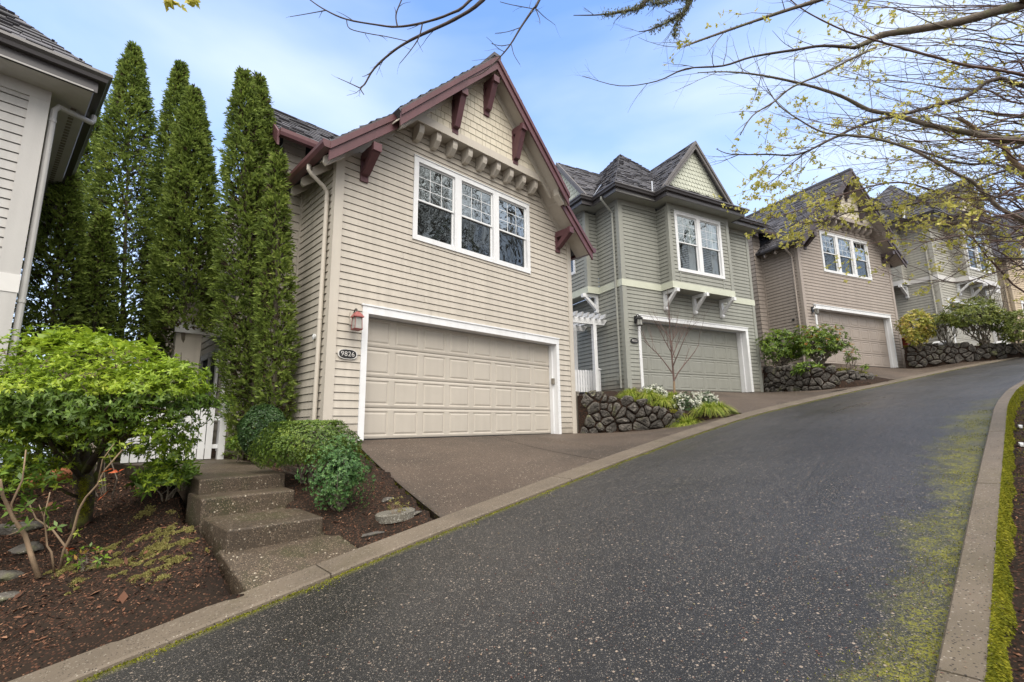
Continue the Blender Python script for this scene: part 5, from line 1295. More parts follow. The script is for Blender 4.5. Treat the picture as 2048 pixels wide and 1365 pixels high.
def stone_wall(name, base, tops, seed, label, size=0.26, depth=0.3):
    """base polyline (x,y,z), tops = world z of the top at each base point"""
    rr = random.Random(seed); B = [Vector(p) for p in base]; d = [0]
    for a, b in zip(B[:-1], B[1:]): d.append(d[-1] + Vector((b.x - a.x, b.y - a.y)).length)
    def at(s):
        s = max(0, min(d[-1] - 1e-6, s)); i = max(k for k in range(len(d) - 1) if d[k] <= s); f = (s - d[i]) / (d[i + 1] - d[i])
        p = B[i].lerp(B[i + 1], f); t = (B[i + 1] - B[i]); t.z = 0; t.normalize(); nn = Vector((t.y, -t.x, 0)); tp = tops[i] * (1 - f) + tops[i + 1] * f
        if i < len(B) - 2 and f > 0.5:
            t2 = (B[i + 2] - B[i + 1]); t2.z = 0; t2.normalize(); nn = nn.lerp(Vector((t2.y, -t2.x, 0)), (f - 0.5))
        elif i > 0 and f < 0.5:
            t2 = (B[i] - B[i - 1]); t2.z = 0; t2.normalize(); nn = nn.lerp(Vector((t2.y, -t2.x, 0)), 0.5 - f)
        return p, nn.normalized(), tp
    mb = MB(); seeds = []; H = max(t - b[2] for t, b in zip(tops, base)) + 0.2; s = 0
    rows = int(H / (size * 0.72)) + 1
    for r in range(-1, rows + 1):
        s = -size + rr.random() * size
        while s < d[-1] + size:
            seeds.append((s, (r + 0.5) * size * 0.72 + rr.uniform(-0.42, 0.42) * size * 0.72)); s += size * rr.choice((0.5, 0.8, 1.1, 1.5, 1.9))
    for i, (cx, cy) in enumerate(seeds):
        if not (0 <= cx <= d[-1]): continue
        p, nn, tp = at(cx); hh = tp - p.z + 0.05
        if cy > hh or cy < -0.05: continue
        poly = [(cx - 0.6, cy - 0.6), (cx + 0.6, cy - 0.6), (cx + 0.6, cy + 0.6), (cx - 0.6, cy + 0.6)]
        for j, (sx, sy) in enumerate(seeds):
            if i == j or abs(sx - cx) > 1 or abs(sy - cy) > 1: continue
            a, b = sx - cx, sy - cy; poly = clip(poly, a, b, (sx * sx + sy * sy - cx * cx - cy * cy) / 2 - 0.009 * hypot(a, b))
            if len(poly) < 3: break
        poly = clip(poly, 0, 1, hh + rr.uniform(-0.02, 0.04)) if len(poly) >= 3 else []
        poly = clip(poly, 0, -1, 0.08) if len(poly) >= 3 else []
        if len(poly) < 3: continue
        gx_, gy_ = sum(q[0] for q in poly) / len(poly), sum(q[1] for q in poly) / len(poly)
        for _ in range(2):
            pn = []
            for a in range(len(poly)):
                q0, q1 = poly[a], poly[(a + 1) % len(poly)]; pn += [(q0[0] * 0.8 + q1[0] * 0.2, q0[1] * 0.8 + q1[1] * 0.2), (q0[0] * 0.2 + q1[0] * 0.8, q0[1] * 0.2 + q1[1] * 0.8)]
            poly = pn
        ks, pa_, pb_ = rr.uniform(0.90, 1.0), rr.uniform(0, 6), rr.uniform(0, 6)
        poly = [(gx_ + (q[0] - gx_) * ks * (1 + 0.05 * sin(3 * atan2(q[1] - gy_, q[0] - gx_) + pa_) + 0.03 * sin(7 * atan2(q[1] - gy_, q[0] - gx_) + pb_)), gy_ + (q[1] - gy_) * ks * (1 + 0.05 * sin(3 * atan2(q[1] - gy_, q[0] - gx_) + pa_))) for q in poly]
        dense = []
        for a in range(len(poly)):
            q0, q1 = poly[a], poly[(a + 1) % len(poly)]; m_ = max(1, int(hypot(q1[0] - q0[0], q1[1] - q0[1]) / 0.05))
            for e in range(m_): dense.append((q0[0] + (q1[0] - q0[0]) * e / m_, q0[1] + (q1[1] - q0[1]) * e / m_))
        rings = []; bulge = rr.uniform(0.02, 0.07); tx, ty = rr.uniform(-0.3, 0.3), rr.uniform(-0.3, 0.3)
        for (sc, o) in ((0.97, -0.16), (1.0, -0.03), (0.93, 0.35), (0.72, 0.85), (0.40, 1.0), (0.0, 1.02)):
            ring = []
            for q in dense:
                rx, ry = (q[0] - gx_) * sc, (q[1] - gy_) * sc; 
                if sc == 1.0 or sc == 0.93: rx *= 1 + rr.uniform(-0.05, 0.05); ry *= 1 + rr.uniform(-0.05, 0.05)
                oo = o * bulge + (tx * rx + ty * ry if o > 0 else 0) * 0.6 + (rr.uniform(-0.012, 0.012) if o > 0.3 else 0) if o > -0.1 else o
                pb, nb, _ = at(gx_ + rx); wz = pb.z + gy_ + ry; back = 0.06 * (gy_ + ry)
                ring.append(tuple(Vector((pb.x, pb.y, wz)) + nb * (oo + 0.15 - back)))
            rings.append(ring)
        k = len(dense)
        for A, Bq in zip(rings[:-1], rings[1:]): mb.faces(A + Bq, [(a, (a + 1) % k, k + (a + 1) % k, k + a) for a in range(k)])
    k = 24; pts = [at(d[-1] * i / k) for i in range(k + 1)]
    o = mb.build(name, None, M['stone']); tag(o, label, 'stone wall')
    tops_ = []
    for _ in range(int(900 * d[-1])):
        s_ = random.uniform(0, d[-1]); p, nn, tp = at(s_)
        if sin(s_ * 5.3) + sin(s_ * 2.1 + seed) > 0.6: tops_.append(np.array(p + nn * random.uniform(-0.05, 0.14)) * [1, 1, 0] + [0, 0, tp + random.uniform(-0.07, 0.02)])
    V_, F_ = tufts(np.array(tops_), 0.03, np.array([0, 0, 0.8])); npmesh('wall_moss', V_, F_, M['moss'], o)
    bk = MB()
    for (p, n1, t1), (q, n2, t2) in zip(pts[:-1], pts[1:]):
        a0, b0 = p + n1 * 0.10, q + n2 * 0.10; a1, b1 = p - n1 * depth, q - n2 * depth
        bk.faces([(a0.x, a0.y, p.z - 0.2), (b0.x, b0.y, q.z - 0.2), (b0.x, b0.y, t2 - 0.07), (a0.x, a0.y, t1 - 0.07), (a1.x, a1.y, t1 - 0.07), (b1.x, b1.y, t2 - 0.07)], [(0, 1, 2, 3), (3, 2, 5, 4)])
    bk.build('earth_core', o, M['soil'])
    return o
stone_wall('stone_retaining_wall', WALL1[:4] + [(4.0, 11.10, 0.02)], [0.80, 0.78, 0.62, 0.38, 0.20], 3, 'dark basalt stone wall between the beige house and the sage green house', 0.25)
stone_wall('stone_retaining_wall', WALL2, [1.95, 1.88, 1.78, 1.55, 1.34], 5, 'mossy basalt stone wall below the green shrub, right of the sage green garage', 0.24)
stone_wall('stone_retaining_wall', [(16.45, 19.95, 2.24), (17.6, 19.45, 2.30), (19.1, 18.95, 2.42), (20.6, 19.05, 2.60), (22.5, 20.1, 2.85)], [3.10, 3.08, 2.98, 2.95, 3.0], 8, 'low stacked stone wall under the shrubs at the far right', 0.26)
BS = ['mossy stone in the low bank, nearest the second stone wall', 'mossy stone second from the second stone wall in the low bank', 'mossy stone midway along the low bank by the taupe driveway', 'mossy stone in the low bank, nearest the point where kerb and taupe driveway meet']
for i in range(4):
    p = Vector((10.8, 15.50, 0)).lerp(Vector((12.2, 15.72, 0)), i / 3); q = (p.x, p.y - 0.15 + 0.3 * RNG.random())
    rock('bank_stone', (q[0], q[1], float(gz(*q)[0]) - 0.02), (0.20, 0.14, 0.10), 80 + i, label=BS[i], rz=i, group='stones in the bank by the taupe driveway')
nn = 2500; q = scatter([(10.1, 15.2), (12.6, 15.5), (12.6, 16.1), (10.3, 16.8)], nn); q = q[(np.sin(q[:, 0] * 9) * np.sin(q[:, 1] * 11)) > 0]
V1, F1 = tufts(np.c_[q, gz(q[:, 0], q[:, 1]) + 0.02], 0.05, np.array([0, 0, 0.8])); tag(npmesh('bank_moss', V1, F1, M['moss']), 'yellow green moss on the bank between the second wall and taupe driveway', 'moss', kind='stuff')
pb = MB(); pb.box(-0.55, 0.55, -0.2, 0.2, 0, 0.32); pb.box(-0.02, 0.0, -0.21, 0.21, 0, 0.321); po = pb.build('block_planter', None, M['planter']); p = (11.203, 16.550, 1.749); po.location = (p[0], p[1], p[2] - 0.1); po.rotation_euler = (0, 0, H3.rz); tag(po, 'brown concrete block edging beside the taupe garage door', 'edging block')

# manhole
mh = MB(); mh.lathe([(0.0, 0.004), (0.27, 0.004), (0.275, 0.0), (0.29, 0.003), (0.33, 0.0)], (0, 0, 0), 36)
for a in range(-4, 5): mh.box(-0.2, 0.2, a * 0.05 - 0.008, a * 0.05 + 0.008, 0.004, 0.010)
mo = mh.build('manhole_cover', None, M['iron']); p = (9.347, 13.849, 0.600)
sv_ = float(np.dot(p[:2], RD)); tv_ = float(np.dot(p[:2], RR)); f = (tv_ - np.interp(sv_, SS, tl)) / (np.interp(sv_, SS, tr) - np.interp(sv_, SS, tl))
mo.location = (p[0], p[1], float((np.interp(sv_, SS, zl) - 0.035) * (1 - f) + np.interp(sv_, SS, zr) * f + 0.02 * sin(pi * f)) + 0.006); mo.rotation_euler = (-0.09, -0.09, 0); tag(mo, 'dark iron manhole cover in the asphalt near the left kerb', 'manhole cover')

# ------------------------------------------------------------------ fences, gate and pergola
def pickets(hf, u0, u1, v, z0, h, label, w=0.085, gap=0.014, post=True, wob=0.01):
    o = empty('picket_fence', hf.w(u0, v, z0), hf.rz, label, 'fence', 'white picket fences')
    n = int((u1 - u0) / (w + gap)); 
    for i in range(n):
        x = i * (w + gap); hh = h + random.uniform(-wob, wob)
        p = MB(); p.prism([(x, 0), (x + w, 0), (x + w, hh - 0.02), (x + w * 0.7, hh), (x + w * 0.3, hh), (x, hh - 0.02)], lambda q, t: (q[0], t, q[1]), -0.01, 0.01); p.build('picket', o, M['white'])
    r = MB(); r.box(-0.02, u1 - u0, 0.011, 0.05, h * 0.2, h * 0.2 + 0.07); r.box(-0.02, u1 - u0, 0.011, 0.05, h * 0.75, h * 0.75 + 0.07); r.build('rail', o, M['white'])
    if post:
        p = MB(); x = u1 - u0; p.box(x, x + 0.10, -0.05, 0.05, -0.05, h + 0.02); p.box(x - 0.02, x + 0.12, -0.07, 0.07, h + 0.02, h + 0.05)
        p.hexa([(x - 0.01, -0.06, h + 0.05), (x + 0.11, -0.06, h + 0.05), (x + 0.11, 0.06, h + 0.05), (x - 0.01, 0.06, h + 0.05), (x + 0.03, -0.02, h + 0.09), (x + 0.07, -0.02, h + 0.09), (x + 0.07, 0.02, h + 0.09), (x + 0.03, 0.02, h + 0.09)])
        p.build('fence_post', o, M['white'])
    return o
pickets(H1, -2.2, -0.88, 2.35, -0.30, 0.88, 'white board gate at the top of the brown steps behind the azalea', w=0.10, gap=0.013)
pickets(H2, -2.3, -0.22, 1.15, -0.06, 0.68, 'white picket fence above the first stone wall beside the sage green house', w=0.075, gap=0.02)
pg = empty('pergola', H2.w(-0.4, 1.0, -0.1), H2.rz, 'white pergola with scalloped slats over the picket fence beside the sage green house', 'pergola')
for (x, y) in ((-0.10, -0.15), (-0.10, 0.9), (-2.2, -0.15), (-2.2, 0.9)):
    p = MB(); p.box(x - 0.06, x + 0.06, y - 0.06, y + 0.06, 0, 2.12); p.build('post', pg, M['white'])
for y in (-0.15, 0.9):
    p = MB(); p.prism([(-2.5, 2.12), (0.28, 2.12), (0.42, 2.30), (-2.5, 2.30)], lambda q, t: (q[0], t, q[1]), y - 0.04, y + 0.04); p.build('beam', pg, M['white'])
for i in range(13):
    x = -2.4 + i * 0.215
    p = MB(); p.prism([(-0.42, 2.42), (-0.36, 2.301), (1.15, 2.301), (1.2, 2.42)], lambda q, t: (t, q[0], q[1]), x - 0.03, x + 0.03); p.build('slat', pg, M['white'])

# ------------------------------------------------------------------ plants
def fib(n):
    i = np.arange(n) + 0.5; ph = np.arccos(1 - 2 * i / n); th = pi * (1 + 5 ** 0.5) * i
    return np.c_[np.cos(th) * np.sin(ph), np.sin(th) * np.sin(ph), np.cos(ph)]
def rosettes(C, Nn, k, ln, wd, open_=0.75, droop=0.1, jit=0.25):
    """whorl of k leaves at each point C around axis Nn"""
    Nn = unit(Nn); ref = np.where(np.abs(Nn[:, 2:3]) < 0.9, np.array([[0, 0, 1.0]]), np.array([[1.0, 0, 0]])); A = unit(np.cross(Nn, ref)); B = np.cross(Nn, A)
    out = []
    a0 = RNG.uniform(0, 2 * pi, len(C))
    for j in range(k):
        a = a0 + 2 * pi * j / k + RNG.normal(0, jit, len(C)); op = open_ + RNG.normal(0, 0.18, len(C))
        D = A * (np.cos(a) * np.sin(op * pi / 2))[:, None] + B * (np.sin(a) * np.sin(op * pi / 2))[:, None] + Nn * np.cos(op * pi / 2)[:, None]
        L = ln * RNG.uniform(0.65, 1.25, len(C)); out.append(leaf_quads(C, D, Nn + RNG.normal(0, 0.15, C.shape), L, L * wd, 0.12, droop))
    return cat(out)
def lumpy(dirs, seed, amp=0.15, f=3.0):
    r = np.random.default_rng(seed); o = np.zeros(len(dirs))
    for _ in range(5): k = r.normal(0, f, 3); o += np.sin(dirs @ k + r.uniform(0, 6))
    return 1 + amp * o / 2.2
def blob_points(c, r, n, seed, inner=0.35, lo=-0.6, amp=0.16, flat_top=None, power=1.0):
    d = RNG.normal(0, 1, (int(n * 2.2), 3)); d = unit(d); d = d[d[:, 2] > lo][:n]
    k = 1 - inner * RNG.random(len(d)) ** 1.8; R = np.array(r); 
    L = lumpy(d, seed, amp); q = d * (k * L)[:, None]
    if flat_top is not None: q[:, 2] = np.minimum(q[:, 2], flat_top + RNG.normal(0, 0.02, len(q)))
    return np.array(c) + q * R, unit(d / R)
def stems(mb, base, targets, r0, r1, m=None, wig=0.12, n=6, sides=6):
    for tg in targets:
        a, b = Vector(base), Vector(tg); L = (b - a).length; pts = []
        for i in range(n + 1):
            f = i / n; p = a.lerp(b, f); p.z = a.z + (b.z - a.z) * (f ** 0.8)
            if 0 < i < n: p += Vector((random.uniform(-1, 1), random.uniform(-1, 1), random.uniform(-.5, .5))) * wig * L
            pts.append(p)
        mb.tube(pts, [r0 + (r1 - r0) * (i / n) for i in range(n + 1)], sides, m)
def shrub(name, label, c, r, n, leafm, seed, k=5, ln=0.05, wd=0.4, base=None, nst=7, barkm='bark', lo=-0.6, inner=0.4, amp=0.16, cat_='shrub', flat_top=None, r0=0.02, tipm=None, tipf=0.0, up=0.6, group=None, open_=0.7):
    c = np.array(c, float); base = np.array(base if base is not None else (c[0], c[1], float(gz(c[0], c[1])[0])), float)
    o = empty(name, tuple(base), 0, label, cat_, group)
    P_, Nn = blob_points(c, r, n, seed, inner, lo, amp, flat_top); Nn = unit(Nn + np.array([0, 0, up]))
    if tipm and tipf:
        sel = (RNG.random(len(P_)) < tipf * np.clip((P_[:, 2] - c[2]) / r[2] + 0.6, 0, 1.5)); a = rosettes((P_ - base)[~sel], Nn[~sel], k, ln, wd, open_); b = rosettes((P_ - base)[sel], Nn[sel], k, ln * 0.9, wd, open_ * 0.7)
        V, F = cat([a, b]); fm = np.r_[np.zeros(len(a[1])), np.ones(len(b[1]))]; npmesh('foliage', V, F, [M[leafm], M[tipm]], o, fmat=fm)
    else:
        V, F = rosettes(P_ - base, Nn, k, ln, wd, open_); npmesh('foliage', V, F, M[leafm], o)
    mb = MB(); idx = RNG.choice(len(P_), nst * 4); tg = [(c - base) * 0.0 + (P_[i] - base) * 0.85 for i in idx[:nst]]
    stems(mb, (0, 0, -0.05), tg, r0, r0 * 0.3)
    for t in tg:
        for i in idx[nst:nst + 3]:
            mb.tube([Vector(t) * 0.6, (Vector(t) * 0.8 + Vector(P_[RNG.integers(len(P_))] - base) * 0.2), Vector(t) * 0.5 + Vector(P_[RNG.integers(len(P_))] - base) * 0.45], [r0 * 0.4, r0 * 0.3, r0 * 0.2], 5)
    mb.build('stems', o, M[barkm]); return o

# arborvitae
def arborvitae(x, y, z, H, R, label, seed, dens=400, lowz=0.0, thin=None, lean=(0, 0)):
    rr = np.random.default_rng(seed); o = empty('arborvitae', (x, y, z), 0, label, 'arborvitae', 'column of tall arborvitae between the houses')
    n = int(2 * pi * R * H * dens); h = lowz + rr.random(n) ** 0.92 * (H - lowz); th = rr.uniform(0, 2 * pi, n)
    f = h / H; prof = np.clip((1 - f ** 3.4), 0, 1) ** 0.75 * (0.92 + 0.20 * np.sin(np.clip(f * 3, 0, pi)))
    cl = 1 + 0.13 * np.sin(th * 3 + h * 2.6 + seed) * np.sin(h * 4.3 - th) + 0.10 * np.sin(th * 7 + h * 8.3) + 0.07 * np.sin(h * 15 + th * 5)
    dep = rr.random(n) ** 1.7 * 0.55
    rad = R * prof * cl * (1 - dep)
    if thin is not None:
        keep = rr.random(n) > thin * np.clip(np.sin(th * 2.3 + h * 1.9 + seed * 2) * np.sin(h * 3.1 + seed), 0, 1) * np.clip(1.3 - f, 0, 1) * 1.6; h, th, rad, dep = h[keep], th[keep], rad[keep], dep[keep]; n = len(h)
    out = np.c_[np.cos(th), np.sin(th), np.zeros(n)]; P_ = out * rad[:, None]; P_[:, 2] = h
    P_[:, 0] += 0.04 * np.sin(h * 0.9 + seed) + lean[0] * h / H; P_[:, 1] += lean[1] * h / H; parts = []
    tang = np.c_[-np.sin(th), np.cos(th), np.zeros(n)]
    main = out * 0.75 + np.array([0, 0, 1]) * rr.uniform(-0.05, 0.85, n)[:, None] + tang * rr.normal(0, 0.55, n)[:, None]
    fan = unit(np.cross(main, rr.normal(0, 1, (n, 3)) + tang * 1.5)); sz = 0.10 * rr.uniform(0.6, 1.35, n)
    for k in (-1, 0, 1):
        for q in (0, 1):
            D = unit(main) + fan * (k * 0.75 + rr.normal(0, 0.12, n))[:, None] * (1 if q == 0 else 0.6)
            b = P_ + (0 if q == 0 else 0.55) * unit(main) * sz[:, None]
            if q == 1 and k == 0: continue
            L = sz * (1.0 if k == 0 else 0.72); parts.append(leaf_quads(b, D, rr.normal(0, 1, (n, 3)) * 0.3 + out, L, L * 0.34, 0.1))
    V, F = cat(parts); V[:, 2] = np.maximum(V[:, 2], -0.1)
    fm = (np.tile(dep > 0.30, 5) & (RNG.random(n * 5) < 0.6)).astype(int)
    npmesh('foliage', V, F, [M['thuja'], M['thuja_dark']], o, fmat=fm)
    mb = MB(); ln_ = lambda z: Vector((lean[0] * z / H, lean[1] * z / H, z)); mb.tube([ln_(-0.2), ln_(H * 0.4), ln_(H * 0.93)], [0.055, 0.04, 0.01], 8)
    for i in range(50):
        hh = rr.uniform(0.3, H * 0.85); a = rr.uniform(0, 6.28); L = R * (1 - (hh / H) ** 3) * 0.8
        c_ = ln_(hh); mb.tube([c_, c_ + Vector((cos(a) * L * 0.5, sin(a) * L * 0.5, 0.12)), c_ + Vector((cos(a) * L, sin(a) * L, 0.35))], [0.014, 0.01, 0.005], 4)
    mb.build('trunk', o, M['bark']); return o
def thuja_at(px, zb, H, R, label, seed, **k):
    arborvitae(px[0], px[1], zb, H, R, label, seed, **k)
def topz(p): return p[2]
AV = [((-3.876, 7.412, 4.574), (-4.035, 8.139, 0.501), -0.62, 0.25, 'shortest arborvitae touching the beige side wall of the nearest house', 1, {}),
      ((-4.832, 7.701, 6.370), (-4.696, 8.741, 0.543), -0.62, 0.44, 'tall arborvitae left of the gutter corner of the nearest house', 2, {}),
      ((-4.699, 7.980, 6.511), (-4.558, 9.043, 0.558), -0.62, 0.36, 'arborvitae half merged behind the one nearest the beige house', 3, {}),
      ((-6.453, 8.822, 6.916), (-6.767, 9.652, 2.264), -0.75, 0.52, 'bright pointed arborvitae second from the beige house, above the entry', 4, dict(lowz=2.75)),
      ((-7.734, 9.957, 8.525), (-8.171, 11.016, 2.590), -0.75, 0.46, 'tall arborvitae standing behind the bright pointed one', 5, dict(lowz=1.2, thin=0.4)),
      ((-8.076, 9.013, 8.123), (-8.361, 10.039, 2.374), -0.80, 0.60, 'tallest arborvitae in the middle of the row', 6, dict(thin=0.45)),
      ((-10.126, 10.337, 8.103), (-10.445, 11.304, 2.687), -0.9, 0.42, 'dark arborvitae partly behind the gutter of the grey house', 7, dict(thin=0.2)),
      ((-8.207, 8.180, 4.824), (-8.524, 8.671, 2.069), -0.95, 0.46, 'lower arborvitae against the side wall of the grey house', 8, dict(thin=0.4)),
      ((-8.164, 8.987, 4.287), (-8.344, 9.356, 2.220), -0.9, 0.38, 'low dense arborvitae between the grey house wall and the tallest one', 9, dict(thin=0.6))]
for p, lo_, zb, R, lb, sd_, kw in AV:
    p, lo_ = np.array(p), np.array(lo_); bs = lo_ + (p - lo_) * ((zb - lo_[2]) / (p[2] - lo_[2])); arborvitae(bs[0], bs[1], zb, p[2] - zb, R, lb, sd_, lean=(p[0] - bs[0], p[1] - bs[1]), **kw)

# azalea in the left foreground
az = empty('azalea', (-4.686, 5.453, -0.958), 0, 'large bright green azalea with mossy twisted trunk left of the steps', 'azalea'); ab = np.array(az.location)
blobs = [((-4.291, 4.709, 0.366), (1.02, 0.8, 0.47), 2900, 0.6), ((-3.409, 4.711, 0.354), (0.50, 0.5, 0.38), 900, 0.5), ((-4.672, 4.515, 0.312), (0.6, 0.5, 0.46), 1050, 0.6), ((-3.469, 5.002, -0.136), (0.20, 0.3, 0.28), 230, 0.6), ((-4.831, 4.700, -0.153), (0.5, 0.4, 0.30), 210, 0.7), ((-3.591, 5.060, -0.461), (0.22, 0.2, 0.15), 110, 0.7), ((-4.744, 4.854, -0.449), (0.42, 0.3, 0.22), 120, 0.8), ((-3.947, 5.107, -0.158), (0.30, 0.3, 0.20), 130, 0.8), ((-4.393, 4.519, 0.008), (0.65, 0.25, 0.24), 300, 0.9), ((-4.577, 4.528, -0.328), (0.35, 0.2, 0.22), 170, 0.9), ((-3.437, 4.674, -0.007), (0.35, 0.3, 0.25), 150, 0.9)]
pa = []; pbt = []
for i, (c_, r_, n_, inn) in enumerate(blobs):
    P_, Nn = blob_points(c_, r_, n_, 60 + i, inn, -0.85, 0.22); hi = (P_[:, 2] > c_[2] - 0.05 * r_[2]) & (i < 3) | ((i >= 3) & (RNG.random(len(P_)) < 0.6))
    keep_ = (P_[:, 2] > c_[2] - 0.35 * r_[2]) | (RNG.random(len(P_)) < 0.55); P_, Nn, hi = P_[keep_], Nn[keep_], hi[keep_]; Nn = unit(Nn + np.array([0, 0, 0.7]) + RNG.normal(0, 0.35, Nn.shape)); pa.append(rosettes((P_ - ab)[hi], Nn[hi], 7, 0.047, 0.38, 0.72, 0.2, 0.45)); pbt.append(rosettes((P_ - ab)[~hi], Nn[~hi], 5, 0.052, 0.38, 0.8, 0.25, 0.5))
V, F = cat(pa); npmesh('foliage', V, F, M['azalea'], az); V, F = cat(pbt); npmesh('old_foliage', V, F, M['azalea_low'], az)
P_, Nn = blob_points((-4.143, 4.696, 0.436), (1.0, 0.75, 0.36), 260, 77, 0.25, 0.0, 0.2); V, F = rosettes(P_ - ab, Nn, 5, 0.04, 0.25, 0.9, 0.0, 0.6); npmesh('dead_leaves', V, F, M['thuja_dark'], az)
tb = MB()
def rel(*p): return [tuple(np.array(q) - ab) for q in p]
tb.tube(rel((-4.714, 5.472, -1.064), (-4.679, 5.439, -0.878), (-4.643, 5.401, -0.665), (-4.633, 5.306, -0.420)), [0.11, 0.085, 0.08, 0.085], 12)
for pth, ra in ((((-4.617, 5.311, -0.447), (-4.718, 5.217, -0.205), (-4.770, 5.092, -0.070), (-4.888, 4.973, 0.025), (-4.935, 4.834, 0.233)), 0.045), (((-4.633, 5.311, -0.446), (-4.647, 5.315, -0.184), (-4.598, 5.175, 0.029), (-4.385, 5.037, 0.233), (-4.319, 4.892, 0.480)), 0.05), (((-4.606, 5.306, -0.420), (-4.312, 5.111, -0.179), (-4.148, 4.991, -0.076), (-4.005, 4.949, -0.126), (-3.827, 4.877, -0.004), (-3.557, 4.719, 0.307)), 0.042),
                (((-4.634, 5.320, -0.499), (-4.510, 5.039, -0.348), (-4.495, 4.808, -0.186), (-4.469, 4.676, -0.016), (-4.535, 4.557, 0.079)), 0.03), (((-4.626, 5.391, -0.612), (-4.574, 5.456, -0.408), (-4.628, 5.510, -0.138), (-4.317, 5.249, 0.185)), 0.04), (((-4.148, 4.991, -0.076), (-3.886, 4.863, 0.071), (-3.753, 4.728, 0.262)), 0.025), (((-4.770, 5.092, -0.070), (-4.630, 4.945, 0.182), (-4.633, 4.809, 0.377)), 0.025), (((-4.655, 5.410, -0.718), (-4.683, 5.188, -0.610), (-4.741, 5.061, -0.470)), 0.02)):
    k = len(pth); tb.tube(rel(*pth), [ra * (1 - 0.6 * i / (k - 1)) for i in range(k)], 9)
for i in range(70):
    j = int(RNG.integers(3)); c_, r_, _, _ = blobs[j]; e = np.array(c_) + unit(RNG.normal(0, 1, (1, 3)))[0] * np.array(r_) * 0.75; e[2] = max(e[2], c_[2] - 0.25)
    s = np.array(((-4.718, 5.217, -0.205), (-4.529, 5.175, 0.029), (-4.005, 4.945, -0.102), (-3.826, 4.863, 0.070), (-4.684, 4.981, -0.018))[int(RNG.integers(5))]); m_ = s * 0.5 + e * 0.5 + RNG.normal(0, 0.08, 3); tb.tube(rel(tuple(s), tuple(m_), tuple(e)), [0.014, 0.009, 0.004], 5)
tb.build('trunk', az, M['barkmoss'], smooth=True)
nn = 5000; P_ = []
for _ in range(8):
    pth = [((-4.607, 5.355, -0.864), (-4.555, 5.248, -0.493)), ((-4.663, 5.156, -0.202), (-4.712, 5.030, -0.069)), ((-4.114, 4.950, -0.075), (-3.795, 4.836, -0.004)), ((-4.621, 5.254, -0.182), (-4.544, 5.114, 0.029))][_ % 4]
    f = RNG.random(nn // 8)[:, None]; P_.append(np.array(pth[0]) * (1 - f) + np.array(pth[1]) * f + RNG.normal(0, 0.022, (nn // 8, 3)))
V, F = tufts(np.concatenate(P_) - ab, 0.02, np.array([0, 0, 0.5])); npmesh('trunk_moss', V, F, M['moss'], az)
shrub('hydrangea', 'broad leaved shrub with fresh light green leaves behind the azalea', (-5.653, 6.115, 1.023), (0.85, 0.35, 0.22), 90, 'azalea', 91, k=6, ln=0.16, wd=0.55, nst=9, base=(-5.2, 6.4, -0.95), lo=-0.4, r0=0.008, inner=0.4)
shrub('rhododendron', 'low glossy shrub beside the landing under the azalea', (-3.830, 5.483, -0.554), (0.30, 0.25, 0.22), 60, 'azalea_low', 92, k=7, ln=0.13, wd=0.26, nst=6, r0=0.01, lo=-0.3)

# pale stemmed sapling at the left edge
sp = empty('sapling', (-3.825, 4.164, -1.135), 0, 'pale crooked bare stems with a few green and red leaves in the left foreground', 'sapling'); sb = np.array(sp.location)
mb = MB()
for pth, ra in ((((-3.825, 4.115, -1.143), (-3.886, 4.082, -0.960), (-3.932, 4.054, -0.802), (-3.967, 3.980, -0.673), (-4.002, 3.893, -0.470), (-3.966, 3.821, -0.350)), 0.020), (((-3.967, 3.980, -0.673), (-3.989, 3.959, -0.556), (-3.895, 3.925, -0.362), (-3.915, 3.934, -0.130)), 0.010), (((-3.800, 4.212, -1.118), (-3.818, 4.185, -0.967), (-3.854, 4.176, -0.914), (-3.861, 4.156, -0.805), (-3.827, 4.082, -0.674), (-3.775, 4.046, -0.474)), 0.009),
                (((-3.722, 4.257, -1.084), (-3.745, 4.231, -0.940), (-3.855, 4.205, -0.795), (-3.992, 4.189, -0.703), (-4.061, 4.161, -0.546)), 0.010), (((-3.750, 4.211, -1.110), (-3.715, 4.182, -0.949), (-3.639, 4.157, -0.808), (-3.587, 4.124, -0.626), (-3.528, 4.106, -0.525), (-3.431, 4.088, -0.425), (-3.368, 4.067, -0.304), (-3.221, 4.038, -0.144)), 0.012),
                (((-3.431, 4.088, -0.425), (-3.387, 4.052, -0.223), (-3.291, 4.029, -0.094)), 0.006), (((-4.000, 4.001, -0.790), (-3.928, 3.996, -0.759)), 0.005), (((-3.827, 4.082, -0.674), (-3.866, 4.064, -0.573)), 0.005)):
    k = len(pth); mb.tube([tuple(np.array(q) - sb) for q in pth], [ra * (1 - 0.55 * i / (k - 1)) for i in range(k)], 8)
mb.build('stems', sp, M['barktan'], smooth=True)
def clus(pts, k, ln, wd, m, name, parent, b, spread=0.05, rep=3):
    C_ = np.repeat(np.array(pts), rep, 0) + RNG.normal(0, spread, (len(pts) * rep, 3)) - b; V, F = rosettes(C_, RNG.normal(0, 0.5, C_.shape) + np.array([0, 0, 1.0]), k, ln, wd, 0.85, 0.1); return npmesh(name, V, F, m, parent)
clus([(-3.957, 3.952, -0.517), (-3.938, 4.046, -0.472), (-3.913, 4.143, -0.445), (-4.014, 3.924, -0.360), (-3.976, 4.014, -0.292), (-3.998, 3.980, -0.673), (-3.879, 4.071, -0.613), (-3.737, 4.079, -0.655), (-3.949, 3.855, -0.540), (-3.954, 4.132, -0.383), (-3.873, 4.161, -0.548), (-4.117, 4.087, -0.134), (-4.221, 4.080, -0.092)], 4, 0.075, 0.40, M['azalea_low'], 'foliage', sp, sb, 0.06, 3)
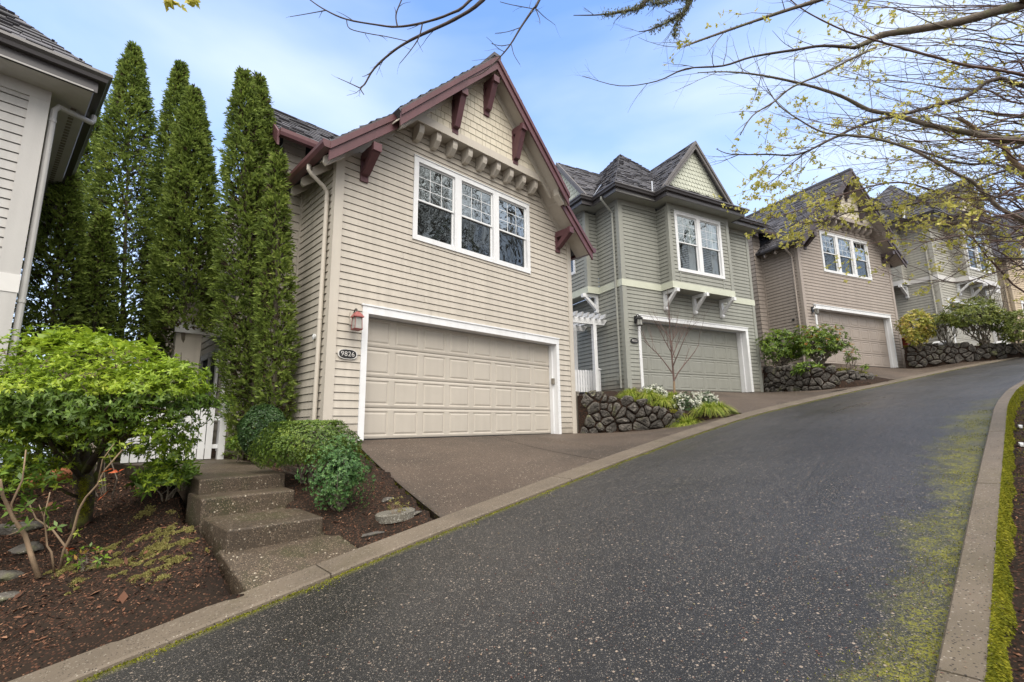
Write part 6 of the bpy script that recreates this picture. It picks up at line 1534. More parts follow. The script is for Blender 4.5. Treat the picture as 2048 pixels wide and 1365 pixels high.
clus([(-3.318, 4.064, -0.289), (-3.277, 4.067, -0.306), (-3.412, 4.109, -0.539), (-3.639, 4.130, -0.945)], 3, 0.06, 0.35, M['redleaf'], 'red_leaves', sp, sb, 0.015, 1)
clus([(-3.213, 4.031, -0.104), (-3.317, 4.049, -0.204), (-3.377, 4.085, -0.406), (-3.560, 4.155, -0.796)], 4, 0.05, 0.4, M['sedge'], 'yellow_leaves', sp, sb, 0.02, 2)
shrub('seedling', 'small green seedling shrub with a few orange leaves on the bark soil', (-3.498, 4.143, -1.019), (0.20, 0.12, 0.08), 26, 'pieris', 95, k=4, ln=0.045, wd=0.42, nst=6, r0=0.004, tipm='pieris_tip', tipf=0.12, lo=-0.5)
tp = MB(); tp.lathe([(0.07, 0.0), (0.085, 0.0), (0.088, 0.05), (0.078, 0.055), (0.075, 0.40), (0.068, 0.40), (0.066, 0.01), (0.07, 0.0)], (0, 0, 0), 24)
to = tp.build('terracotta_pot', None, M['terracotta'], smooth=True); p = (-5.552, 5.686, -0.553); to.location = p; to.rotation_euler = (0, pi / 2 - 0.25, 0.5); tag(to, 'terracotta pipe pot lying on its side behind the azalea trunk', 'pot')

# hedges near the steps
shrub('boxwood_hedge', 'clipped rounded hedge with flat top beside the steps', (-2.470, 5.979, -0.203), (0.56, 0.50, 0.40), 5200, 'box', 101, k=4, ln=0.026, wd=0.55, nst=14, lo=-0.55, inner=0.3, amp=0.12, flat_top=0.72, up=0.2, r0=0.014, cat_='hedge')
shrub('boxwood_bush', 'looser fresh green bush in front of the clipped hedge at the driveway edge', (-1.856, 5.313, -0.458), (0.28, 0.28, 0.33), 2300, 'boxblue', 102, k=4, ln=0.026, wd=0.55, nst=16, lo=-0.9, inner=0.75, amp=0.38, up=0.3, r0=0.012, cat_='bush')
shrub('boxwood_bush', 'dark round bush under the tall arborvitae beside the landing', (-3.750, 7.316, -0.011), (0.34, 0.34, 0.40), 2900, 'boxdark', 103, k=4, ln=0.03, wd=0.55, nst=8, lo=-0.9, inner=0.14, amp=0.06, up=0.2, r0=0.012, cat_='bush')
shrub('groundcover_shrub', 'small bright leafy plant at the foot of the arborvitae by the gate', (-4.236, 7.553, -0.203), (0.22, 0.2, 0.12), 60, 'pieris', 104, k=5, ln=0.06, wd=0.4, nst=5, r0=0.005)
shrub('groundcover_shrub', 'tiny pale sprouting plant behind the round lid', (-1.193, 5.115, -0.771), (0.10, 0.08, 0.08), 22, 'mossdry', 105, k=4, ln=0.03, wd=0.35, nst=8, r0=0.003, barkm='barktan')

# bed in front of the sage house
def sedge(p, r, n, label, seed):
    o = empty('sedge_clump', p, 0, label, 'ornamental grass', 'golden sedge clumps'); rr = np.random.default_rng(seed)
    a = rr.uniform(0, 2 * pi, n); sp_ = rr.uniform(0.25, 1.0, n); L = r * rr.uniform(0.7, 1.15, n); V = []; F = []; segs = 4; k = 0
    D = np.c_[np.cos(a), np.sin(a)]; S = np.c_[-np.sin(a), np.cos(a), np.zeros(n)] * 0.009
    prev = np.c_[D * 0.03, np.zeros(n)]; rows = []
    for i in range(segs + 1):
        f = i / segs; hgt = L * 0.95 * (f * (1.25 - 0.15 * sp_) - f * f * (0.35 + 1.0 * sp_)); rad = L * sp_ * f * 1.05
        c_ = np.c_[D * (0.03 + rad)[:, None], hgt]; w_ = (1 - f * 0.85); rows.append(c_ - S * w_); rows.append(c_ + S * w_)
    V = np.stack(rows, 1).reshape(-1, 3); m_ = 2 * (segs + 1); b = (np.arange(n) * m_)[:, None]
    F = np.concatenate([b + np.array([[2 * i, 2 * i + 1, 2 * i + 3, 2 * i + 2]]) for i in range(segs)]); npmesh('blades', V, F, M['sedge'], o); return o
for i, (p, r, lb) in enumerate([((3.106, 12.683, 0.651), 0.42, 'sedge clump nearest the first stone wall top'), ((3.489, 12.308, 0.473), 0.46, 'sedge clump spilling over the stone wall left of the white flowers'), ((3.708, 11.848, 0.209), 0.36, 'small sedge clump between the wall stones and the middle white flowers'),
                                ((3.922, 10.895, -0.146), 0.50, 'large sedge clump at the right end of the stone wall by the kerb'), ((4.412, 10.970, 0.002), 0.40, 'sedge clump below the right white flowering shrub'), ((4.704, 11.053, 0.110), 0.38, 'orange tinged sedge clump nearest the sage driveway'), ((4.196, 12.690, 0.610), 0.34, 'sedge clump at the foot of the bare sapling')]):
    z = max(p[2], float(gz(p[0], p[1])[0]) - 0.02); sedge((p[0], p[1], z), r * 1.25, 640, lb, 200 + i)
def white_shrub(c, r, label, seed):
    o = shrub('flowering_shrub', label, c, r, 320, 'boxdark', seed, k=5, ln=0.05, wd=0.35, nst=7, r0=0.008, lo=-0.7, cat_='flowering shrub', group='white flowering shrubs'); b = np.array(o.location)
    P_, Nn = blob_points(c, np.array(r) * 1.05, 95, seed + 1, 0.1, -0.25, 0.16); C_ = np.repeat(P_, 4, 0) + RNG.normal(0, 0.022, (len(P_) * 4, 3))
    V, F = rosettes(C_ - b, np.repeat(Nn, 4, 0) + RNG.normal(0, 0.4, C_.shape), 5, 0.028, 0.75, 0.8, 0.0); npmesh('flowers', V, F, M['petal'], o)
white_shrub((3.669, 12.565, 0.740), (0.34, 0.3, 0.24), 'white flowering shrub left of the bare sapling trunk', 301)
white_shrub((4.152, 11.604, 0.434), (0.30, 0.3, 0.30), 'white flowering shrub right of the bare sapling trunk, most flowers', 303)
white_shrub((4.794, 11.996, 0.516), (0.27, 0.25, 0.24), 'white flowering shrub nearest the sage driveway', 305)

def grow(mb, p, d, L, r, depth, spread=0.5, tips=None, kids=(2, 4), sides=5, up=0.15, wig=0.08, shrink=0.62, grav=0.0):
    p = Vector(p); d = Vector(d).normalized(); n = 5; pts = [p]; rs = [r]
    for i in range(n):
        d = (d + Vector((random.gauss(0, wig), random.gauss(0, wig), random.gauss(0, wig) + up * 0.1 - grav * 0.1))).normalized(); p = p + d * (L / n); pts.append(p); rs.append(r * (1 - 0.62 * (i + 1) / n))
    mb.tube(pts, rs, sides, cap=False)
    if tips is not None and depth <= 1: tips += [pts[3], pts[4], pts[5]]
    if depth > 0:
        for _ in range(random.randint(*kids)):
            i = random.randint(1, n); q = pts[i]; dd = (d + Vector((random.gauss(0, spread), random.gauss(0, spread), random.gauss(0, spread) * 0.8 + up))).normalized()
            grow(mb, q, dd, L * shrink * random.uniform(0.7, 1.2), rs[i] * 0.62, depth - 1, spread, tips, kids, max(3, sides - 1), up, wig, shrink, grav)
def bare_tree(p, H, label, seed, r=0.03, spread=0.35, m='barktan', depth=4, clear=0.3, name='bare_tree'):
    random.seed(seed); o = empty(name, p, 0, label, 'tree'); mb = MB(); h0 = H * clear; mb.tube([(0, 0, -0.3), (0, 0, h0 * 0.5), (0.01, 0, h0)], [r, r * 0.9, r * 0.82], 8); mb.build('trunk', o, M[m]); tw = MB()
    for i in range(9):
        a = i * 2.4 + random.random(); z = h0 + (H - h0) * 0.075 * i; grow(tw, (0, 0, z), (cos(a) * 0.6, sin(a) * 0.6, 1), (H - z) * 0.50, r * (0.6 - 0.05 * i), depth - 1, spread, None, (2, 5), 5, 0.35)
    tw.tube([(0.01, 0, h0), (0, 0.02, h0 + (H - h0) * 0.5), (0.02, 0, H)], [r * 0.82, r * 0.45, 0.003], 6); tw.build('branches', o, M['barkred'] if m == 'barktan' else M[m]); return o
bare_tree((4.296, 12.786, 0.640), 3.05, 'slender bare sapling standing in front of the sage green garage door', 17, 0.034, 0.30, depth=4, clear=0.16)
bare_tree((22.898, 22.237, 3.466), 4.0, 'thin bare tree between the greyish house and the tan house', 19, 0.05, 0.30, m='bark', depth=3, clear=0.12)

# shrubs uphill
shrub('evergreen_shrub', 'green shrub nearest the sage house above the second stone wall', (9.440, 16.597, 2.624), (0.72, 0.5, 0.62), 620, 'pieris', 111, k=6, ln=0.10, wd=0.36, nst=12, r0=0.03, lo=-0.8, amp=0.2, base=tuple((9.482, 16.733, 1.864)))
shrub('evergreen_shrub', 'green shrub with orange shoot tips in front of the taupe garage', (10.355, 15.990, 2.613), (0.80, 0.55, 0.60), 760, 'pieris', 112, k=6, ln=0.10, wd=0.36, nst=14, r0=0.028, lo=-0.7, tipm='pieris_tip', tipf=0.12, amp=0.2, base=tuple((10.427, 16.144, 1.747)))
shrub('low_shrub', 'low rosette shrub spilling over the second stone wall', (9.631, 15.639, 1.732), (0.42, 0.3, 0.20), 90, 'pieris', 113, k=8, ln=0.15, wd=0.26, nst=6, r0=0.012, lo=-0.6)
shrub('sprig_shrub', 'sparse leggy shrub in front of the taupe garage door', (10.811, 15.171, 2.077), (0.20, 0.2, 0.42), 34, 'pieris', 114, k=6, ln=0.09, wd=0.34, nst=8, r0=0.012, tipm='pieris_tip', tipf=0.3, base=tuple((10.739, 15.283, 1.449)))
shrub('sprig_shrub', 'tiny leggy shrub just right of the sparse one by the taupe driveway', (11.205, 15.239, 1.694), (0.18, 0.2, 0.12), 16, 'pieris', 115, k=6, ln=0.08, wd=0.34, nst=5, r0=0.006, base=tuple((11.121, 15.295, 1.381)))
shrub('golden_shrub', 'golden and orange leaved shrub against the taupe house corner', (16.692, 19.433, 3.809), (0.68, 0.5, 0.72), 560, 'gold', 116, k=6, ln=0.11, wd=0.38, nst=9, r0=0.02, lo=-0.95, amp=0.2, base=tuple((16.844, 19.597, 2.892)))
shrub('leggy_shrub', 'airy shrub with bare stems between the golden shrub and the big olive shrub', (17.850, 19.418, 3.895), (0.72, 0.5, 0.55), 330, 'olive', 117, k=5, ln=0.10, wd=0.36, nst=22, r0=0.014, lo=-0.1, amp=0.2, base=tuple((18.042, 19.600, 2.876)))
shrub('olive_shrub', 'wide olive green shrub on the far wall in front of the greyish house', (18.653, 18.797, 3.956), (1.15, 0.7, 0.75), 1200, 'olive', 118, k=6, ln=0.10, wd=0.36, nst=18, r0=0.025, lo=-0.45, amp=0.2, base=tuple((18.977, 19.002, 2.808)))
shrub('olive_shrub', 'rightmost olive green shrub cut by the photo edge', (19.812, 18.265, 3.522), (0.95, 0.7, 0.72), 800, 'olive', 119, k=6, ln=0.10, wd=0.36, nst=12, r0=0.025, lo=-0.8, amp=0.2, base=tuple((19.895, 18.436, 2.566)))
shrub('flowering_twigs', 'small plant growing in the right hand bed beside the mossy kerb', (4.119, 4.223, -1.464), (0.12, 0.1, 0.06), 14, 'pieris', 120, k=4, ln=0.04, wd=0.4, nst=4, r0=0.003)
bc = MB(); bc.hexa([(-0.3, -0.2, 0), (0.3, -0.2, 0), (0.3, 0.2, 0), (-0.3, 0.2, 0), (-0.22, -0.15, 0.26), (0.2, -0.12, 0.34), (0.22, 0.15, 0.3), (-0.2, 0.15, 0.22)])
o = bc.build('plastic_cover', None, M['cloth']); o.location = (20.514, 19.990, 2.967); tag(o, 'crumpled white plastic cover under the olive shrub', 'cover')
bc = MB(); bc.box(-0.28, 0.28, -0.2, 0.2, 0, 0.26); bc.box(-0.31, 0.31, -0.23, 0.23, 0.22, 0.27); bc.box(-0.4, 0.3, -0.35, 0.3, 0.30, 0.36)
o = bc.build('storage_bin', None, M['binred']); o.location = (17.254, 20.760, 3.205); o.rotation_euler = (0, 0, H4.rz); tag(o, 'red bin behind the far stone wall at the taupe house corner', 'bin')
bc = MB(); bc.hexa([(-0.35, -0.2, 0), (0.35, -0.2, 0.1), (0.35, 0.2, 0.1), (-0.35, 0.2, 0), (-0.35, -0.2, 0.03), (0.35, -0.2, 0.28), (0.35, 0.2, 0.28), (-0.35, 0.2, 0.03)])
o = bc.build('folded_sheet', None, M['cloth']); o.location = (18.143, 20.170, 3.095); o.rotation_euler = (0, 0, 0.6); tag(o, 'tilted white sheet lying on the far stone wall', 'sheet')
# right bed objects
for p, lb in (((5.584, 5.567, -0.456), 'black path light nearest the camera on the mossy right kerb'), ((9.798, 9.393, 0.301), 'black path light farther up the mossy right kerb')):
    q = MB(); q.box(-0.05, 0.05, -0.04, 0.04, -0.02, 0.08); q.box(-0.058, 0.058, -0.05, 0.05, 0.08, 0.095); q.tube([(0, 0, -0.25), (0, 0, -0.02)], 0.012, 6); o = q.build('path_light', None, M['black']); o.location = p; o.rotation_euler = (0, 0, 0.8); tag(o, lb, 'path light', 'black path lights')
for p, lb in (((6.057, 5.859, -0.384), 'nearer white stake lying in the right bed'), ((7.003, 6.739, -0.193), 'farther white stake lying in the right bed')):
    q = MB(); q.box(-0.015, 0.015, -0.07, 0.07, -0.012, 0.012); q.box(-0.022, 0.022, 0.04, 0.07, -0.015, 0.018); o = q.build('white_stake', None, M['white']); o.location = (p[0], p[1], float(gz(p[0], p[1])[0]) + 0.03); o.rotation_euler = (0.1, 0.1, -0.75); tag(o, lb, 'stake', 'white stakes in the right bed')

# ------------------------------------------------------------------ overhead trees
random.seed(23)
class Tree:
    def __init__(s, base, label, trunk, m='bark'):
        s.o = empty('maple_tree', base, 0, label, 'tree', None); s.b = np.array(base, float); t = MB()
        t.tube([tuple(np.array(q) - s.b) for q, _ in trunk], [r for _, r in trunk], 14); t.build('trunk', s.o, M[m], smooth=True)
        s.tw = MB(); s.tips = []; s.lich = []
    def rel(s, q): return Vector(np.array(q) - s.b)
    def limb(s, pts, r0, r1, m='bark', twigs=8, tl=(0.25, 0.7), depth=1, spread=0.5, leafy=False, sides=7, grav=0.0, r_t=0.004):
        P = [s.rel(p) for p in pts]; n = len(P); Q = []                       # catmull-rom
        for i in range(n - 1):
            p0, p1, p2, p3 = P[max(i - 1, 0)], P[i], P[i + 1], P[min(i + 2, n - 1)]
            for k in range(4):
                t = k / 4; Q.append(0.5 * ((2 * p1) + (-p0 + p2) * t + (2 * p0 - 5 * p1 + 4 * p2 - p3) * t * t + (-p0 + 3 * p1 - 3 * p2 + p3) * t ** 3))
        Q.append(P[-1]); k = len(Q); mb = MB(); R = [r0 + (r1 - r0) * (i / (k - 1)) for i in range(k)]; R = [r * random.uniform(0.93, 1.1) for r in R]
        mb.tube(Q, R, sides); 
        if r0 > 0.02 and m != 'barkred':
            for a, b, r in zip(Q[:-1], Q[1:], R):
                nl = int((b - a).length * 110); f = RNG.random(nl)[:, None]; s.lich.append(np.array(a) * (1 - f) + np.array(b) * f + unit(RNG.normal(0, 1, (max(nl, 1), 3)))[:nl] * r)
        for _ in range(twigs):
            i = random.randint(1, k - 1); d = (Q[i] - Q[i - 1]).normalized(); dd = (d + Vector((random.gauss(0, spread), random.gauss(0, spread), random.gauss(0, spread)))).normalized()
            tp = []; grow(mb, Q[i], dd, random.uniform(*tl), min(R[i] * 0.6, r_t), depth, 0.5, tp, (1, 3), 4, 0.0, 0.10, 0.6, grav)
            if leafy and random.random() < leafy: s.tips += tp
        mb.build('limb', s.o, M[m], smooth=True)
        return Q
    def finish(s, twm, leafm, ln=0.045, per=2):
        if s.tw.v: s.tw.build('twigs', s.o, M[twm])
        if s.lich: V, F = tufts(np.concatenate(s.lich), 0.013, np.array([0, 0, 0.0]), wd=0.7); npmesh('lichen_patches', V, F, M['lichen'], s.o)
        if s.tips:
            C_ = np.repeat(np.array([tuple(t) for t in s.tips]), per, 0); C_ = C_ + RNG.normal(0, 0.018, C_.shape); Nn = RNG.normal(0, 0.8, C_.shape) + np.array([0, 0, -0.2])
            V, F = rosettes(C_, Nn, 4, ln, 0.62, 0.8, 0.1, 0.5); npmesh('foliage', V, F, M[leafm], s.o)
# tree A, trunk outside the frame on the right
TA = Tree((8.6, 5.4, -0.2), 'spring maple whose spreading budding branches fill the upper right of the photo', [((8.6, 5.4, -0.4), 0.24), ((8.5, 5.4, 1.0), 0.19), ((8.35, 5.35, 2.2), 0.17), ((8.3, 5.3, 3.6), 0.12), ((8.5, 5.2, 6.0), 0.05)])
TA.limb([(8.35, 5.35, 2.2), (6.181, 4.312, 4.298), (5.173, 4.146, 4.087), (4.565, 4.173, 3.938), (4.128, 4.186, 3.865), (3.757, 4.196, 3.811), (3.611, 4.208, 3.744), (3.470, 4.218, 3.687)], 0.055, 0.020, twigs=14, leafy=0.3, tl=(0.3, 0.9))
TA.limb([(3.470, 4.218, 3.687), (3.155, 4.214, 3.711), (2.874, 4.220, 3.675), (2.447, 4.231, 3.612), (2.151, 4.246, 3.527), (1.780, 4.251, 3.503), (1.483, 4.272, 3.384), (1.112, 4.279, 3.344), (0.743, 4.261, 3.448)], 0.016, 0.002, 'barkdark', twigs=12, tl=(0.15, 0.45))
TA.limb([(8.3, 5.3, 3.6), (4.069, 3.719, 4.208), (3.239, 3.765, 3.948), (2.866, 3.788, 3.817), (2.547, 3.805, 3.722), (2.248, 3.822, 3.627), (1.764, 3.851, 3.466), (1.625, 3.860, 3.414)], 0.028, 0.006, twigs=12, leafy=0.2, tl=(0.2, 0.6))
TA.limb([(8.35, 5.35, 2.0), (6.136, 4.760, 2.925), (5.476, 4.659, 2.924), (5.210, 4.655, 2.943), (4.797, 4.639, 3.032), (4.462, 4.627, 3.100), (4.092, 4.608, 3.210), (3.826, 4.598, 3.266), (3.531, 4.571, 3.416), (3.160, 4.549, 3.537), (2.693, 4.531, 3.643), (2.321, 4.523, 3.684), (2.013, 4.524, 3.678)], 0.042, 0.004, twigs=24, leafy=0.3, tl=(0.3, 0.9))
TA.limb([(8.3, 5.3, 2.9), (5.407, 4.199, 3.225), (5.055, 4.181, 3.322), (4.811, 4.172, 3.373), (4.464, 4.162, 3.431), (4.176, 4.147, 3.512), (3.917, 4.135, 3.583), (3.609, 4.118, 3.679), (3.316, 4.101, 3.770), (3.010, 4.075, 3.919), (2.835, 4.055, 4.032), (2.675, 4.028, 4.179)], 0.018, 0.004, 'barkred', twigs=14, leafy=0.3, tl=(0.2, 0.7))
TA.limb([(8.4, 5.35, 1.7), (5.780, 4.769, 1.736), (5.250, 4.622, 1.994), (4.996, 4.596, 2.138), (4.744, 4.551, 2.388), (4.602, 4.538, 2.461), (4.374, 4.515, 2.590), (4.105, 4.489, 2.734), (3.749, 4.470, 2.845), (3.478, 4.463, 2.884), (3.208, 4.457, 2.918), (2.960, 4.433, 3.052), (2.762, 4.407, 3.195), (2.642, 4.375, 3.373)], 0.024, 0.004, twigs=26, leafy=0.35, tl=(0.3, 0.9))
TA.limb([(8.35, 5.35, 2.0), (6.366, 5.228, 2.579), (6.008, 5.181, 2.842), (5.841, 5.151, 3.011), (5.761, 5.126, 3.150), (5.517, 5.100, 3.298), (5.350, 5.078, 3.421), (5.228, 5.068, 3.474)], 0.045, 0.016, 'barktan', twigs=14, leafy=0.3, tl=(0.4, 1.0))
TA.limb([(3.608, 4.130, 3.612), (3.347, 4.151, 3.495), (3.085, 4.174, 3.363), (2.789, 4.196, 3.242), (2.601, 4.221, 3.099), (2.388, 4.245, 2.967), (2.263, 4.278, 2.781)], 0.012, 0.005, twigs=12, tl=(0.1, 0.35))
TA.limb([(8.4, 5.4, 2.3), (6.022, 5.004, 3.837), (5.313, 5.028, 3.703), (4.697, 5.055, 3.550), (4.182, 5.075, 3.437), (3.770, 5.107, 3.258), (3.377, 5.138, 3.085), (3.009, 5.137, 3.090), (2.594, 5.136, 3.096), (2.414, 5.124, 3.162)], 0.028, 0.003, 'barkdark', twigs=20, leafy=0.3, tl=(0.2, 0.6))
TA.limb([(8.5, 5.4, 1.6), (6.988, 5.731, 3.174), (5.691, 5.779, 2.905), (5.301, 5.801, 2.783), (4.782, 5.817, 2.695), (4.394, 5.822, 2.668), (4.134, 5.837, 2.583), (3.875, 5.844, 2.542), (3.693, 5.848, 2.519)], 0.018, 0.004, 'barkdark', twigs=34, leafy=0.75, tl=(0.2, 0.6), r_t=0.004)
TA.limb([(8.5, 5.4, 1.5), (6.534, 5.404, 2.731), (5.806, 5.424, 2.622), (5.323, 5.414, 2.676), (4.720, 5.384, 2.845), (4.114, 5.404, 2.734), (3.506, 5.439, 2.534), (3.081, 5.460, 2.421)], 0.018, 0.004, 'barkred', twigs=40, leafy=0.75, tl=(0.2, 0.6), r_t=0.004)
TA.limb([(8.5, 5.4, 1.6), (6.315, 5.136, 3.097), (5.436, 5.164, 2.936), (4.564, 5.121, 3.178), (3.981, 5.099, 3.301), (3.512, 5.129, 3.135), (3.157, 5.179, 2.853), (2.980, 5.205, 2.711)], 0.016, 0.003, 'barkdark', twigs=30, leafy=0.5, tl=(0.25, 0.6), r_t=0.004)
TA.limb([(8.5, 5.4, 1.3), (6.515, 5.638, 1.421), (5.856, 5.562, 1.847), (5.499, 5.487, 2.269), (5.016, 5.464, 2.395), (4.591, 5.485, 2.281)], 0.014, 0.003, 'barkred', twigs=26, leafy=0.8, tl=(0.3, 0.8), r_t=0.004)
TA.limb([(8.5, 5.4, 1.2), (6.406, 5.464, 1.256), (5.992, 5.381, 1.721), (5.598, 5.334, 1.985), (5.017, 5.302, 2.166)], 0.012, 0.003, 'barkred', twigs=22, leafy=0.7, tl=(0.3, 0.8), r_t=0.004)
def Dpt(x, y, d):                                                            # a point in the crown's volume, d metres ahead
    r = cam.matrix_world.to_3x3() @ Vector(((x - 1024) / 958.82 * d, -(y - 682.5) / 958.82 * d, -d)); return (r.x, r.y, r.z)
for i in range(132):                                                          # long arching shoots through the crown
    y0 = (random.uniform(-40, 300) if i % 2 else random.uniform(120, 520)) if i < 100 else random.uniform(300, 500); d = random.uniform(4.6, 7.8); x1 = random.uniform(1540, 1960) if y0 < 300 else random.uniform(1720, 1990); y1 = y0 + random.uniform(-110, 60) * (1 if y0 > 200 else 0.6)
    ym = (y0 + y1) / 2 + random.uniform(-25, 35); x0 = random.uniform(2060, 2200)
    d2 = d + random.uniform(-0.8, 0.8)
    sag = random.uniform(-60, 70); NP = 7
    TA.limb([Dpt(x0 + (x1 - x0) * k / NP + random.uniform(-8, 8), y0 + (y1 - y0) * k / NP + sag * sin(pi * k / NP) + random.uniform(-9, 9), d + (d2 - d) * k / NP) for k in range(NP + 1)],
            random.uniform(0.006, 0.013), 0.002, random.choice(['barkred', 'barkred', 'barkdark', 'bark']), twigs=7, leafy=0.12, tl=(0.2, 0.7), sides=5, r_t=0.003)
for (x, y) in [(1545,395),(1570,375),(1590,420),(1610,440),(1560,440),(1530,450),(1635,400),(1650,430),(1600,380),(1680,390),(1700,405),(1585,455),(1625,460),(1730,370),(1760,385),(1700,430),(1660,450),(1800,450),(1830,440),(1850,470),(1870,440),(1900,420),(1930,450),(1980,470),(2000,500),(2020,480),(1560,350),(1540,330),(1570,300),(1600,270),(1560,260),(1640,260),(1680,250),(1620,240),(1530,290),(1720,150),(1770,120),(1800,450),(1880,560),(1865,545),(1590,280),(1660,275),(1610,310),(1555,375),(2000,520),(2030,520)]:
    d = random.uniform(5.2, 6.4); q = Vector(Dpt(x, y, d)) - Vector(TA.b); lb_ = MB(); tp = []; grow(lb_, q, (random.gauss(-0.6, 0.4), random.gauss(0, 0.4), random.gauss(0, 0.4)), 0.25, 0.003, 1, 0.6, tp, (2, 4), 4, 0.0); lb_.build('twig', TA.o, M['barkred']); TA.tips += tp + tp[:2]
for i in range(40):
    a = random.uniform(0, 6.28); q = Vector((8.45, 5.25, random.uniform(4.5, 6.5))) - Vector(TA.b); lb_ = MB(); grow(lb_, q, (cos(a) * 0.55, sin(a) * 0.55, 1.2), random.uniform(3.0, 5.5), 0.05, 3, 0.4, None, (2, 4), 5, 0.5); lb_.build('limb', TA.o, M['bark'])
TA.finish('barkred', 'budleaf', 0.036, 1)
# tree B, trunk behind the camera on the right
TB = Tree((3.2, -2.2, -1.3), 'bare maple reaching over the roof of the nearest house from the top edge', [((3.2, -2.2, -1.6), 0.26), ((3.1, -2.1, 1.5), 0.2), ((3.0, -1.9, 4.2), 0.15), ((3.0, -1.8, 7.5), 0.06)])
hub = (2.6, 0.6, 5.0)
TB.limb([(3.05, -2.0, 3.2), (2.9, -0.8, 4.4), hub], 0.06, 0.03, 'barkdark', twigs=2)
TB.limb([hub, (0.741, 3.411, 4.792), (0.112, 3.372, 3.874), (-0.197, 3.351, 3.421), (-0.431, 3.378, 3.268), (-0.693, 3.399, 3.152), (-0.837, 3.412, 3.081), (-0.960, 3.426, 2.999), (-1.092, 3.448, 2.881), (-1.167, 3.469, 2.762), (-1.204, 3.475, 2.726), (-1.176, 3.484, 2.674)], 0.020, 0.003, 'barkdark', twigs=6, tl=(0.08, 0.25), depth=1)
TB.limb([(-1.204, 3.475, 2.726), (-1.289, 3.468, 2.767), (-1.390, 3.460, 2.813)], 0.005, 0.002, 'barkdark', twigs=2, tl=(0.04, 0.08), depth=0)
TB.limb([hub, (0.148, 3.175, 3.836), (-0.291, 3.265, 3.335), (-0.455, 3.284, 3.228), (-0.674, 3.296, 3.160), (-0.877, 3.301, 3.132), (-1.039, 3.298, 3.150), (-1.276, 3.290, 3.196), (-1.438, 3.277, 3.268), (-1.563, 3.262, 3.352), (-1.642, 3.248, 3.431)], 0.013, 0.003, 'barkdark', twigs=4, tl=(0.08, 0.2), depth=0)
TB.limb([(-1.438, 3.277, 3.268), (-1.585, 3.281, 3.243), (-1.724, 3.285, 3.222)], 0.004, 0.002, 'barkdark', twigs=2, tl=(0.04, 0.07), depth=0)
TB.limb([(-0.674, 3.296, 3.160), (-0.704, 3.316, 3.048), (-0.768, 3.333, 2.951), (-0.861, 3.353, 2.843)], 0.006, 0.002, 'barkdark', twigs=3, tl=(0.05, 0.12), depth=0)
TB.limb([(-1.276, 3.290, 3.196), (-1.250, 3.303, 3.122), (-1.092, 3.310, 3.080), (-0.973, 3.314, 3.059), (-0.795, 3.321, 3.018)], 0.004, 0.003, 'barkdark', twigs=3, tl=(0.04, 0.09), depth=0)
TB.limb([(-0.873, 3.301, 3.132), (-0.883, 3.284, 3.226), (-0.838, 3.264, 3.342), (-0.789, 3.243, 3.459)], 0.006, 0.004, 'barkdark', twigs=4, tl=(0.05, 0.12), depth=0)
TB.limb([hub, (0.517, 2.996, 3.703), (0.242, 3.094, 3.152), (0.196, 3.106, 3.086), (0.100, 3.130, 2.951), (0.020, 3.153, 2.826), (-0.076, 3.172, 2.717), (-0.197, 3.190, 2.615), (-0.337, 3.199, 2.565)], 0.012, 0.002, 'barkdark', twigs=6, tl=(0.1, 0.25), depth=1)
TB.limb([(0.196, 3.106, 3.086), (0.031, 3.100, 3.118), (-0.055, 3.096, 3.141)], 0.003, 0.002, 'barkdark', twigs=2, tl=(0.05, 0.1), depth=0)
TB.limb([(0.100, 3.130, 2.951), (-0.001, 3.136, 2.919), (-0.095, 3.138, 2.909)], 0.003, 0.002, 'barkdark', twigs=2, tl=(0.03, 0.08), depth=0)
TB.limb([(0.020, 3.153, 2.826), (-0.052, 3.154, 2.816), (-0.123, 3.151, 2.832)], 0.003, 0.002, 'barkdark', twigs=1, tl=(0.03, 0.08), depth=0)
TB.limb([(0.027, 3.153, 2.822), (0.045, 3.166, 2.748), (0.089, 3.180, 2.674)], 0.003, 0.0015, 'barkdark', twigs=1, tl=(0.03, 0.08), depth=0)
mossy = []
for pth, rr_, lich in (((hub, (1.532, 3.353, 3.978), (1.166, 3.440, 3.490), (1.090, 3.452, 3.425), (0.973, 3.457, 3.398), (0.780, 3.461, 3.372), (0.551, 3.462, 3.371)), 0.02, (2, 5)), ((hub, (1.697, 3.376, 3.852), (1.533, 3.441, 3.485), (1.473, 3.459, 3.387), (1.339, 3.473, 3.307), (1.187, 3.484, 3.243), (1.095, 3.487, 3.228)), 0.02, (2, 5)), (((1.473, 3.459, 3.387), (1.405, 3.478, 3.281), (1.387, 3.495, 3.183)), 0.008, (0, 2)), (((1.533, 3.441, 3.485), (1.441, 3.437, 3.507), (1.274, 3.446, 3.456), (1.191, 3.443, 3.473)), 0.008, (0, 3))):
    TB.limb(list(pth), rr_, 0.003, 'barkdark', twigs=7, tl=(0.08, 0.25), depth=1)
    for a, b in list(zip(pth[:-1], pth[1:]))[lich[0]:lich[1]]:
        f = RNG.random(260)[:, None]; mossy.append(np.array(a) * (1 - f) + np.array(b) * f + RNG.normal(0, 0.014, (260, 3)) - TB.b)
V, F = tufts(np.concatenate(mossy), 0.022, np.array([0, 0, -0.3])); npmesh('lichen', V, F, M['lichen'], TB.o)
for p in ((-2.381, 2.920, 2.992), (-2.214, 2.919, 2.996)): TB.limb([(p[0] + 0.4, p[1] - 0.8, p[2] + 0.9), (p[0] + 0.15, p[1] - 0.2, p[2] + 0.4), (p[0], p[1], p[2] + 0.02)], 0.006, 0.002, 'barkdark', twigs=0); TB.tips += [Vector(np.array(p) - TB.b)] * 5
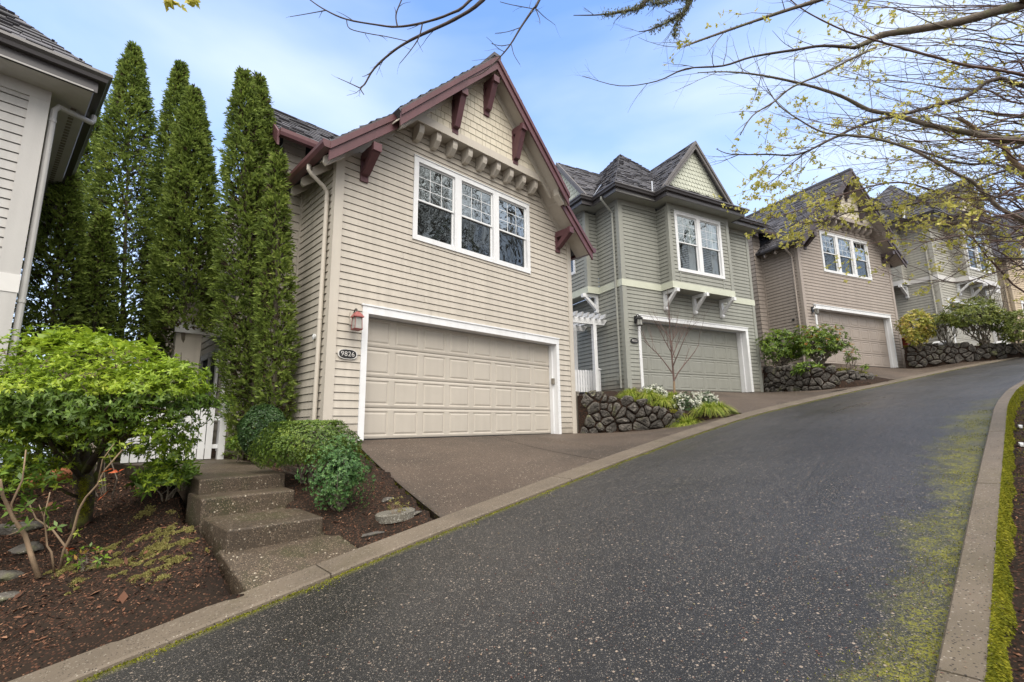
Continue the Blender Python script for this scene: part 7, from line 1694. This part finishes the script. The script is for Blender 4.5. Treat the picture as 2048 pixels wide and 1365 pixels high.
for i in range(26):                                                          # upper crown, above and behind the camera
    a = random.uniform(0, 6.28); st_ = Vector((3.0, -1.9, random.uniform(3, 6.5))) - Vector(TB.b); lb_ = MB(); grow(lb_, st_, (cos(a), sin(a) - 0.4, 0.75), random.uniform(1.5, 2.8), 0.03, 3, 0.45, None, (2, 3), 5, 0.3); lb_.build('limb', TB.o, M['barkdark'])
TB.finish('barkdark', 'budleaf', 0.05, 2)
# wooded slope across the street (outside the frame on the right; it is what the house windows reflect)
for i, (x, y, H) in enumerate(((14.5, 6.0, 17), (18.5, 10.0, 18), (23.5, 13.5, 17), (13.0, 1.5, 16), (25, 8.5, 20), (19, 3.5, 19), (31, 16, 18), (9.5, -2.5, 15))):
    bare_tree((x, y, float(gz(x, y)[0]) - 0.1), H, ['mossy bare maple on the slope across the street', 'tall bare maple on the slope across the street', 'bare maple uphill across the street', 'bare maple downhill across the street', 'bare maple high on the slope across the street', 'leaning bare maple across the street', 'farthest bare maple across the street', 'bare maple behind the camera'][i], 400 + i, 0.17, 0.42, m='bark', depth=4, clear=0.22, name='maple_tree')
for i, (x, y, r, h) in enumerate(((33, 4, 3.0, 14),)):
    shrub('conifer', ['dark conifer high on the slope across the street', 'dark conifer downhill across the street', 'dark conifer uphill across the street'][i], (x, y, h / 2 + float(gz(x, y)[0])), (r, r, h / 2), 2600, 'olive', 500 + i, k=4, ln=0.45, wd=0.3, nst=6, r0=0.08, lo=-0.9, cat_='conifer')

# two pale scuff marks on the asphalt
for i, (p, L) in enumerate((((0.416, 0.817, -0.020), 0.16), ((-0.000, -0.000, 0.000), 0.12))):
    sv_ = float(np.dot(p[:2], RD)); tv_ = float(np.dot(p[:2], RR)); f = (tv_ - np.interp(sv_, SS, tl)) / (np.interp(sv_, SS, tr) - np.interp(sv_, SS, tl))
    zf = lambda s_, t_: float((np.interp(s_, SS, zl) - 0.035) * (1 - (t_ - np.interp(s_, SS, tl)) / 3.5) + np.interp(s_, SS, zr) * ((t_ - np.interp(s_, SS, tl)) / 3.5) + 0.02 * sin(pi * (t_ - np.interp(s_, SS, tl)) / 3.5)) + 0.006
    mb = MB(); k = 14; pts = []
    for j in range(k):
        a = 2 * pi * j / k; s1, t1 = sv_ + L * cos(a) * random.uniform(0.7, 1.1), tv_ + L * 0.28 * sin(a) * random.uniform(0.6, 1.2); q = xy(s1, t1); pts.append((q[0], q[1], zf(s1, t1)))
    mb.poly(pts); tag(mb.build('road_marking', None, M['scuff']), kind='structure')
